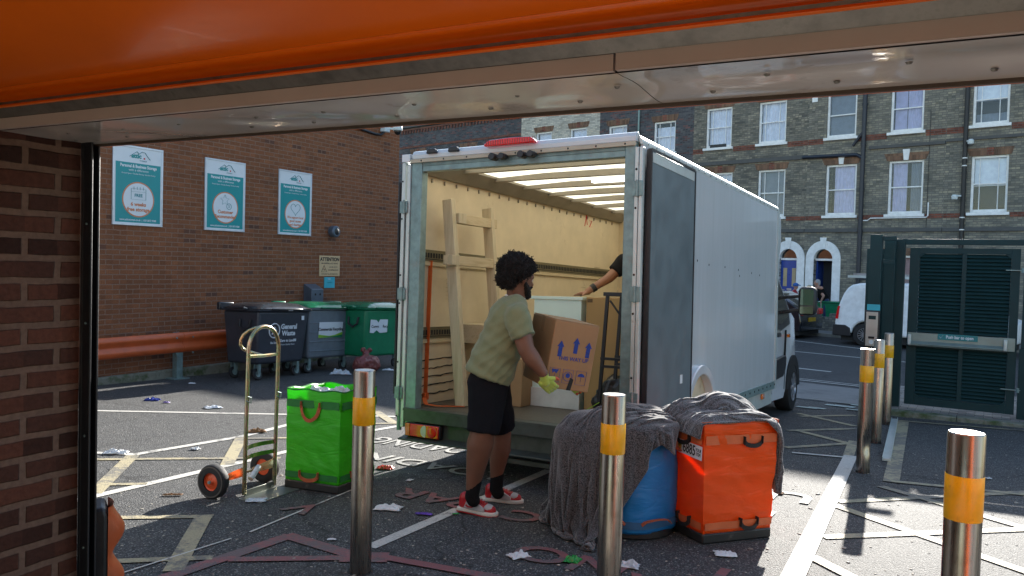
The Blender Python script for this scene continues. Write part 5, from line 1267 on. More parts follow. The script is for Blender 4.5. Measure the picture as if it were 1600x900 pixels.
# =================================================================== GOODS IN THE VAN (each its own thing)
def vthing(name, label, cat, x, y, z, rz=0, group=None): return thing(name, label, cat, VANM @ Matrix.Translation((x, y, z)) @ Matrix.Rotation(RD(rz), 4, 'Z'), group)
t = vthing('timber_rack', 'pale timber rack frame leaning on the left wall inside the van', 'rack', -1.72, .32, ZF)
lean = -.135
obj('upright', MB().bar((0, 0, 0), (-.20, 0, 1.80), .10, .06, (0, 1, 0)), A['timber'], t, bevel=.003)
obj('upright', MB().bar((.06, .55, 0), (-.14, .55, 1.78), .10, .05, (0, 1, 0)), A['timber'], t, bevel=.003)
for z, y0, y1 in ((1.64, .03, .62), (1.265, -.12, .66)):
    xx = -.20*z/1.8+.01
    obj('rung', MB().bar((xx+.0, y0, z), (xx+.075, y1, z), .05, .085), A['timber_y'], t, bevel=.003)
    obj('rung_block', MB().bar((xx+.045, y0+.005, z), (xx+.06, y0+.10, z), .05, .088), A['timber'], t, bevel=.003)
lc = vthing('plywood_crate', 'shallow pale plywood crate wedged behind the leaning timber rack', 'crate', -2.03, .62, 1.03)
obj('front_board', MB().box(0, 0, 0, .40, .02, .17), A['timber_y'], lc, bevel=.002); obj('side_board', MB().box(.38, .021, .01, .40, .45, .03).box(.38, .021, .14, .40, .45, .16).box(.38, .43, .031, .40, .45, .139), A['timber_y'], lc)
obj('top_board', MB().box(0, .021, .155, .375, .45, .17), A['timber_y'], lc); obj('bottom_board', MB().box(0, .021, 0, .375, .45, .015), A['timber_y'], lc)
yb = vthing('yellow_crate', 'yellow plastic crate half hidden behind the man holding the box', 'crate', -1.72, .95, ZF)
obj('body', MB().box(0, 0, 0, .40, .4, .42), A['yellow'], yb, bevel=.01); obj('rim_strip', MB().box(-.01, -.012, .425, .41, .41, .45), A['blkplas'], yb, bevel=.004)
cab2 = vthing('white_cabinet', 'pale mint-white cabinet standing behind the carried box', 'cabinet', -1.315, .80, ZF)
obj('body', MB().box(0.012, .012, 0, .478, .45, .945), A['mint'], cab2, bevel=.004); obj('top_board', MB().box(-.02, 0, .947, .495, .46, .975), A['mint'], cab2, bevel=.003)
obj('lower_panel', MB().box(.0, -.012, .0, .49, .010, .165), A['whiteboard'], cab2, bevel=.003)
def carton(t, x, y, z, m, tape=True, flaps=False):
    obj('body', MB().box(0, 0, 0, x, y, z), A[m], t, bevel=.006)
    obj('edge_seam', MB().box(-.001, y*.49, z+.0005, x+.001, y*.51, z+.0015), A['dark'], t)
    if tape: obj('tape_strip', MB().box(-.001, y*.42, z+.002, x+.001, y*.58, z+.003).box(x*.0-.0015, y*.42, z-.08, -.0005, y*.58, z), A['tape'], t)
bc = vthing('large_carton', 'tall ochre cardboard carton beside the pale cabinet', 'carton', -.80, .83, ZF); carton(bc, .66, .5, .975, 'card2', False)
obj('corner_label', MB().box(.01, -.002, .93, .06, -.0005, .96), mat('brown_print', (.12, .07, .03), .8), bc)
lc2 = vthing('low_carton', 'low brown cardboard carton on the floor behind the man and his box', 'carton', -1.62, .62, ZF); carton(lc2, .32, .36, .42, 'card')
st = vthing('metal_stand', 'black folding metal stand just inside the right door frame', 'stand', -.42, .28, ZF)
s = MB()
for y in (0, .28):
    s.bar((.06, y, .99), (0, y, .02), .025, .02, (0, 1, 0)); s.bar((.26, y, .99), (.30, y, .02), .025, .02, (0, 1, 0))
    for z in (.50, .44): s.bar((.015, y, z), (.29, y, z), .02, .025, (0, 1, 0))
    s.bar((.08, y, .95), (.2, y, .80), .012, .012, (0, 1, 0))
obj('frame', s, A['blk'], st); obj('top_plate', MB().box(.03, -.02, .985, .30, .30, 1.015), A['blk'], st, bevel=.003)
bb = blob('bin_bag', [((-.50, .62, ZF+.13), .12, (-.25, .62, ZF+.14), .13), ((-.42, .60, ZF+.25), .10, (-.30, .6, ZF+.30), .05)], A['binbag'], None, vox=.02, it=3, disp=lambda c, n: c+n*(.03*noise.noise(c*14)+.012*noise.noise(c*40)))
tag(bb, 'black plastic bin bag on the van floor behind the metal stand', 'bag', M=VANM)
gs = MB().bar((-.62, .25, ZF+.02), (-.40, .26, ZF+.16), .02, .004); tag(obj('green_strap', gs, A['hi_green'], None, M=VANM), 'lime green strap end lying over the van sill', 'strap')
so2 = MB()
pts = [(-2.045, .25, 1.76), (-2.043, .24, 1.4), (-2.042, .23, .9), (-2.04, .22, .60), (-2.03, .20, .55)]
for a, b in zip(pts, pts[1:]): so2.bar(a, b, .006, .04 , (1, 0, 0))
q = [(-2.03, .19, .56), (-1.97, .14, .515), (-1.86, .16, .508), (-1.68, .30, .506)]
for a, b in zip(q, q[1:]): so2.bar(a, b, .035, .005)
so2.box(-2.05, .19, .54, -2.025, .25, .60)
tag(obj('ratchet_strap', so2, A['strap_o'], None, M=VANM), 'orange ratchet strap hanging from the wall track inside the van', 'strap')
# =================================================================== WHEELED BINS by the wall
def container(P, a, body, lid, label, wd=1.16, dp=.80, ribs=0):
    M = gframe(P[0], P[1], a, True)
    t = thing('wheeled_bin', label, 'bin', M, 'wheeled bins along the brick wall')
    z0, z1 = .26, 1.12; q = .06
    b = MB(); b.add([(q, q, z0), (wd-q, q, z0), (wd-q, dp-q, z0), (q, dp-q, z0), (0, 0, z1), (wd, 0, z1), (wd, dp, z1), (0, dp, z1)], [(0,3,2,1),(4,5,6,7),(0,1,5,4),(1,2,6,5),(2,3,7,6),(3,0,4,7)])
    obj('body', b, A[body], t, bevel=.045, seg=4)
    obj('rim', MB().box(-.03, -.035, z1-.005, wd+.03, dp+.02, z1+.035), A[body], t, bevel=.015)
    if ribs:
        r = MB()
        for k in range(ribs):
            z = .38+k*.165; yy = q*(1-(z-z0)/(z1-z0)); r.box(yy+.03, yy-.010, z, wd-yy-.03, yy+.012, z+.022)
        obj('rib', r, A[body], t, bevel=.006)
    def dome(a_, b_):
        x = -.04+(wd+.08)*a_; y = -.05+(dp+.09)*b_
        e = min(1, 6*min(a_, 1-a_))*min(1, 5*min(b_, 1-b_+.0)); return Vector((x, y, z1+.036+.085*e**.6+.02*sin(pi*b_)*(1 if .25 < a_ < .75 else .2)))
    l = MB().sheet(dome, 40, 24); l.box(-.04, -.05, z1+.02+.016, wd+.04, dp+.04, z1+.037)
    obj('lid', l, A[lid], t, ang=50)
    obj('lid_grip', MB().box(wd*.2, -.075, z1+.02, wd*.8, -.036, z1+.045), A[lid], t, bevel=.01)
    obj('lid_handle', MB().tube([(-.06, dp*.25, z1+.03), (-.12, dp*.25, z1+.05), (-.12, dp*.75, z1+.05), (-.06, dp*.75, z1+.03)], .018, 8), A[lid], t)
    obj('lid_hinge', MB().box(-.05, dp+.02, z1, .25, dp+.10, z1+.13).box(wd-.25, dp+.02, z1, wd+.05, dp+.10, z1+.13), A[lid], t, bevel=.02)
    obj('side_handle', MB().tube([(-.012, dp*.2, .98), (-.03, dp*.22, .86), (-.035, dp*.35, .80), (-.03, dp*.48, .86), (-.012, dp*.5, .98)], .02, 8), A['blkplas'], t)
    for x in (.14, wd-.14):
        for y in (.14, dp-.14):
            w_ = obj('castor', MB().lathe([(.05, -.022), (.085, -.022), (.095, -.012), (.095, .012), (.085, .022), (.05, .022)], 24, Matrix.Translation((x, y, .095)) @ Matrix.Rotation(RD(72), 4, 'X')), A['rubber'], t)
            obj('castor_fork', MB().box(x-.03, y-.05, .10, x+.03, y-.03, .262).box(x-.03, y+.03, .10, x+.03, y+.05, .262).lathe([(.05, -.024), (.05, .024)], 16, Matrix.Translation((x, y, .095)) @ Matrix.Rotation(RD(72), 4, 'X')), A['galv'], w_)
    return t
def yf(z, q=.06): return q*(1-(z-.26)/.86)-.002
tilt = atan(.06/.86)
def bf(x, z): return Matrix.Translation((x, yf(z)-.003, z)) @ Matrix.Rotation(RD(90)-(-tilt), 4, 'X')
b1 = container((-4.02, 12.42), 27.5, 'bin_dk', 'bin_lid', 'dark grey wheeled bin with General Waste in white letters')
text('lettering', 'General', .115, A['pwhite'], b1, bf(.70, .86), bold=.004); text('lettering', 'Waste', .115, A['pwhite'], b1, bf(.70, .75), bold=.004)
text('lettering', 'Zero to Landfill', .06, A['pwhite'], b1, bf(.70, .63), bold=.002); text('lettering', 'Pasties Quality Waste', .036, A['pwhite'], b1, bf(.70, .565))
text('lettering', 'Re Sound', .05, A['pwhite'], b1, bf(.40, .60), bold=.001)
rg = MB(); rg.tube([(.37+.115*cos(k*pi/18), .80+.115*sin(k*pi/18), 0) for k in range(36)], .011, 6, closed=True)
for a, b in (((.36, .86), (.39, .84)), ((.375, .84), (.36, .78)), ((.36, .78), (.40, .74)), ((.36, .78), (.32, .74)), ((.375, .83), (.32, .81)), ((.38, .83), (.42, .80))): rg.bar((a[0], a[1], 0), (b[0], b[1], 0), .02, .006)
o = obj('emblem', rg, A['pwhite'], b1, M=Matrix.Translation((0, yf(.8)-.003, 0)) @ Matrix.Translation((0, 0, .8)) @ Matrix.Rotation(RD(90)+tilt, 4, 'X') @ Matrix.Translation((0, -.8, 0)))
pieces('sticker', MB().box(.97, -.009, .97, 1.03, -.004, 1.04).box(.62, -.046, 1.125, .72, -.036, 1.145), 8, A['pwhite'], b1)
b2 = container((-3.50, 13.50), 30.5, 'bin_gr', 'lid_green', 'blue-grey wheeled bin with a green lid and a Commercial Recycling label', ribs=4)
def label_panel(t, x0, x1, z0, z1):
    M = Matrix.Translation((0, yf((z0+z1)/2)-.012, (z0+z1)/2)) @ Matrix.Rotation(RD(90)+tilt, 4, 'X')
    h = (z1-z0)/2
    o = obj('label_panel', MB().box(x0, -h, -.001, x1, h, .001), A['pwhite'], t, M=M)
    obj('label_swoosh', MB().prism([(x0, -h+.002), (x1, -h+.002), (x1, -h+.10), (x1-.2, -h+.045), (x0+.45*(x1-x0), -h+.03), (x0, -h+.06)], 2, .0015, .0025), A['green_print'], t, M=M)
    return M
Mp = label_panel(b2, .26, .86, .62, .90)
text('lettering', 'Commercial Recycling', .075, A['blackprint'], b2, Mp @ Matrix.Translation((.56, .01, .004)), bold=.002, sx=.92)
obj('label_swoosh', MB().prism([(.26, -.12), (.56, -.138), (.86, -.138), (.86, -.09), (.6, -.12)], 2, .003, .0035), A['bin_green'], b2, M=Mp)
b3 = container((-2.62, 14.05), 31, 'bin_green', 'lid_green', 'green wheeled bin with a torn white label, half behind the van door')
M3 = Matrix.Translation((0, yf(.8)-.012, .82)) @ Matrix.Rotation(RD(90)+tilt, 4, 'X')
obj('label_panel', MB().prism([(.14, -.12), (.24, -.13), (.32, -.08), (.42, -.13), (.62, -.12), (.62, .12), (.40, .12), (.36, .06), (.30, .11), (.14, .12)], 2, -.001, .001), A['pwhite'], b3, M=M3)
text('lettering', 'Comm     Recy', .075, A['blackprint'], b3, M3 @ Matrix.Translation((.40, -.01, .003)), bold=.001)
# =================================================================== HAND TRUCK
HT = gframe(-1.78, 5.60, 21, True)
t = thing('hand_truck', 'upright yellow zinc hand truck with orange-red hubbed wheels', 'hand truck', HT)
hw = .165; zt = 1.04
arch = [(-hw, 0, .02), (-hw, 0, .5), (-hw, 0, zt)]+[(-hw*cos(a), 0, zt+hw*.95*sin(a)) for a in [pi*i/12 for i in range(1, 12)]]+[(hw, 0, zt), (hw, 0, .5), (hw, 0, .02)]
obj('tube_frame', MB().tube(arch, .0145, 14), A['rustzinc'], t)
obj('cross_bar', MB().tube([(-hw, 0, .99), (0, 0, .985), (hw, 0, .99)], .012, 10), A['rustzinc'], t)
obj('hand_loop', MB().tube([(.0, .0, .985), (-.045, .03, 1.0), (-.085, .065, 1.015), (-.115, .09, 1.035), (-.132, .10, 1.065), (-.13, .10, 1.10), (-.112, .095, 1.135), (-.08, .075, 1.165), (-.045, .045, 1.185), (-.01, .01, 1.195)], .011, 12), A['rustzinc'], t)
for z in (.27, .34): obj('cross_plate', MB().sheet(lambda a, b: Vector((-hw+2*hw*a, .035*sin(pi*a), z-.014+.03*b)), 14, 1), A['rustzinc'], t)
obj('toe_plate', MB().box(-.23, -.20, .0, .20, -.005, .006).box(-hw, -.006, .006, hw, .0, .05), mat('worn_steel_plate', (.25, .27, .24), .35, .6, dirt=((.1, .1, .08), 14., .55)), t, bevel=.002)
obj('axle', MB().cyl((-.27, .175, .118), (.27, .175, .118), .011), A['rustzinc'], t)
for s in (-1, 1):
    obj('axle_bracket', MB().add([(s*.145, .0, .15), (s*.145, .165, .095), (s*.145, .195, .13), (s*.145, .0, .22), (s*.151, .0, .15), (s*.151, .165, .095), (s*.151, .195, .13), (s*.151, .0, .22)], [(0,1,2,3),(7,6,5,4),(0,4,5,1),(1,5,6,2),(2,6,7,3),(3,7,4,0)]), A['rustzinc'], t)
    w_ = obj('wheel', MB().lathe([(.062, -.032), (.10, -.034), (.114, -.028), (.119, -.016), (.119, .016), (.114, .028), (.10, .034), (.062, .032)], 36, Matrix.Translation((s*.275, .175, .118)) @ Matrix.Rotation(RD(90), 4, 'Y'), caps=False), A['rubber'], t)
    obj('hub', MB().lathe([(.063, -.02), (.063, .02), (.055, .012), (.026, .022), (.018, .034), (.001, .034)], 30, Matrix.Translation((s*.275, .175, .118)) @ Matrix.Rotation(RD(90*s), 4, 'Y')).lathe([(.055, -.012), (.026, -.022), (.001, -.03)], 30, Matrix.Translation((s*.275, .175, .118)) @ Matrix.Rotation(RD(90*s), 4, 'Y')), A['redhub'], w_)
    obj('axle_nut', MB().lathe([(.012, .033), (.012, .046), (.001, .047)], 6, Matrix.Translation((s*.275, .175, .118)) @ Matrix.Rotation(RD(90*s), 4, 'Y')), A['galv'], w_)
    obj('tyre_sidewall', MB().lathe([(.098, .0345), (.104, .0355), (.108, .034)], 36, Matrix.Translation((s*.275, .175, .118)) @ Matrix.Rotation(RD(90*s), 4, 'Y'), caps=False), mat('grey_tyre_scuff', (.10, .09, .08), .8) if s < 0 else bpy.data.materials['grey_tyre_scuff'], w_)
    obj('clip', MB().tube([(s*hw-.02, -.015, .68), (s*hw+.02, -.02, .66), (s*hw+.02, -.02, .70), (s*hw-.012, -.016, .71)], .004, 6), A['galv'], t)
cf = MB().tube([(.06, .06, .17), (-.04, .05, .10)], [.02, .022], 12); tag(obj('crushed_cup', cf, A['litter_p'], None, M=HT), 'crushed clear plastic cup lying between the hand truck wheels', 'cup')
# =================================================================== WOVEN BAGS
def hem(mb, x0, x1, z0, z1, y=-.004): mb.box(x0, y, z0, x1, -.0012, z1)
def wovenbag(M, label, w_, d_, h_, fab, hemm, hand, top=.02, ruck=.012, seed=1, dtop=.10, h0=.30, hw_=.34):
    t = thing('woven_bag', label, 'bag', M, 'square woven moving bags')
    rr = random.Random(seed); ns, nz = 72, 40; vs = []
    per = [(0, 0), (w_, 0), (w_, d_), (0, d_)]
    def rim(u):
        u = (u % 1)*4; k = int(u); f = u-k; a = per[k]; b = per[(k+1) % 4]; return Vector((a[0]+(b[0]-a[0])*f, a[1]+(b[1]-a[1])*f, 0)), f
    for j in range(nz+1):
        v = j/nz
        for i in range(ns):
            p, f = rim(i/ns); c = Vector((w_/2, d_/2, 0)); o_ = (p-c)
            s = 1+top*v+.035*sin(pi*v)*sin(pi*f)
            rp = ruck*noise.noise(Vector((p.x*5, p.y*5+seed, v*3.5)))*(1-.6*abs(2*f-1)**3)+ruck*.5*noise.noise(Vector((p.x*13+v*5, p.y*13, v*9+seed)))
            q = c+o_*s+o_.normalized()*rp*(1 if 0 < v < 1 else .4); q.z = .06+(h_-.06)*v+.006*sin(i*.7+seed)*v; vs.append(q)
    fs = [(j*ns+i, j*ns+(i+1) % ns, (j+1)*ns+(i+1) % ns, (j+1)*ns+i) for j in range(nz) for i in range(ns)]
    def skin(inner): pass
    b = MB().add(vs, fs); o = obj('body', b, A[fab], t, ang=50)
    sl = o.modifiers.new('solid', 'SOLIDIFY'); sl.thickness = .006; sl.offset = -1
    obj('base', MB().box(-.006, -.006, 0, w_+.006, d_+.006, .065), A['blackbase'], t, bevel=.012)
    def onface(face, a, z, off):                    # face 0 front(-y), 1 right(+x), 3 left(-x)
        s = 1+top*(z/h_)+.012
        if face == 0: return Vector((w_/2+(a-.5)*w_*s, d_/2-d_/2*s-off, z))
        if face == 1: return Vector((w_/2+w_/2*s+off, d_/2+(a-.5)*d_*s, z))
        return Vector((w_/2-w_/2*s-off, d_/2+(.5-a)*d_*s, z))
    for face in (0, 1, 3):
        for z0, z1 in ((h_-.13, h_-.075), (.085, .13)):
            obj('webbing_band', MB().sheet(lambda a, b: onface(face, .02+.96*a, z0+(z1-z0)*b, .006+.003*sin(a*19+face)), 24, 1), A[hemm], t)
        for zz, dn in ((h_-.12, dtop), (.11, .03)):
            n = 12; hd = MB()
            pts = [onface(face, h0+hw_*i/n, zz-dn*sin(pi*i/n)**.5-(.0), .016+.012*sin(pi*i/n)) for i in range(n+1)]
            for p, q in zip(pts, pts[1:]): hd.bar(p, q, .004, .026, (pts[1]-pts[-2]).cross(Vector((0, 0, 1))).cross(pts[1]-pts[-2]))
            for f_ in (h0, h0+hw_): pa = onface(face, f_, zz-.01, .010); pb_ = onface(face, f_, zz+.035, .010); hd.bar(pa, pb_, .004, .034, (pts[1]-pts[-2]).cross(Vector((0, 0, 1))))
            obj('carry_handle', hd, A[hand], t)
    obj('rim_binding', MB().tube([vs[nz*ns+i] for i in range(ns)], .005, 6, closed=True), A[hemm], t)
    return t
GBM = gframe(-1.645, 5.775, 113, True)
gb = wovenbag(GBM, 'bright green square woven bag with brown-orange handles beside the hand truck', .47, .46, .735, 'tgreen', 'hemg', 'hemo', .015, .012, 3)
def crumple(name, w_, d_, h_, m, seed, n=20, fq=4.):
    def fn(a, b):
        e = (sin(pi*a)*sin(pi*b))**.4; nz_ = noise.fractal(Vector((a*fq+seed, b*fq, seed*1.7)), .8, 2.2, 4)
        rr_ = 1-.22*noise.noise(Vector((a*3+seed*3, b*3, 1.)))
        return Vector(((a-.5)*w_*rr_, (b-.5)*d_*rr_, .003+max(0, (.45+.75*nz_))*h_*e))
    mb = MB().sheet(fn, n, n); o = obj(name, mb, A[m], None, ang=25)
    s = o.modifiers.new('s', 'SOLIDIFY'); s.thickness = .0015
    return o
o = crumple('plastic_sheet', .42, .40, .10, 'litter_p', 4.2, 30, 5.); tag(o, 'crumpled silvery plastic sheet filling the top of the green bag', 'plastic sheet', M=GBM @ Matrix.Translation((.225, .23, .66)))
ORM = gframe(1.185, 4.655, 68, True)
# local: x to the right and away, y to the left and away
og = wovenbag(ORM, 'orange square woven bag numbered 6885 with a grey blanket over its rim', .50, .50, .73, 'torange', 'hemo', 'blackweb', .10, .016, 7, .022, .52, .24)
A['or_hem'] = mat('light_orange_webbing', (.58, .13, .04), .6)
for c in og.children:
    if c.name.startswith('webbing'): c.data.materials.clear(); c.data.materials.append(A['or_hem'])
# number label on the left-hand face (-x side)
s_ = 1+.10*.6+.012
LBM = Matrix.Translation((.25-.25*s_-.014, .225, .56)) @ Matrix.Rotation(RD(-90), 4, 'Z') @ Matrix.Rotation(RD(90), 4, 'X')
lbp = obj('number_label', MB().box(-.03, -.042, -.001, .24, .042, .001), A['pwhite'], og, M=LBM @ Matrix.Rotation(RD(-3), 4, 'Z'))
text('lettering', '6885', .088, A['blackprint'], lbp, Matrix.Translation((.112, 0, .002)), bold=.001, sx=.75)
text('lettering', 'YOUR', .030, A['blackprint'], lbp, Matrix.Translation((.208, .012, .002)), sx=.7); text('lettering', 'ITEM', .030, A['blackprint'], lbp, Matrix.Translation((.208, -.014, .002)), sx=.7)
obj('label_dot', MB().lathe([(.026, .001), (.026, .002)], 20, Matrix.Translation((.005, 0, 0))), A['yellow'], lbp)
# blue one: softer, nearly round
BLM = gframe(.80, 4.965, 90, True)
bt_ = thing('woven_bag', 'rounded blue woven bag under a heavy grey blanket', 'bag', BLM, 'square woven moving bags')
def brad(a): return .265*(1+.05*cos(4*a+.5))
ns, nz = 72, 36; vs = []
for j in range(nz+1):
    for i in range(ns):
        a = 2*pi*i/ns; v = j/nz; r = brad(a)*(1+.03*sin(pi*v))+.008*noise.noise(Vector((cos(a)*3, sin(a)*3, v*5)))
        vs.append((r*cos(a), r*sin(a), .04+.66*v))
o = obj('body', MB().add(vs, [(j*ns+i, j*ns+(i+1) % ns, (j+1)*ns+(i+1) % ns, (j+1)*ns+i) for j in range(nz) for i in range(ns)]), A['tblue'], bt_)
o.modifiers.new('s', 'SOLIDIFY').thickness = .006
obj('base', MB().lathe([(.25, 0), (.262, .01), (.262, .045), (.25, .05)], 40), A['blackbase'], bt_)
for z0, z1 in ((.07, .115), (.57, .62)):
    obj('webbing_band', MB().sheet(lambda a, b: Vector(((brad(2*pi*a)*(1+.03*sin(pi*(z0-.04)/.66))+.009)*cos(2*pi*a), (brad(2*pi*a)*(1+.03*sin(pi*(z0-.04)/.66))+.009)*sin(2*pi*a), z0+(z1-z0)*b)), 60, 1), A['hemb'], bt_)
for a0, z in ((-1.15, .09), (-.35, .60), (-2.2, .09)):
    pts = [Vector(((brad(0)+.02+.012*sin(pi*i/10))*cos(a0+.055*(i-5)*1.3), (brad(0)+.02+.012*sin(pi*i/10))*sin(a0+.055*(i-5)*1.3), z+.01-(.035 if z < .3 else .09)*sin(pi*i/10)**.5*(-1 if z < .3 else 1))) for i in range(11)]
    hd = MB()
    for p, q in zip(pts, pts[1:]): hd.bar(p, q, .004, .028, Vector((cos(a0), sin(a0), 0)))
    obj('carry_handle', hd, A['hemo'], bt_)
# =================================================================== PEOPLE
def headset(c, f, up, s=1.):
    """ellipsoids + cones for a head: centre, facing, up"""
    f = f.normalized(); up = (up-f*up.dot(f)).normalized(); r = f.cross(up); R = Matrix((f, -r, up)).transposed()
    E = [(c+up*.015*s, (.095*s, .076*s, .105*s), R), (c+f*.022*s-up*.045*s, (.068*s, .058*s, .070*s), R)]
    C = [(c+f*.085*s+up*.0*s, .012*s, c+f*.105*s-up*.028*s, .016*s), (c+f*.055*s-up*.095*s, .026*s, c+f*.068*s-up*.088*s, .024*s),
         (c+f*.083*s-up*.060*s+r*.018*s, .010*s, c+f*.083*s-up*.060*s-r*.018*s, .010*s), (c+f*.080*s+up*.022*s+r*.04*s, .014*s, c+f*.080*s+up*.022*s-r*.04*s, .014*s)]
    for q in (1, -1):
        C.append((c-f*.005*s+r*q*.076*s+up*.012*s, .014*s, c+f*.002*s+r*q*.074*s-up*.022*s, .011*s))
        C.append((c-f*.005*s+r*q*.080*s+up*.016*s, .010*s, c-f*.018*s+r*q*.082*s-up*.004*s, .009*s))
    return C, E, R, r
def eyes(t, c, f, up, s=1., m='skin'):
    f = f.normalized(); up = (up-f*up.dot(f)).normalized(); r = f.cross(up)
    for q in (1, -1):
        p = c+f*.078*s+r*q*.031*s+up*.002*s
        e = obj('eye', MB().ball(p, .0125*s, 8), mat('eye_white', (.6, .58, .55), .2) if 'eye_white' not in bpy.data.materials else bpy.data.materials['eye_white'], t)
        obj('iris', MB().ball(p+f*.0085*s, .006*s, 6), A['dark'], e)
def shoe(t, heel, toe, cm, sm, L=.29, detail=False, side=1):
    d = Vector(toe)-Vector(heel); a = math.degrees(math.atan2(d.x, d.y)); pit = math.atan2(d.z, hypot(d.x, d.y))
    M = frame(Vector(heel), a) @ Matrix.Rotation(-pit, 4, 'Y')
    M = t.matrix_world.inverted() @ M
    k = L/.29
    o = blob('shoe', [((.038*k, 0, .045), .036, (.10*k, 0, .045), .038), ((.10*k, 0, .045), .038, (.17*k, .003, .040), .041), ((.17*k, .003, .038), .041, (.238*k, .006, .030), .034), ((.040*k, 0, .06), .036, (.046*k, 0, .088), .040), ((.07*k, 0, .07), .038, (.16*k, .002, .052), .034)],
             A[cm], t, vox=.0065, it=3, clip=[(Vector((0, 0, .018)), Vector((0, 0, -1)))], M=M)
    out = [(.0, -.03), (.01, -.038), (.08, -.038), (.13, -.040), (.20, -.048), (.25, -.040), (.285, -.012), (.288, .015), (.27, .040), (.22, .050), (.16, .046), (.10, .036), (.03, .036), (.0, .025)]
    so_ = obj('sole', MB().prism([(x*k, y) for x, y in out], 2, 0, .026), A[sm], o, bevel=.007, seg=3)
    if detail:
        for sgn in (-1, 1):
            y = sgn*.0475
            P = MB().prism([(.06, .036), (.13, .030), (.205, .030), (.205, .048), (.135, .088), (.08, .092)], 1, y-sgn*.014, y+sgn*.0015); obj('side_panel', P, A['shoe_grey'], o, bevel=.001)
            S = MB().prism([(.070, .052), (.085, .040), (.12, .042), (.170, .070), (.118, .051), (.092, .050), (.080, .060)], 1, y+sgn*.0022, y+sgn*.0035); obj('side_mark', S, A['shoe_red'], o)
        obj('toe_box', MB().ball((.212, .004, .046), (.046, .036, .0245), 10), A['shoe_grey'], o)
        lc = MB()
        for q in range(5): lc.bar((.115+.02*q, -.022, .100-.007*q), (.12+.02*q, .022, .100-.007*q), .006, .005)
        obj('laces', lc, A['shoe_red'], o)
        obj('outsole', MB().prism([(x*1.0, y*1.01) for x, y in out], 2, -.005, -.0005), A['shoe_red'], o)
    return o
# ---- the man carrying the box
O = G(760, 800); 
man = thing('person', 'man in a sage green T-shirt and black shorts carrying a cardboard box to the van', 'person', Matrix.Translation(O))
def P(px, py, Y): return W(px, py, Y)-O
FA = AZ(75); RA = AZ(165); UPZ = Vector((0, 0, 1))
hc = P(810, 435, 5.20); fdir = (AZ(60)+UPZ*-.12).normalized(); hup = (UPZ+FA*.12).normalized()
C, E, R, r_ = headset(hc, fdir, hup, 1.04)
shR, shL = P(808, 492, 5.02), P(803, 480, 5.40); elR, wrR = P(822, 546, 4.97), P(849, 584, 4.97)
elL, wrL = P(846, 556, 5.60), P(884, 590, 5.62)
C += [(P(806, 468, 5.22), .062, hc-hup*.06-fdir*.015, .058), (P(800, 486, 5.22), .10, P(806, 468, 5.22), .064),
      (P(797, 505, 5.14), .12, P(780, 560, 5.18), .12), (P(797, 505, 5.32), .12, P(780, 560, 5.32), .12), (P(780, 560, 5.18), .12, P(765, 605, 5.18), .12), (P(780, 560, 5.32), .12, P(765, 605, 5.34), .12),
      (shR, .070, elR, .056), (elR, .054, P(831, 560, 4.97), .058), (P(831, 560, 4.97), .058, wrR, .034), (shL, .062, elL, .050), (elL, .048, wrL, .030),
      (P(803, 480, 5.15), .07, shR, .06), (P(803, 476, 5.30), .07, shL, .06)]
kR, kL = P(756, 668, 5.12), P(783, 666, 5.42); aR, aL = P(738, 762, 5.15), P(775, 746, 5.45)
C += [(P(764, 610, 5.17), .11, kR, .078), (P(768, 610, 5.36), .11, kL, .072), (kR, .080, P(750, 694, 5.14), .090), (P(750, 694, 5.14), .090, aR, .045), (kL, .072, P(781, 702, 5.43), .076), (P(781, 702, 5.43), .076, aL, .042),
      (aR, .042, P(738, 776, 5.15), .04), (aL, .04, P(776, 760, 5.45), .038)]
blob('body', C, A['skin'], man, vox=.0095, it=5, ells=E)
eyes(man, hc, fdir, hup, 1.04)
def afro(c, n):
    return c+n*(.012*noise.noise(c*26)+.014*noise.noise(c*62+Vector((3, 1, 2)))+.010*noise.noise(c*150))
HR = R
hair = blob('hair', [], A['hair'], man, vox=.006, it=1, disp=afro, ells=[(hc+hup*.064-fdir*.035, (.118, .120, .102), HR), (hc+hup*.005-fdir*.085, (.066, .092, .085), HR), (hc+hup*.080+fdir*.035, (.068, .092, .066), HR)])
cu = MB(); rr = random.Random(5); hv = hair.data.vertices; pick = rr.sample(range(len(hv)), min(len(hv), 1500))
for i in pick:
    p = hv[i].co.copy(); n = hv[i].normal.copy()
    if (p-hc).dot(fdir) > .062 and (p-hc).dot(hup) < .06: continue
    t1 = n.orthogonal().normalized(); t1.rotate(Matrix.Rotation(rr.uniform(0, 6.28), 3, n)); t2 = n.cross(t1); R_ = rr.uniform(.004, .007); L = rr.uniform(.010, .022)
    cu.tube([p+n*(L*q/5-.004)+(t1*cos(q*1.5)+t2*sin(q*1.5))*R_ for q in range(6)], [.0022, .002, .002, .0018, .0015, .0008], 4, caps=False)
obj('curls', cu, A['hair'], hair)
blob('beard', [(hc+fdir*.045-hup*.060+r_*.050, .026, hc+fdir*.075-hup*.095, .036), (hc+fdir*.045-hup*.060-r_*.050, .026, hc+fdir*.075-hup*.095, .036), (hc+fdir*.075-hup*.095, .036, hc+fdir*.085-hup*.105, .030),
     (hc+fdir*.01-hup*.02+r_*.072, .012, hc+fdir*.045-hup*.06+r_*.052, .024), (hc+fdir*.01-hup*.02-r_*.072, .012, hc+fdir*.045-hup*.06-r_*.052, .024), (hc+fdir*.094-hup*.048+r_*.028, .010, hc+fdir*.094-hup*.048-r_*.028, .010)], A['hair'], man, vox=.006, it=2, disp=lambda c, n: c+n*(.005*noise.noise(c*90)))
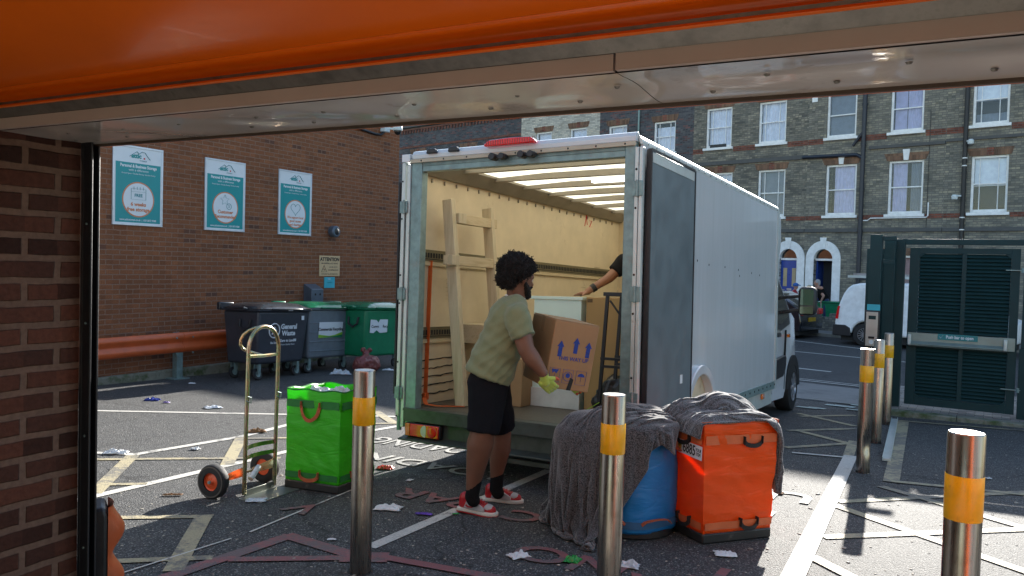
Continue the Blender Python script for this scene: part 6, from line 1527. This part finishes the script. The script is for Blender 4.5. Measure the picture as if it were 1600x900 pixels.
def wrink(c, n):
    h = noise.noise(Vector((c.x*3+c.z*5, c.y*4, c.z*15+c.x*9)))*.013+noise.noise(c*9)*.008+.009*(1-2*abs(noise.noise(Vector((c.x*5, c.y*4, c.z*15-c.x*12+3)))))-.004
    return c+n*h
SC = [(P(797, 492, 5.15), .130, P(785, 530, 5.16), .152), (P(797, 490, 5.32), .125, P(785, 530, 5.34), .145), (P(785, 530, 5.16), .152, P(771, 565, 5.16), .158), (P(785, 530, 5.34), .145, P(771, 565, 5.34), .15),
      (P(771, 565, 5.16), .158, P(761, 590, 5.15), .162, 1), (P(771, 565, 5.34), .150, P(762, 589, 5.35), .156, 1),
      (P(803, 476, 5.20), .078, P(798, 495, 5.16), .11), (P(804, 473, 5.27), .076, P(798, 492, 5.3), .11),
      (P(804, 482, 5.12), .085, shR, .080), (P(803, 476, 5.32), .085, shL, .078), (shR, .084, P(819, 527, 4.985), .084, 1), (shL, .078, P(822, 518, 5.52), .078, 1)]
blob('shirt', SC, A['shirt'], man, vox=.010, it=6, disp=wrink)
obj('collar', MB().tube([P(806, 466.5, 5.225)+Vector((cos(a)*.064-.004, sin(a)*.064, .012*cos(a+2.6)+.010)) for a in [2*pi*i/24 for i in range(24)]], .006, 6, closed=True), A['w_paint'], man)
def wrs(c, n): return c+n*(.007*noise.noise(Vector((c.x*14, c.y*14, c.z*4)))+.004*noise.noise(c*18))
blob('shorts', [(P(763, 598, 5.16), .142, P(760, 640, 5.14), .118), (P(766, 598, 5.35), .140, P(776, 640, 5.38), .112), (P(760, 640, 5.14), .118, P(755, 676, 5.12), .106, 1), (P(776, 640, 5.38), .112, P(784, 671, 5.42), .098, 1)], A['shorts'], man, vox=.010, it=5, disp=wrs)
for k, (a, b, Y, x2, y2) in enumerate(((742, 752, 5.15, 737, 776), (777, 742, 5.45, 775, 764))):
    blob('sock', [(P(a, b, Y), .048, P(x2, y2, Y), .046), (P(x2, y2, Y), .046, P(x2+3, y2+6, Y), .045)], A['blackcloth'], man, vox=.007, it=3)
shoe(man, G(716, 799)+Vector((0, 0, .018)), G(781, 808)+Vector((0, 0, .0)), 'shoe_red', 'sole', .29, True); shoe(man, G(757, 781), G(820, 787), 'shoe_red', 'sole', .29, True)
# gloved hands holding the box from below
def hand(t, wr, palm, fdir_, nrm, side, curl=1., tips=True, s=1.):
    """wrist, palm centre, finger direction, palm-side normal, thumb side vector"""
    f = fdir_.normalized(); n = nrm.normalized(); b = side.normalized()
    kn = palm+f*.045*s; C = [(wr, .031*s, palm-f*.02*s, .030*s)]
    for q in (-.030, -.010, .010, .030): C.append((palm-f*.035*s+b*q*.8*s, .020*s, kn+b*q*s, .0145*s))
    T = []
    for i, (q, L) in enumerate(((.033, .9), (.011, 1.), (-.011, .95), (-.033, .78))):
        p0 = kn+b*q*s; d1 = (f+n*.35*curl).normalized(); p1 = p0+d1*.038*L*s; d2 = (f*.35+n*1.*curl).normalized(); p2 = p1+d2*.026*L*s; d3 = (n*curl-f*.35).normalized(); p3 = p2+d3*.018*L*s
        C += [(p0, .0110*s, p1, .0100*s), (p1, .0100*s, p2, .0092*s)]; T.append((p2-d2*.008*s, .0102*s, p3, .0088*s))
    th0 = palm-f*.02*s+b*.035*s; th1 = th0+(b*.8+f*.8+n*.2).normalized()*.042*s; th2 = th1+(b*.25+f+n*.35).normalized()*.028*s
    C += [(th0, .018*s, th1, .0125*s)]; T.append((th1-(th2-th1)*.1, .0125*s, th2, .0105*s))
    g = blob('glove', C, A['glove'], t, vox=.0042, it=2)
    blob('fingertips', T, A['glove_tip'], g, vox=.0035, it=1)
hand(man, wrR, P(855, 600, 5.0), Vector((.55, .45, -.55)), Vector((-.1, 1, .25)), Vector((.75, -.1, .65)), 1.)
hand(man, wrL, P(896, 600, 5.60), Vector((.5, -.3, -.5)), Vector((0, -1, .3)), Vector((.7, 0, .6)), 1.)
# the box he holds
Cb = W(850, 605, 5.06)
BXM = frame(Cb, 71) @ Matrix.Rotation(RD(8.5), 4, 'Y') @ Matrix.Rotation(RD(2), 4, 'X')
bx = thing('carried_box', 'brown cardboard box printed THIS WAY UP held by the man in shorts', 'box', BXM)
BW, BD, BH = .315, .42, .445
obj('body', MB().box(0, 0, 0, BW, BD, BH), A['card'], bx, bevel=.006, seg=3)
obj('top_flap', MB().box(.004, .004, BH+.001, BW-.004, BD*.5-.002, BH+.005).box(.004, BD*.5+.002, BH+.0012, BW-.004, BD-.004, BH+.006), A['card'], bx)
obj('tape_strip', MB().box(-.0015, BD*.44, BH-.10, -.0003, BD*.56, BH-.0), A['tape'], bx); 
pr = MB(); Y = -.0015
for x, z in ((.065, .268), (.172, .300), (.262, .282)): pr.prism([(x-.014, z-.055), (x+.014, z-.055), (x+.014, z+.012), (x+.026, z+.008), (x, z+.050), (x-.026, z+.008), (x-.014, z+.012)], 1, Y-.0006, Y+.0006)
pieces('printed_arrow', pr, 14, A['inkblue'], bx)
text('lettering', 'THIS WAY UP', .036, A['inkblue'], bx, fx(.168, Y, .205) @ Matrix.Rotation(RD(1), 4, 'Z'), bold=.0006, sx=.98)
ic = MB()
for x in (.055, .150, .245):
    for a, b in (((x-.036, .045), (x+.036, .045)), ((x+.036, .045), (x+.036, .135)), ((x+.036, .135), (x-.036, .135)), ((x-.036, .135), (x-.036, .045))): ic.bar((a[0], Y, a[1]), (b[0], Y, b[1]), .001, .0025, (0, 1, 0))
ic.prism([(.245+.026*cos(pi*i/10), .098+.022*sin(pi*i/10)) for i in range(11)], 1, Y-.0006, Y+.0006); ic.bar((.245, Y, .098), (.245, Y, .062), .001, .003, (0, 1, 0))
ic.prism([(.03, .128), (.082, .128), (.066, .10), (.05, .112), (.04, .10)], 1, Y-.0006, Y+.0006); ic.bar((.056, Y, .10), (.056, Y, .06), .001, .003, (0, 1, 0))
ic.tube([(.150+.030*cos(k*pi/12), Y, .09+.030*sin(k*pi/12)) for k in range(24)], .0018, 5, closed=True); ic.lathe([(.016, -.0006), (.016, .0006)], 16, fx(.150, Y, .096))
obj('printed_symbols', ic, A['inkblue'], bx)
obj('black_mark', MB().prism([(.155, .0), (.185, .0), (.195, .075), (.17, .085)], 1, -.0032, -.0022), A['blackprint'], bx)
# ---- man inside the van, mostly behind the door frame
wk = thing('person', 'person in a black T-shirt with a black wristband reaching over the cartons inside the van', 'person', VANM @ Matrix.Translation((-.45, 1.62, ZF)))
v3 = lambda x, y, z: Vector((x+.45, y-1.62, z-ZF))
hcw = v3(-.42, 1.50, 2.08); C, E, R, _ = headset(hcw, Vector((-.75, -.6, -.35)), Vector((-.2, -.1, 1)))
C += [(v3(-.46, 1.58, 1.88), .06, hcw-Vector((0, 0, .06)), .055), (v3(-.44, 1.60, 1.80), .12, v3(-.42, 1.66, 1.42), .12), (v3(-.50, 1.72, 1.36), .11, v3(-.50, 1.74, .95), .075), (v3(-.34, 1.62, 1.36), .11, v3(-.32, 1.62, .95), .075), (v3(-.50, 1.74, .95), .07, v3(-.50, 1.78, .58), .045), (v3(-.32, 1.62, .95), .07, v3(-.32, 1.66, .58), .045),
      (v3(-.74, 1.50, 1.80), .055, v3(-.84, 1.40, 1.66), .047), (v3(-.84, 1.40, 1.66), .045, v3(-1.00, 1.28, 1.53), .030), (v3(-.25, 1.6, 1.78), .055, v3(-.22, 1.4, 1.55), .045), (v3(-.22, 1.4, 1.55), .045, v3(-.42, 1.2, 1.5), .03)]
for q, L in ((-.03, .8), (-.01, 1), (.01, .95), (.03, .75)): C.append((v3(-1.01+q*.5, 1.27+q, 1.515), .017, v3(-1.045+q*.6, 1.235+q, 1.505), .013)); C.append((v3(-1.045+q*.6, 1.235+q, 1.505), .011, v3(-1.045-.045*L+q*.6, 1.235-.02*L+q, 1.488), .009))
C.append((v3(-1.0, 1.25, 1.515), .015, v3(-1.01, 1.19, 1.49), .010))
blob('body', C, A['skin_mid'], wk, vox=.010, it=3, ells=E); eyes(wk, hcw, Vector((-.75, -.6, -.35)), Vector((-.2, -.1, 1)))
blob('shirt', [(v3(-.50, 1.58, 1.84), .09, v3(-.74, 1.51, 1.81), .082), (v3(-.74, 1.51, 1.81), .082, v3(-.805, 1.44, 1.715), .072, 1), (v3(-.46, 1.60, 1.80), .135, v3(-.47, 1.66, 1.42), .14), (v3(-.56, 1.58, 1.78), .12, v3(-.60, 1.64, 1.42), .115), (v3(-.47, 1.66, 1.42), .14, v3(-.44, 1.68, 1.32), .14, 1), (v3(-.4, 1.6, 1.84), .09, v3(-.24, 1.58, 1.78), .08), (v3(-.24, 1.58, 1.78), .08, v3(-.23, 1.5, 1.66), .07, 1)], A['blackcloth'], wk, vox=.012, it=4, disp=wrs)
blob('trousers', [(v3(-.48, 1.68, 1.34), .13, v3(-.50, 1.74, .95), .095), (v3(-.36, 1.64, 1.34), .13, v3(-.32, 1.63, .95), .095), (v3(-.50, 1.74, .95), .095, v3(-.50, 1.78, .60), .07, 1), (v3(-.32, 1.63, .95), .095, v3(-.32, 1.66, .60), .07, 1)], A['shorts'], wk, vox=.014, it=4)
blob('hair', [], A['hair'], wk, vox=.010, it=2, ells=[(hcw+Vector((.02, .02, .04)), (.10, .09, .09), None)])
obj('wristband', MB().tube([v3(-.945, 1.325, 1.575), v3(-.972, 1.303, 1.552)], [.040, .037], 16), A['rubber'], wk)
M_ = VANM @ Matrix.Translation((-.45, 1.62, ZF))
for y0 in ((-.50, 1.76), (-.32, 1.64)):
    hp = VANM @ Vector((y0[0]+.03, y0[1]+.08, ZF)); tp = VANM @ Vector((y0[0]-.12, y0[1]-.15, ZF)); shoe(wk, hp, tp, 'blkplas', 'blkplas')
# ---- people by the terrace
def standing(Mt, label, h_, hair, top_m, legs_m, skin_m, arms, bend=.1, turn=0, vest=False):
    t = thing('person', label, 'person', Mt); k = h_/1.7
    V = lambda x, y, z: Vector((x*k, y*k, z*k))
    hx = bend; hcn = V(hx*1.35, 0, 1.58-bend*.3); f = Vector((1, -.25, -.25)); C, E, R, _ = headset(hcn, f, UPZ, k)
    sR, sL = V(hx, -.19, 1.40-bend*.25), V(hx, .19, 1.40-bend*.25)
    C += [(V(hx, 0, 1.42-bend*.25), .06*k, hcn-Vector((0, 0, .07)), .05*k), (V(hx*.9, 0, 1.30-bend*.2), .14*k, V(.02, 0, .98), .145*k), (sR, .06*k, arms[0], .048*k), (arms[0], .045*k, arms[1], .03*k), (sL, .06*k, arms[2], .048*k), (arms[2], .045*k, arms[3], .03*k),
          (V(0, -.1, .92), .11*k, V(.02, -.11, .48), .07*k), (V(0, .1, .92), .11*k, V(.02, .11, .48), .07*k), (V(.02, -.11, .48), .065*k, V(-.02, -.11, .06), .04*k), (V(.02, .11, .48), .065*k, V(-.02, .11, .06), .04*k),
          (V(hx, -.10, 1.38-bend*.2), .07*k, sR, .062*k), (V(hx, .10, 1.38-bend*.2), .07*k, sL, .062*k)]
    for a, b in ((arms[0], arms[1]), (arms[2], arms[3])):
        d = (b-a).normalized(); q = d.orthogonal().normalized()
        for i in (-1.5, -.5, .5, 1.5): C.append((b+d*.03+q*i*.016, .016, b+d*.085+q*i*.019, .010)); 
        C.append((b+d*.02+q*.03, .014, b+d*.05+q*.055, .010))
    blob('body', C, A[skin_m], t, vox=.016, it=3, ells=E)
    tc = [(V(hx*.9, -.05, 1.28-bend*.2), .150*k, V(.02, -.04, .98), .160*k), (V(hx*.9, .05, 1.28-bend*.2), .150*k, V(.02, .04, .98), .160*k), (V(.02, -.04, .98), .16*k, V(.01, -.04, .84), .16*k, 1), (V(.02, .04, .98), .16*k, V(.01, .04, .84), .16*k, 1), (V(hx, -.11, 1.38-bend*.25), .065*k, V(hx, .11, 1.38-bend*.25), .065*k)]
    if not vest: tc += [(sR, .068*k, sR.lerp(arms[0], .7), .062*k, 1), (sL, .068*k, sL.lerp(arms[2], .7), .062*k, 1)]
    blob('top', tc, A[top_m], t, vox=.018, it=3)
    blob('trousers', [(V(0, -.09, .90), .13*k, V(.02, -.11, .48), .09*k), (V(0, .09, .90), .13*k, V(.02, .11, .48), .09*k), (V(.02, -.11, .48), .09*k, V(-.02, -.11, .08), .07*k, 1), (V(.02, .11, .48), .09*k, V(-.02, .11, .08), .07*k, 1)], A[legs_m], t, vox=.018, it=3)
    if hair: blob('hair', [], A[hair], t, vox=.014, it=2, ells=[(hcn-f.normalized()*.02*k+Vector((0, 0, .035*k)), (.10*k, .09*k, .10*k), None), (hcn-f.normalized()*.06*k-Vector((0, 0, .02*k)), (.06*k, .075*k, .09*k), None)])
    for y in (-.11, .11):
        hp = Mt @ V(-.09, y, 0); tp = Mt @ V(.16, y-.02, 0); shoe(t, hp, tp, 'blkplas', 'blkplas', .27)
    return t, V, k, hcn
def at_street(px, m, z, a): 
    g = onp(frame(Mx*m, 132), px, 470, 1, 0); p = um(g.x, m); return frame(Vector((p.x, p.y, z)), a)
MT = at_street(1288, 27.0, -.37, 265)                 # local x points to its left in the picture
t, V, k, _ = standing(MT, 'grey-haired person in a black vest leaning on a walking stick at the open doorway', 1.62, 'greyhair', 'blackcloth', 'denim', 'skin_pale',
    [Vector((.16, .26, 1.02)), Vector((.22, .22, .84)), Vector((.32, -.16, 1.24)), Vector((.55, -.12, 1.20))], .22, vest=True)
stick = MB().tube([(.30, .17, .80), (.26, .19, .825), (.22, .20, .80), (.20, .21, .4), (.18, .22, .01)], .014, 8)
tag(obj('walking_stick', stick, A['rim'], None, M=MT), 'thin grey walking stick held by the person in the black vest', 'walking stick')
MT = at_street(1259, 26.75, -.37, 110)
standing(MT, 'person with pale blond hair and a red top standing behind the van mirror', 1.38, 'blondhair', 'redcloth', 'denim', 'skin_pale', [Vector((.10, -.22, .95)), Vector((.28, -.15, .92)), Vector((.10, .22, .95)), Vector((.28, .15, .92))], .1)
MT = at_street(1237, 26.7, -.37, 110)
t, V, k, hcn = standing(MT, 'person in a blue cap and red top just past the van cab window', 1.42, None, 'redcloth', 'denim', 'skin_pale', [Vector((.10, -.22, .95)), Vector((.28, -.15, .92)), Vector((.10, .22, .95)), Vector((.28, .15, .92))], .1)
blob('cap', [(hcn+Vector((.07, -.02, .06)), .02, hcn+Vector((.15, -.04, .045)), .018)], mat('blue_cap', (.03, .12, .4), .7), t, vox=.012, it=2, ells=[(hcn+Vector((0, 0, .055)), (.10, .09, .075), None)])
# =================================================================== LITTER
def lit(px, py, w_, d_, h_, m, seed, label, cat, a=0, name='litter_paper'):
    g = G(px, py); o = crumple(name, w_*.85, d_*.85, h_*.62, m, seed, 18, 5.); tag(o, label, cat, 'litter on the tarmac', gframe(g.x, g.y, a, True, .007)); return o
lit(606, 796, .21, .14, .05, 'litter_w', 1.3, 'large pale crumpled paper just right of the front left bollard', 'litter', 95)
lit(810, 871, .13, .10, .05, 'litter_w', 2.1, 'white crumpled paper with a blue edge near the bottom centre', 'litter', 60)
lit(895, 878, .11, .10, .06, 'litter_g', 3.7, 'green crumpled packet at the bottom beside the middle bollard', 'packet', 20, 'crisp_packet')
lit(984, 886, .11, .12, .05, 'litter_p', 4.4, 'blue-white plastic scrap at the foot of the middle bollard', 'litter', 20, 'plastic_scrap')
lit(1134, 868, .15, .11, .03, 'litter_w', 5.9, 'flat pale paper in front of the orange bag', 'litter', 100)
lit(662, 805, .13, .045, .02, 'litter_pu', 6.3, 'purple and white wrapper between the front left bollard and the man', 'wrapper', 100, 'sweet_wrapper')
lit(602, 733, .16, .11, .05, 'litter_r', 7.7, 'red and gold packet on the sunny ground beside the green bag', 'packet', 100, 'crisp_packet')
lit(640, 752, .07, .05, .02, 'litter_p', 8.2, 'small clear scrap on the shadow edge right of the red packet', 'litter', 30, 'plastic_scrap')
lit(400, 676, .22, .12, .07, 'litter_br', 9.1, 'torn brown paper lying behind the hand truck', 'litter', 70)
lit(180, 709, .24, .14, .06, 'litter_w', 10.4, 'white tissue heap on the white line at the far left', 'litter', 80)
lit(305, 703, .08, .09, .04, 'litter_w', 11.2, 'small white scrap left of the hand truck', 'litter', 10)
lit(333, 638, .24, .16, .05, 'litter_w', 12.6, 'white paper lying alone on the sunny tarmac left of the hand truck top', 'litter', 60)
lit(238, 626, .22, .12, .07, 'litter_b', 13.3, 'blue foil packet on the shade edge near the crash barrier', 'packet', 80, 'crisp_packet')
lit(260, 630, .09, .06, .03, 'litter_pu', 14.5, 'tiny violet wrapper just right of the blue foil packet', 'wrapper', 80, 'sweet_wrapper')
lit(300, 600, .12, .08, .03, 'litter_w', 15.5, 'white scrap by the foot of the crash barrier post', 'litter', 80)
lit(532, 585, .42, .22, .16, 'litter_p', 16.8, 'crumpled clear plastic bag in front of the green bin', 'plastic bag', 80, 'plastic_bag')
lit(606, 579, .25, .12, .06, 'litter_w', 17.3, 'pale sheet of litter beside the left van door', 'litter', 80)
lit(1218, 772, .09, .07, .03, 'litter_br', 18.3, 'dry brown leaf right of the orange bag', 'leaf', 30, 'dry_leaf')
lit(270, 775, .16, .04, .02, 'litter_br', 19.9, 'brown twig-like scrap left of the hand truck wheel', 'litter', 80, 'dry_leaf')
lit(1544, 749, .06, .05, .02, 'litter_p', 20.2, 'light blue scrap beside the nearest bollard on the right', 'litter', 80, 'plastic_scrap')
lit(702+10, 805+0, .05, .02, .012, 'litter_g', 21.2, 'tiny green scrap at the heel of the man', 'litter', 80, 'plastic_scrap')
lit(518, 845, .06, .03, .012, 'litter_w', 22.2, 'small white scrap left of the front left bollard', 'litter', 80)
lit(400, 783, .16, .12, .02, 'litter_p', 23.2, 'clear film lying on the toe plate of the hand truck', 'plastic film', 80, 'plastic_scrap')
rr = random.Random(11); gr = MB()
for _ in range(900):
    q = (rr.uniform(150, 1600), 580+320*rr.random()**.8); g = G(*q); s = rr.uniform(.004, .012)*(1 if rr.random() < .93 else 1.8)
    Mq = gframe(g.x, g.y, rr.uniform(0, 360), True, .0) @ Matrix.Diagonal((s, s*.7, s*.4, 1))
    b = MB().lathe([(.5, 0), (1, .3), (.6, .9)], 5, Mq); gr.add(b.v, b.f)
struct(obj('grit', gr, mat('pale_grit', (.34, .31, .26), .8, var=.5, sc_=30), smooth=False), 'stuff')
rbm = gframe(*G(571, 583).xy, 40, True)
rb = blob('rubbish_bag', [((-.10, 0, .16), .15, (.12, .0, .16), .16), ((0, 0, .2), .12, (.0, 0, .32), .07), ((0, 0, .34), .03, (-.05, .02, .41), .045), ((0, 0, .34), .03, (.06, -.02, .40), .04)], A['redbag'], None, vox=.014, it=3, disp=lambda c, n: c+n*(.025*noise.noise(c*11)+.015*noise.noise(c*32)))
tag(rb, 'knotted brown-red rubbish bag on the ground in front of the green bin', 'rubbish bag', M=rbm)
# =================================================================== BLANKETS: a small cloth solver, run once when the scene is built
def settle(P, cols, steps=40, iters=8, bend=.25, flat=None):
    """relax a modelled drape under gravity; the edge lengths of the modelled shape are its rest lengths"""
    P = np.array(P, float); ny1, nx1 = P.shape[:2]; V = np.zeros_like(P); dt = .010; TH = .012; N = nx1*ny1
    ln = lambda A_, B_: np.sqrt(((A_-B_)**2).sum(-1, keepdims=True))
    def mk(A_, B_, k): return (A_, B_, ln(P[A_], P[B_]), k)
    if flat:                                                     # a flat sheet: every edge has the same rest length
        def mk(A_, B_, k, n=[0]):
            du = abs((A_[1].start or 0)-(B_[1].start or 0)) if A_[1].start is not None else 0; dv = abs((A_[0].start or 0)-(B_[0].start or 0)) if A_[0].start is not None else 0
            return (A_, B_, hypot(du*flat[0], dv*flat[1]), k)
    S = slice; groups = []
    for s in (0, 1):
        groups += [mk((S(None), S(s, nx1-1, 2)), (S(None), S(s+1, nx1, 2)), 1.), mk((S(s, ny1-1, 2), S(None)), (S(s+1, ny1, 2), S(None)), 1.)]
    for s in (0, 1):
        for t in (0, 1):
            m = ((ny1-s)//2)*2+s; k = ((nx1-t)//2)*2+t
            groups += [mk((S(s, m, 2), S(t, k, 2)), (S(s+1, m, 2), S(t+1, k, 2)), .6), mk((S(s, m, 2), S(t+1, k, 2)), (S(s+1, m, 2), S(t, k, 2)), .6)]
    for s in range(4):
        k = len(range(s+2, nx1, 4)); m = len(range(s+2, ny1, 4))
        groups += [mk((S(None), S(s, s+4*k, 4)), (S(None), S(s+2, s+2+4*k, 4)), bend), mk((S(s, s+4*m, 4), S(None)), (S(s+2, s+2+4*m, 4), S(None)), bend)]
    def collide(P, O):
        hit = np.zeros(P.shape[:2], bool); stuck = np.zeros(P.shape[:2], bool)
        g = -SL*P[..., 1]+TH; m = P[..., 2] < g; P[..., 2] = np.where(m, g, P[..., 2]); hit |= m
        for c in cols:
            if c[0] == 'ball':
                d = P-np.array(c[1:4]); l = np.sqrt((d*d).sum(-1))+1e-9; ins = l < c[4]+TH
                P[:] = np.where(ins[..., None], np.array(c[1:4])+d/l[..., None]*(c[4]+TH), P); hit |= ins; stuck |= ins & (d[..., 2] > .5*l)
            elif c[0] == 'cyl':
                _, x0, y0, r, z0, z1, zi = c
                d = P[..., :2]-np.array((x0, y0)); l = np.sqrt((d*d).sum(-1))+1e-9
                top = np.where(l < r-.05, zi, z1)+TH
                ins = (l < r+TH) & (P[..., 2] < top) & (P[..., 2] > z0-.1)
                side = ins & ((r+TH-l) < (top-P[..., 2])) & (l > r-.06)
                up = ins & ~side
                P[..., :2] = np.where(side[..., None], np.array((x0, y0))+d/l[..., None]*(r+TH), P[..., :2]); P[..., 2] = np.where(up, top, P[..., 2]); hit |= ins; stuck |= up
            else:
                _, ox, oy, ax, ay, w_, d_, z1, zi = c
                q = P[..., :2]-np.array((ox, oy)); a = q@np.array(ax); b = q@np.array(ay)
                dx = np.minimum(a, w_-a); dy = np.minimum(b, d_-b); e = np.minimum(dx, dy)+TH
                top = np.where(e > .06, zi, z1)+TH
                ins = (e > 0) & (P[..., 2] < top); side = ins & (e < (top-P[..., 2])) & (e < .07); up = ins & ~side
                usex = dx < dy
                sgx = np.where(a < w_/2, -1., 1.)*e; sgy = np.where(b < d_/2, -1., 1.)*e
                mvx = np.where(side & usex, sgx, 0); mvy = np.where(side & ~usex, sgy, 0)
                P[..., 0] += mvx*ax[0]+mvy*ay[0]; P[..., 1] += mvx*ax[1]+mvy*ay[1]
                P[..., 2] = np.where(up, top, P[..., 2]); hit |= ins; stuck |= up
        P[hit] = O[hit]+(P[hit]-O[hit])*.45; xy = P[..., :2]; xy[stuck] = O[..., :2][stuck]+(xy[stuck]-O[..., :2][stuck])*.06                       # friction
        # friction must not push it back inside
        g = -SL*P[..., 1]+TH; P[..., 2] = np.maximum(P[..., 2], g)
    for st in range(steps):
        O = P.copy(); V[..., 2] -= 9.8*dt; V *= .96; P = P+V*dt
        for it in range(iters):
            for A_, B_, L, k in groups:
                a = P[A_]; b = P[B_]; d = b-a; l = np.sqrt((d*d).sum(-1, keepdims=True))+1e-9; d *= (np.minimum(l-L, 0) if (flat and k == bend) else (l-L))/l*.5*k*(.12 if (flat and k == bend) else 1); P[A_] = a+d; P[B_] = b-d
        collide(P, O)
        V = (P-O)/dt; sp = np.sqrt((V*V).sum(-1, keepdims=True)); V *= np.minimum(1, 1.5/(sp+1e-9))
    return P
def drape(P, name, label, m, th):
    ny1, nx1, _ = P.shape; V = P.reshape(-1, 3); c = V.mean(0); c[2] = V[:, 2].min()
    mb = MB(); mb.add((V-c).tolist(), [(j*nx1+i, j*nx1+i+1, (j+1)*nx1+i+1, (j+1)*nx1+i) for j in range(ny1-1) for i in range(nx1-1)])
    o = obj(name, mb, A[m], None, ang=180, uv=False)
    s = o.modifiers.new('sub', 'SUBSURF'); s.levels = s.render_levels = 1
    s = o.modifiers.new('thick', 'SOLIDIFY'); s.thickness = th; s.offset = 0
    tag(o, label, 'blanket', 'grey moving blankets', Matrix.Translation(Vector(c.tolist()))); return o
gb_ = gz(4.965); go_ = gz(4.655); ax_, ay_ = AZ(68), AZ(-22); oc = Vector((1.185, 4.655, 0))-ax_*.02-ay_*.02
CYL = ('cyl', .80, 4.965, .285, gb_, gb_+.70, gb_+.73); BOX = ('box', oc.x, oc.y, (ax_.x, ax_.y), (ay_.x, ay_.y), .55, .55, go_+.72, go_+.75)
def lerpt(x, T):
    for (x0, y0), (x1, y1) in zip(T, T[1:]):
        if x <= x1: return y0+(y1-y0)*max(0, (x-x0))/(x1-x0)
    return T[-1][1]
def ridge(p): return 1-2*abs(noise.noise(p))
def sm(x, a, b): x = max(0, min(1, (x-a)/(b-a))); return x*x*(3-2*x)
def q_(a, b): p = oc+ax_*a+ay_*b; return p.x, p.y
def gathered(wr, lr, nu, nv, comp, path, side, kp, seed, up=Vector((0, 0, 1))):
    """a flat sheet wr x lr laid along path(v) -> (point, tangent), gathered across its width into uneven pleats"""
    P = np.zeros((nv+1, nu+1, 3))
    for j in range(nv+1):
        v = j/nv*lr; c, tg = path(v)
        for i in range(nu+1):
            u = (i/nu-.5)*wr; cp = comp(v, u); nrm = side.cross(tg).normalized()
            if nrm.z < -.01 or (abs(nrm.z) < .01 and nrm.dot(c-Vector((.8, 4.96, c.z))) < 0): nrm = -nrm
            am = (1/cp**2-1)**.5/kp
            phs = kp*cp*u+2.6*noise.noise(Vector((u*2.2, v*1.3, seed)))+1.2*noise.noise(Vector((u*5, v*3, seed+4)))
            d = am*(sin(phs)+.35*sin(phs*1.9+1))*(.75+.5*noise.noise(Vector((u*3, v*2, seed+8))))
            q = c+side*(u*cp+.03*noise.noise(Vector((u*2, v*3, seed+2))))+nrm*(d+.02+.030*noise.noise(Vector((u*4, v*5, seed+6))))+tg*(.035*noise.noise(Vector((u*3, v*4, seed+3))))
            P[j, i] = q
    return P
def bent(c0, dirn, L1, z1, rb, zend, drift):
    """level for L1, round an edge of radius rb, down to zend, then away along the ground"""
    def f(v):
        if v < L1: return Vector((c0.x+dirn.x*v, c0.y+dirn.y*v, z1)), dirn.copy()
        s = v-L1; q = rb*pi/2; e = c0+dirn*L1
        if s < q:
            a = s/rb; return Vector((e.x, e.y, z1))+dirn*(rb*sin(a))-Vector((0, 0, rb*(1-cos(a)))), (dirn*cos(a)-Vector((0, 0, sin(a)))).normalized()
        s -= q; H = z1-rb-zend
        if s < H: return Vector((e.x, e.y, z1-rb-s))+dirn*(rb+drift*s/H), (Vector((0, 0, -1))+dirn*drift/H).normalized()
        s -= H; return Vector((e.x, e.y, zend))+dirn*(rb+drift+s), dirn.copy()
    return f
d1 = AZ(248); s1 = AZ(158)
c1 = Vector((1.03, 5.02, 0)); c1 = c1+d1*.04-s1*.035
P1 = gathered(1.55, 1.38, 92, 80, lambda v, u: .40+.06*sm(v, .3, 1.3), bent(c1, d1, .60, gb_+.80, .11, gb_+.02, -.06), s1, 48., 3.3)
g_ = -SL*P1[..., 1]+.012; P1[..., 2] = np.maximum(P1[..., 2], g_)
C1 = [CYL, ('box', oc.x, oc.y, (ax_.x, ax_.y), (ay_.x, ay_.y), .55, .55, go_+.72, go_+.72), ('ball', .46, 4.88, gz(4.86)+.58, .16), ('ball', .50, 4.84, gz(4.84)+.50, .15), ('ball', .48, 4.84, gz(4.84)+.22, .14), ('ball', .74, 4.96, gb_+.64, .15), ('ball', .60, 4.84, gb_+.62, .16), ('ball', .88, 5.0, gb_+.63, .14)]
P1 = settle(P1, C1, 50, 9, .20, (1.55/92, 1.38/80))
drape(P1, 'moving_blanket', 'heavy grey felt blanket hanging over the blue bag down to the ground', 'blanket2', .008)
c2 = oc+ax_*(-.10)+ay_*.33
P2 = gathered(1.30, 1.05, 84, 70, lambda v, u: .42-.18*sm(v, .45, .95), bent(c2, (ax_+ay_*-.16).normalized(), .66, go_+.86, .07, go_+.30, .0), ay_, 46., 8.8)
C2 = [BOX]+[('ball', *q_(a, b), gz(4.8)+z, r) for a, b, z, r in ((.12, .36, .68, .13), (.30, .28, .73, .13), (.44, .30, .71, .12), (.28, .42, .69, .12))]
P2 = settle(P2, C2, 45, 9, .20, (1.30/84, 1.05/70))
drape(P2, 'moving_blanket', 'bunched grey felt blanket lying over the rim of the orange bag', 'blanket', .008)
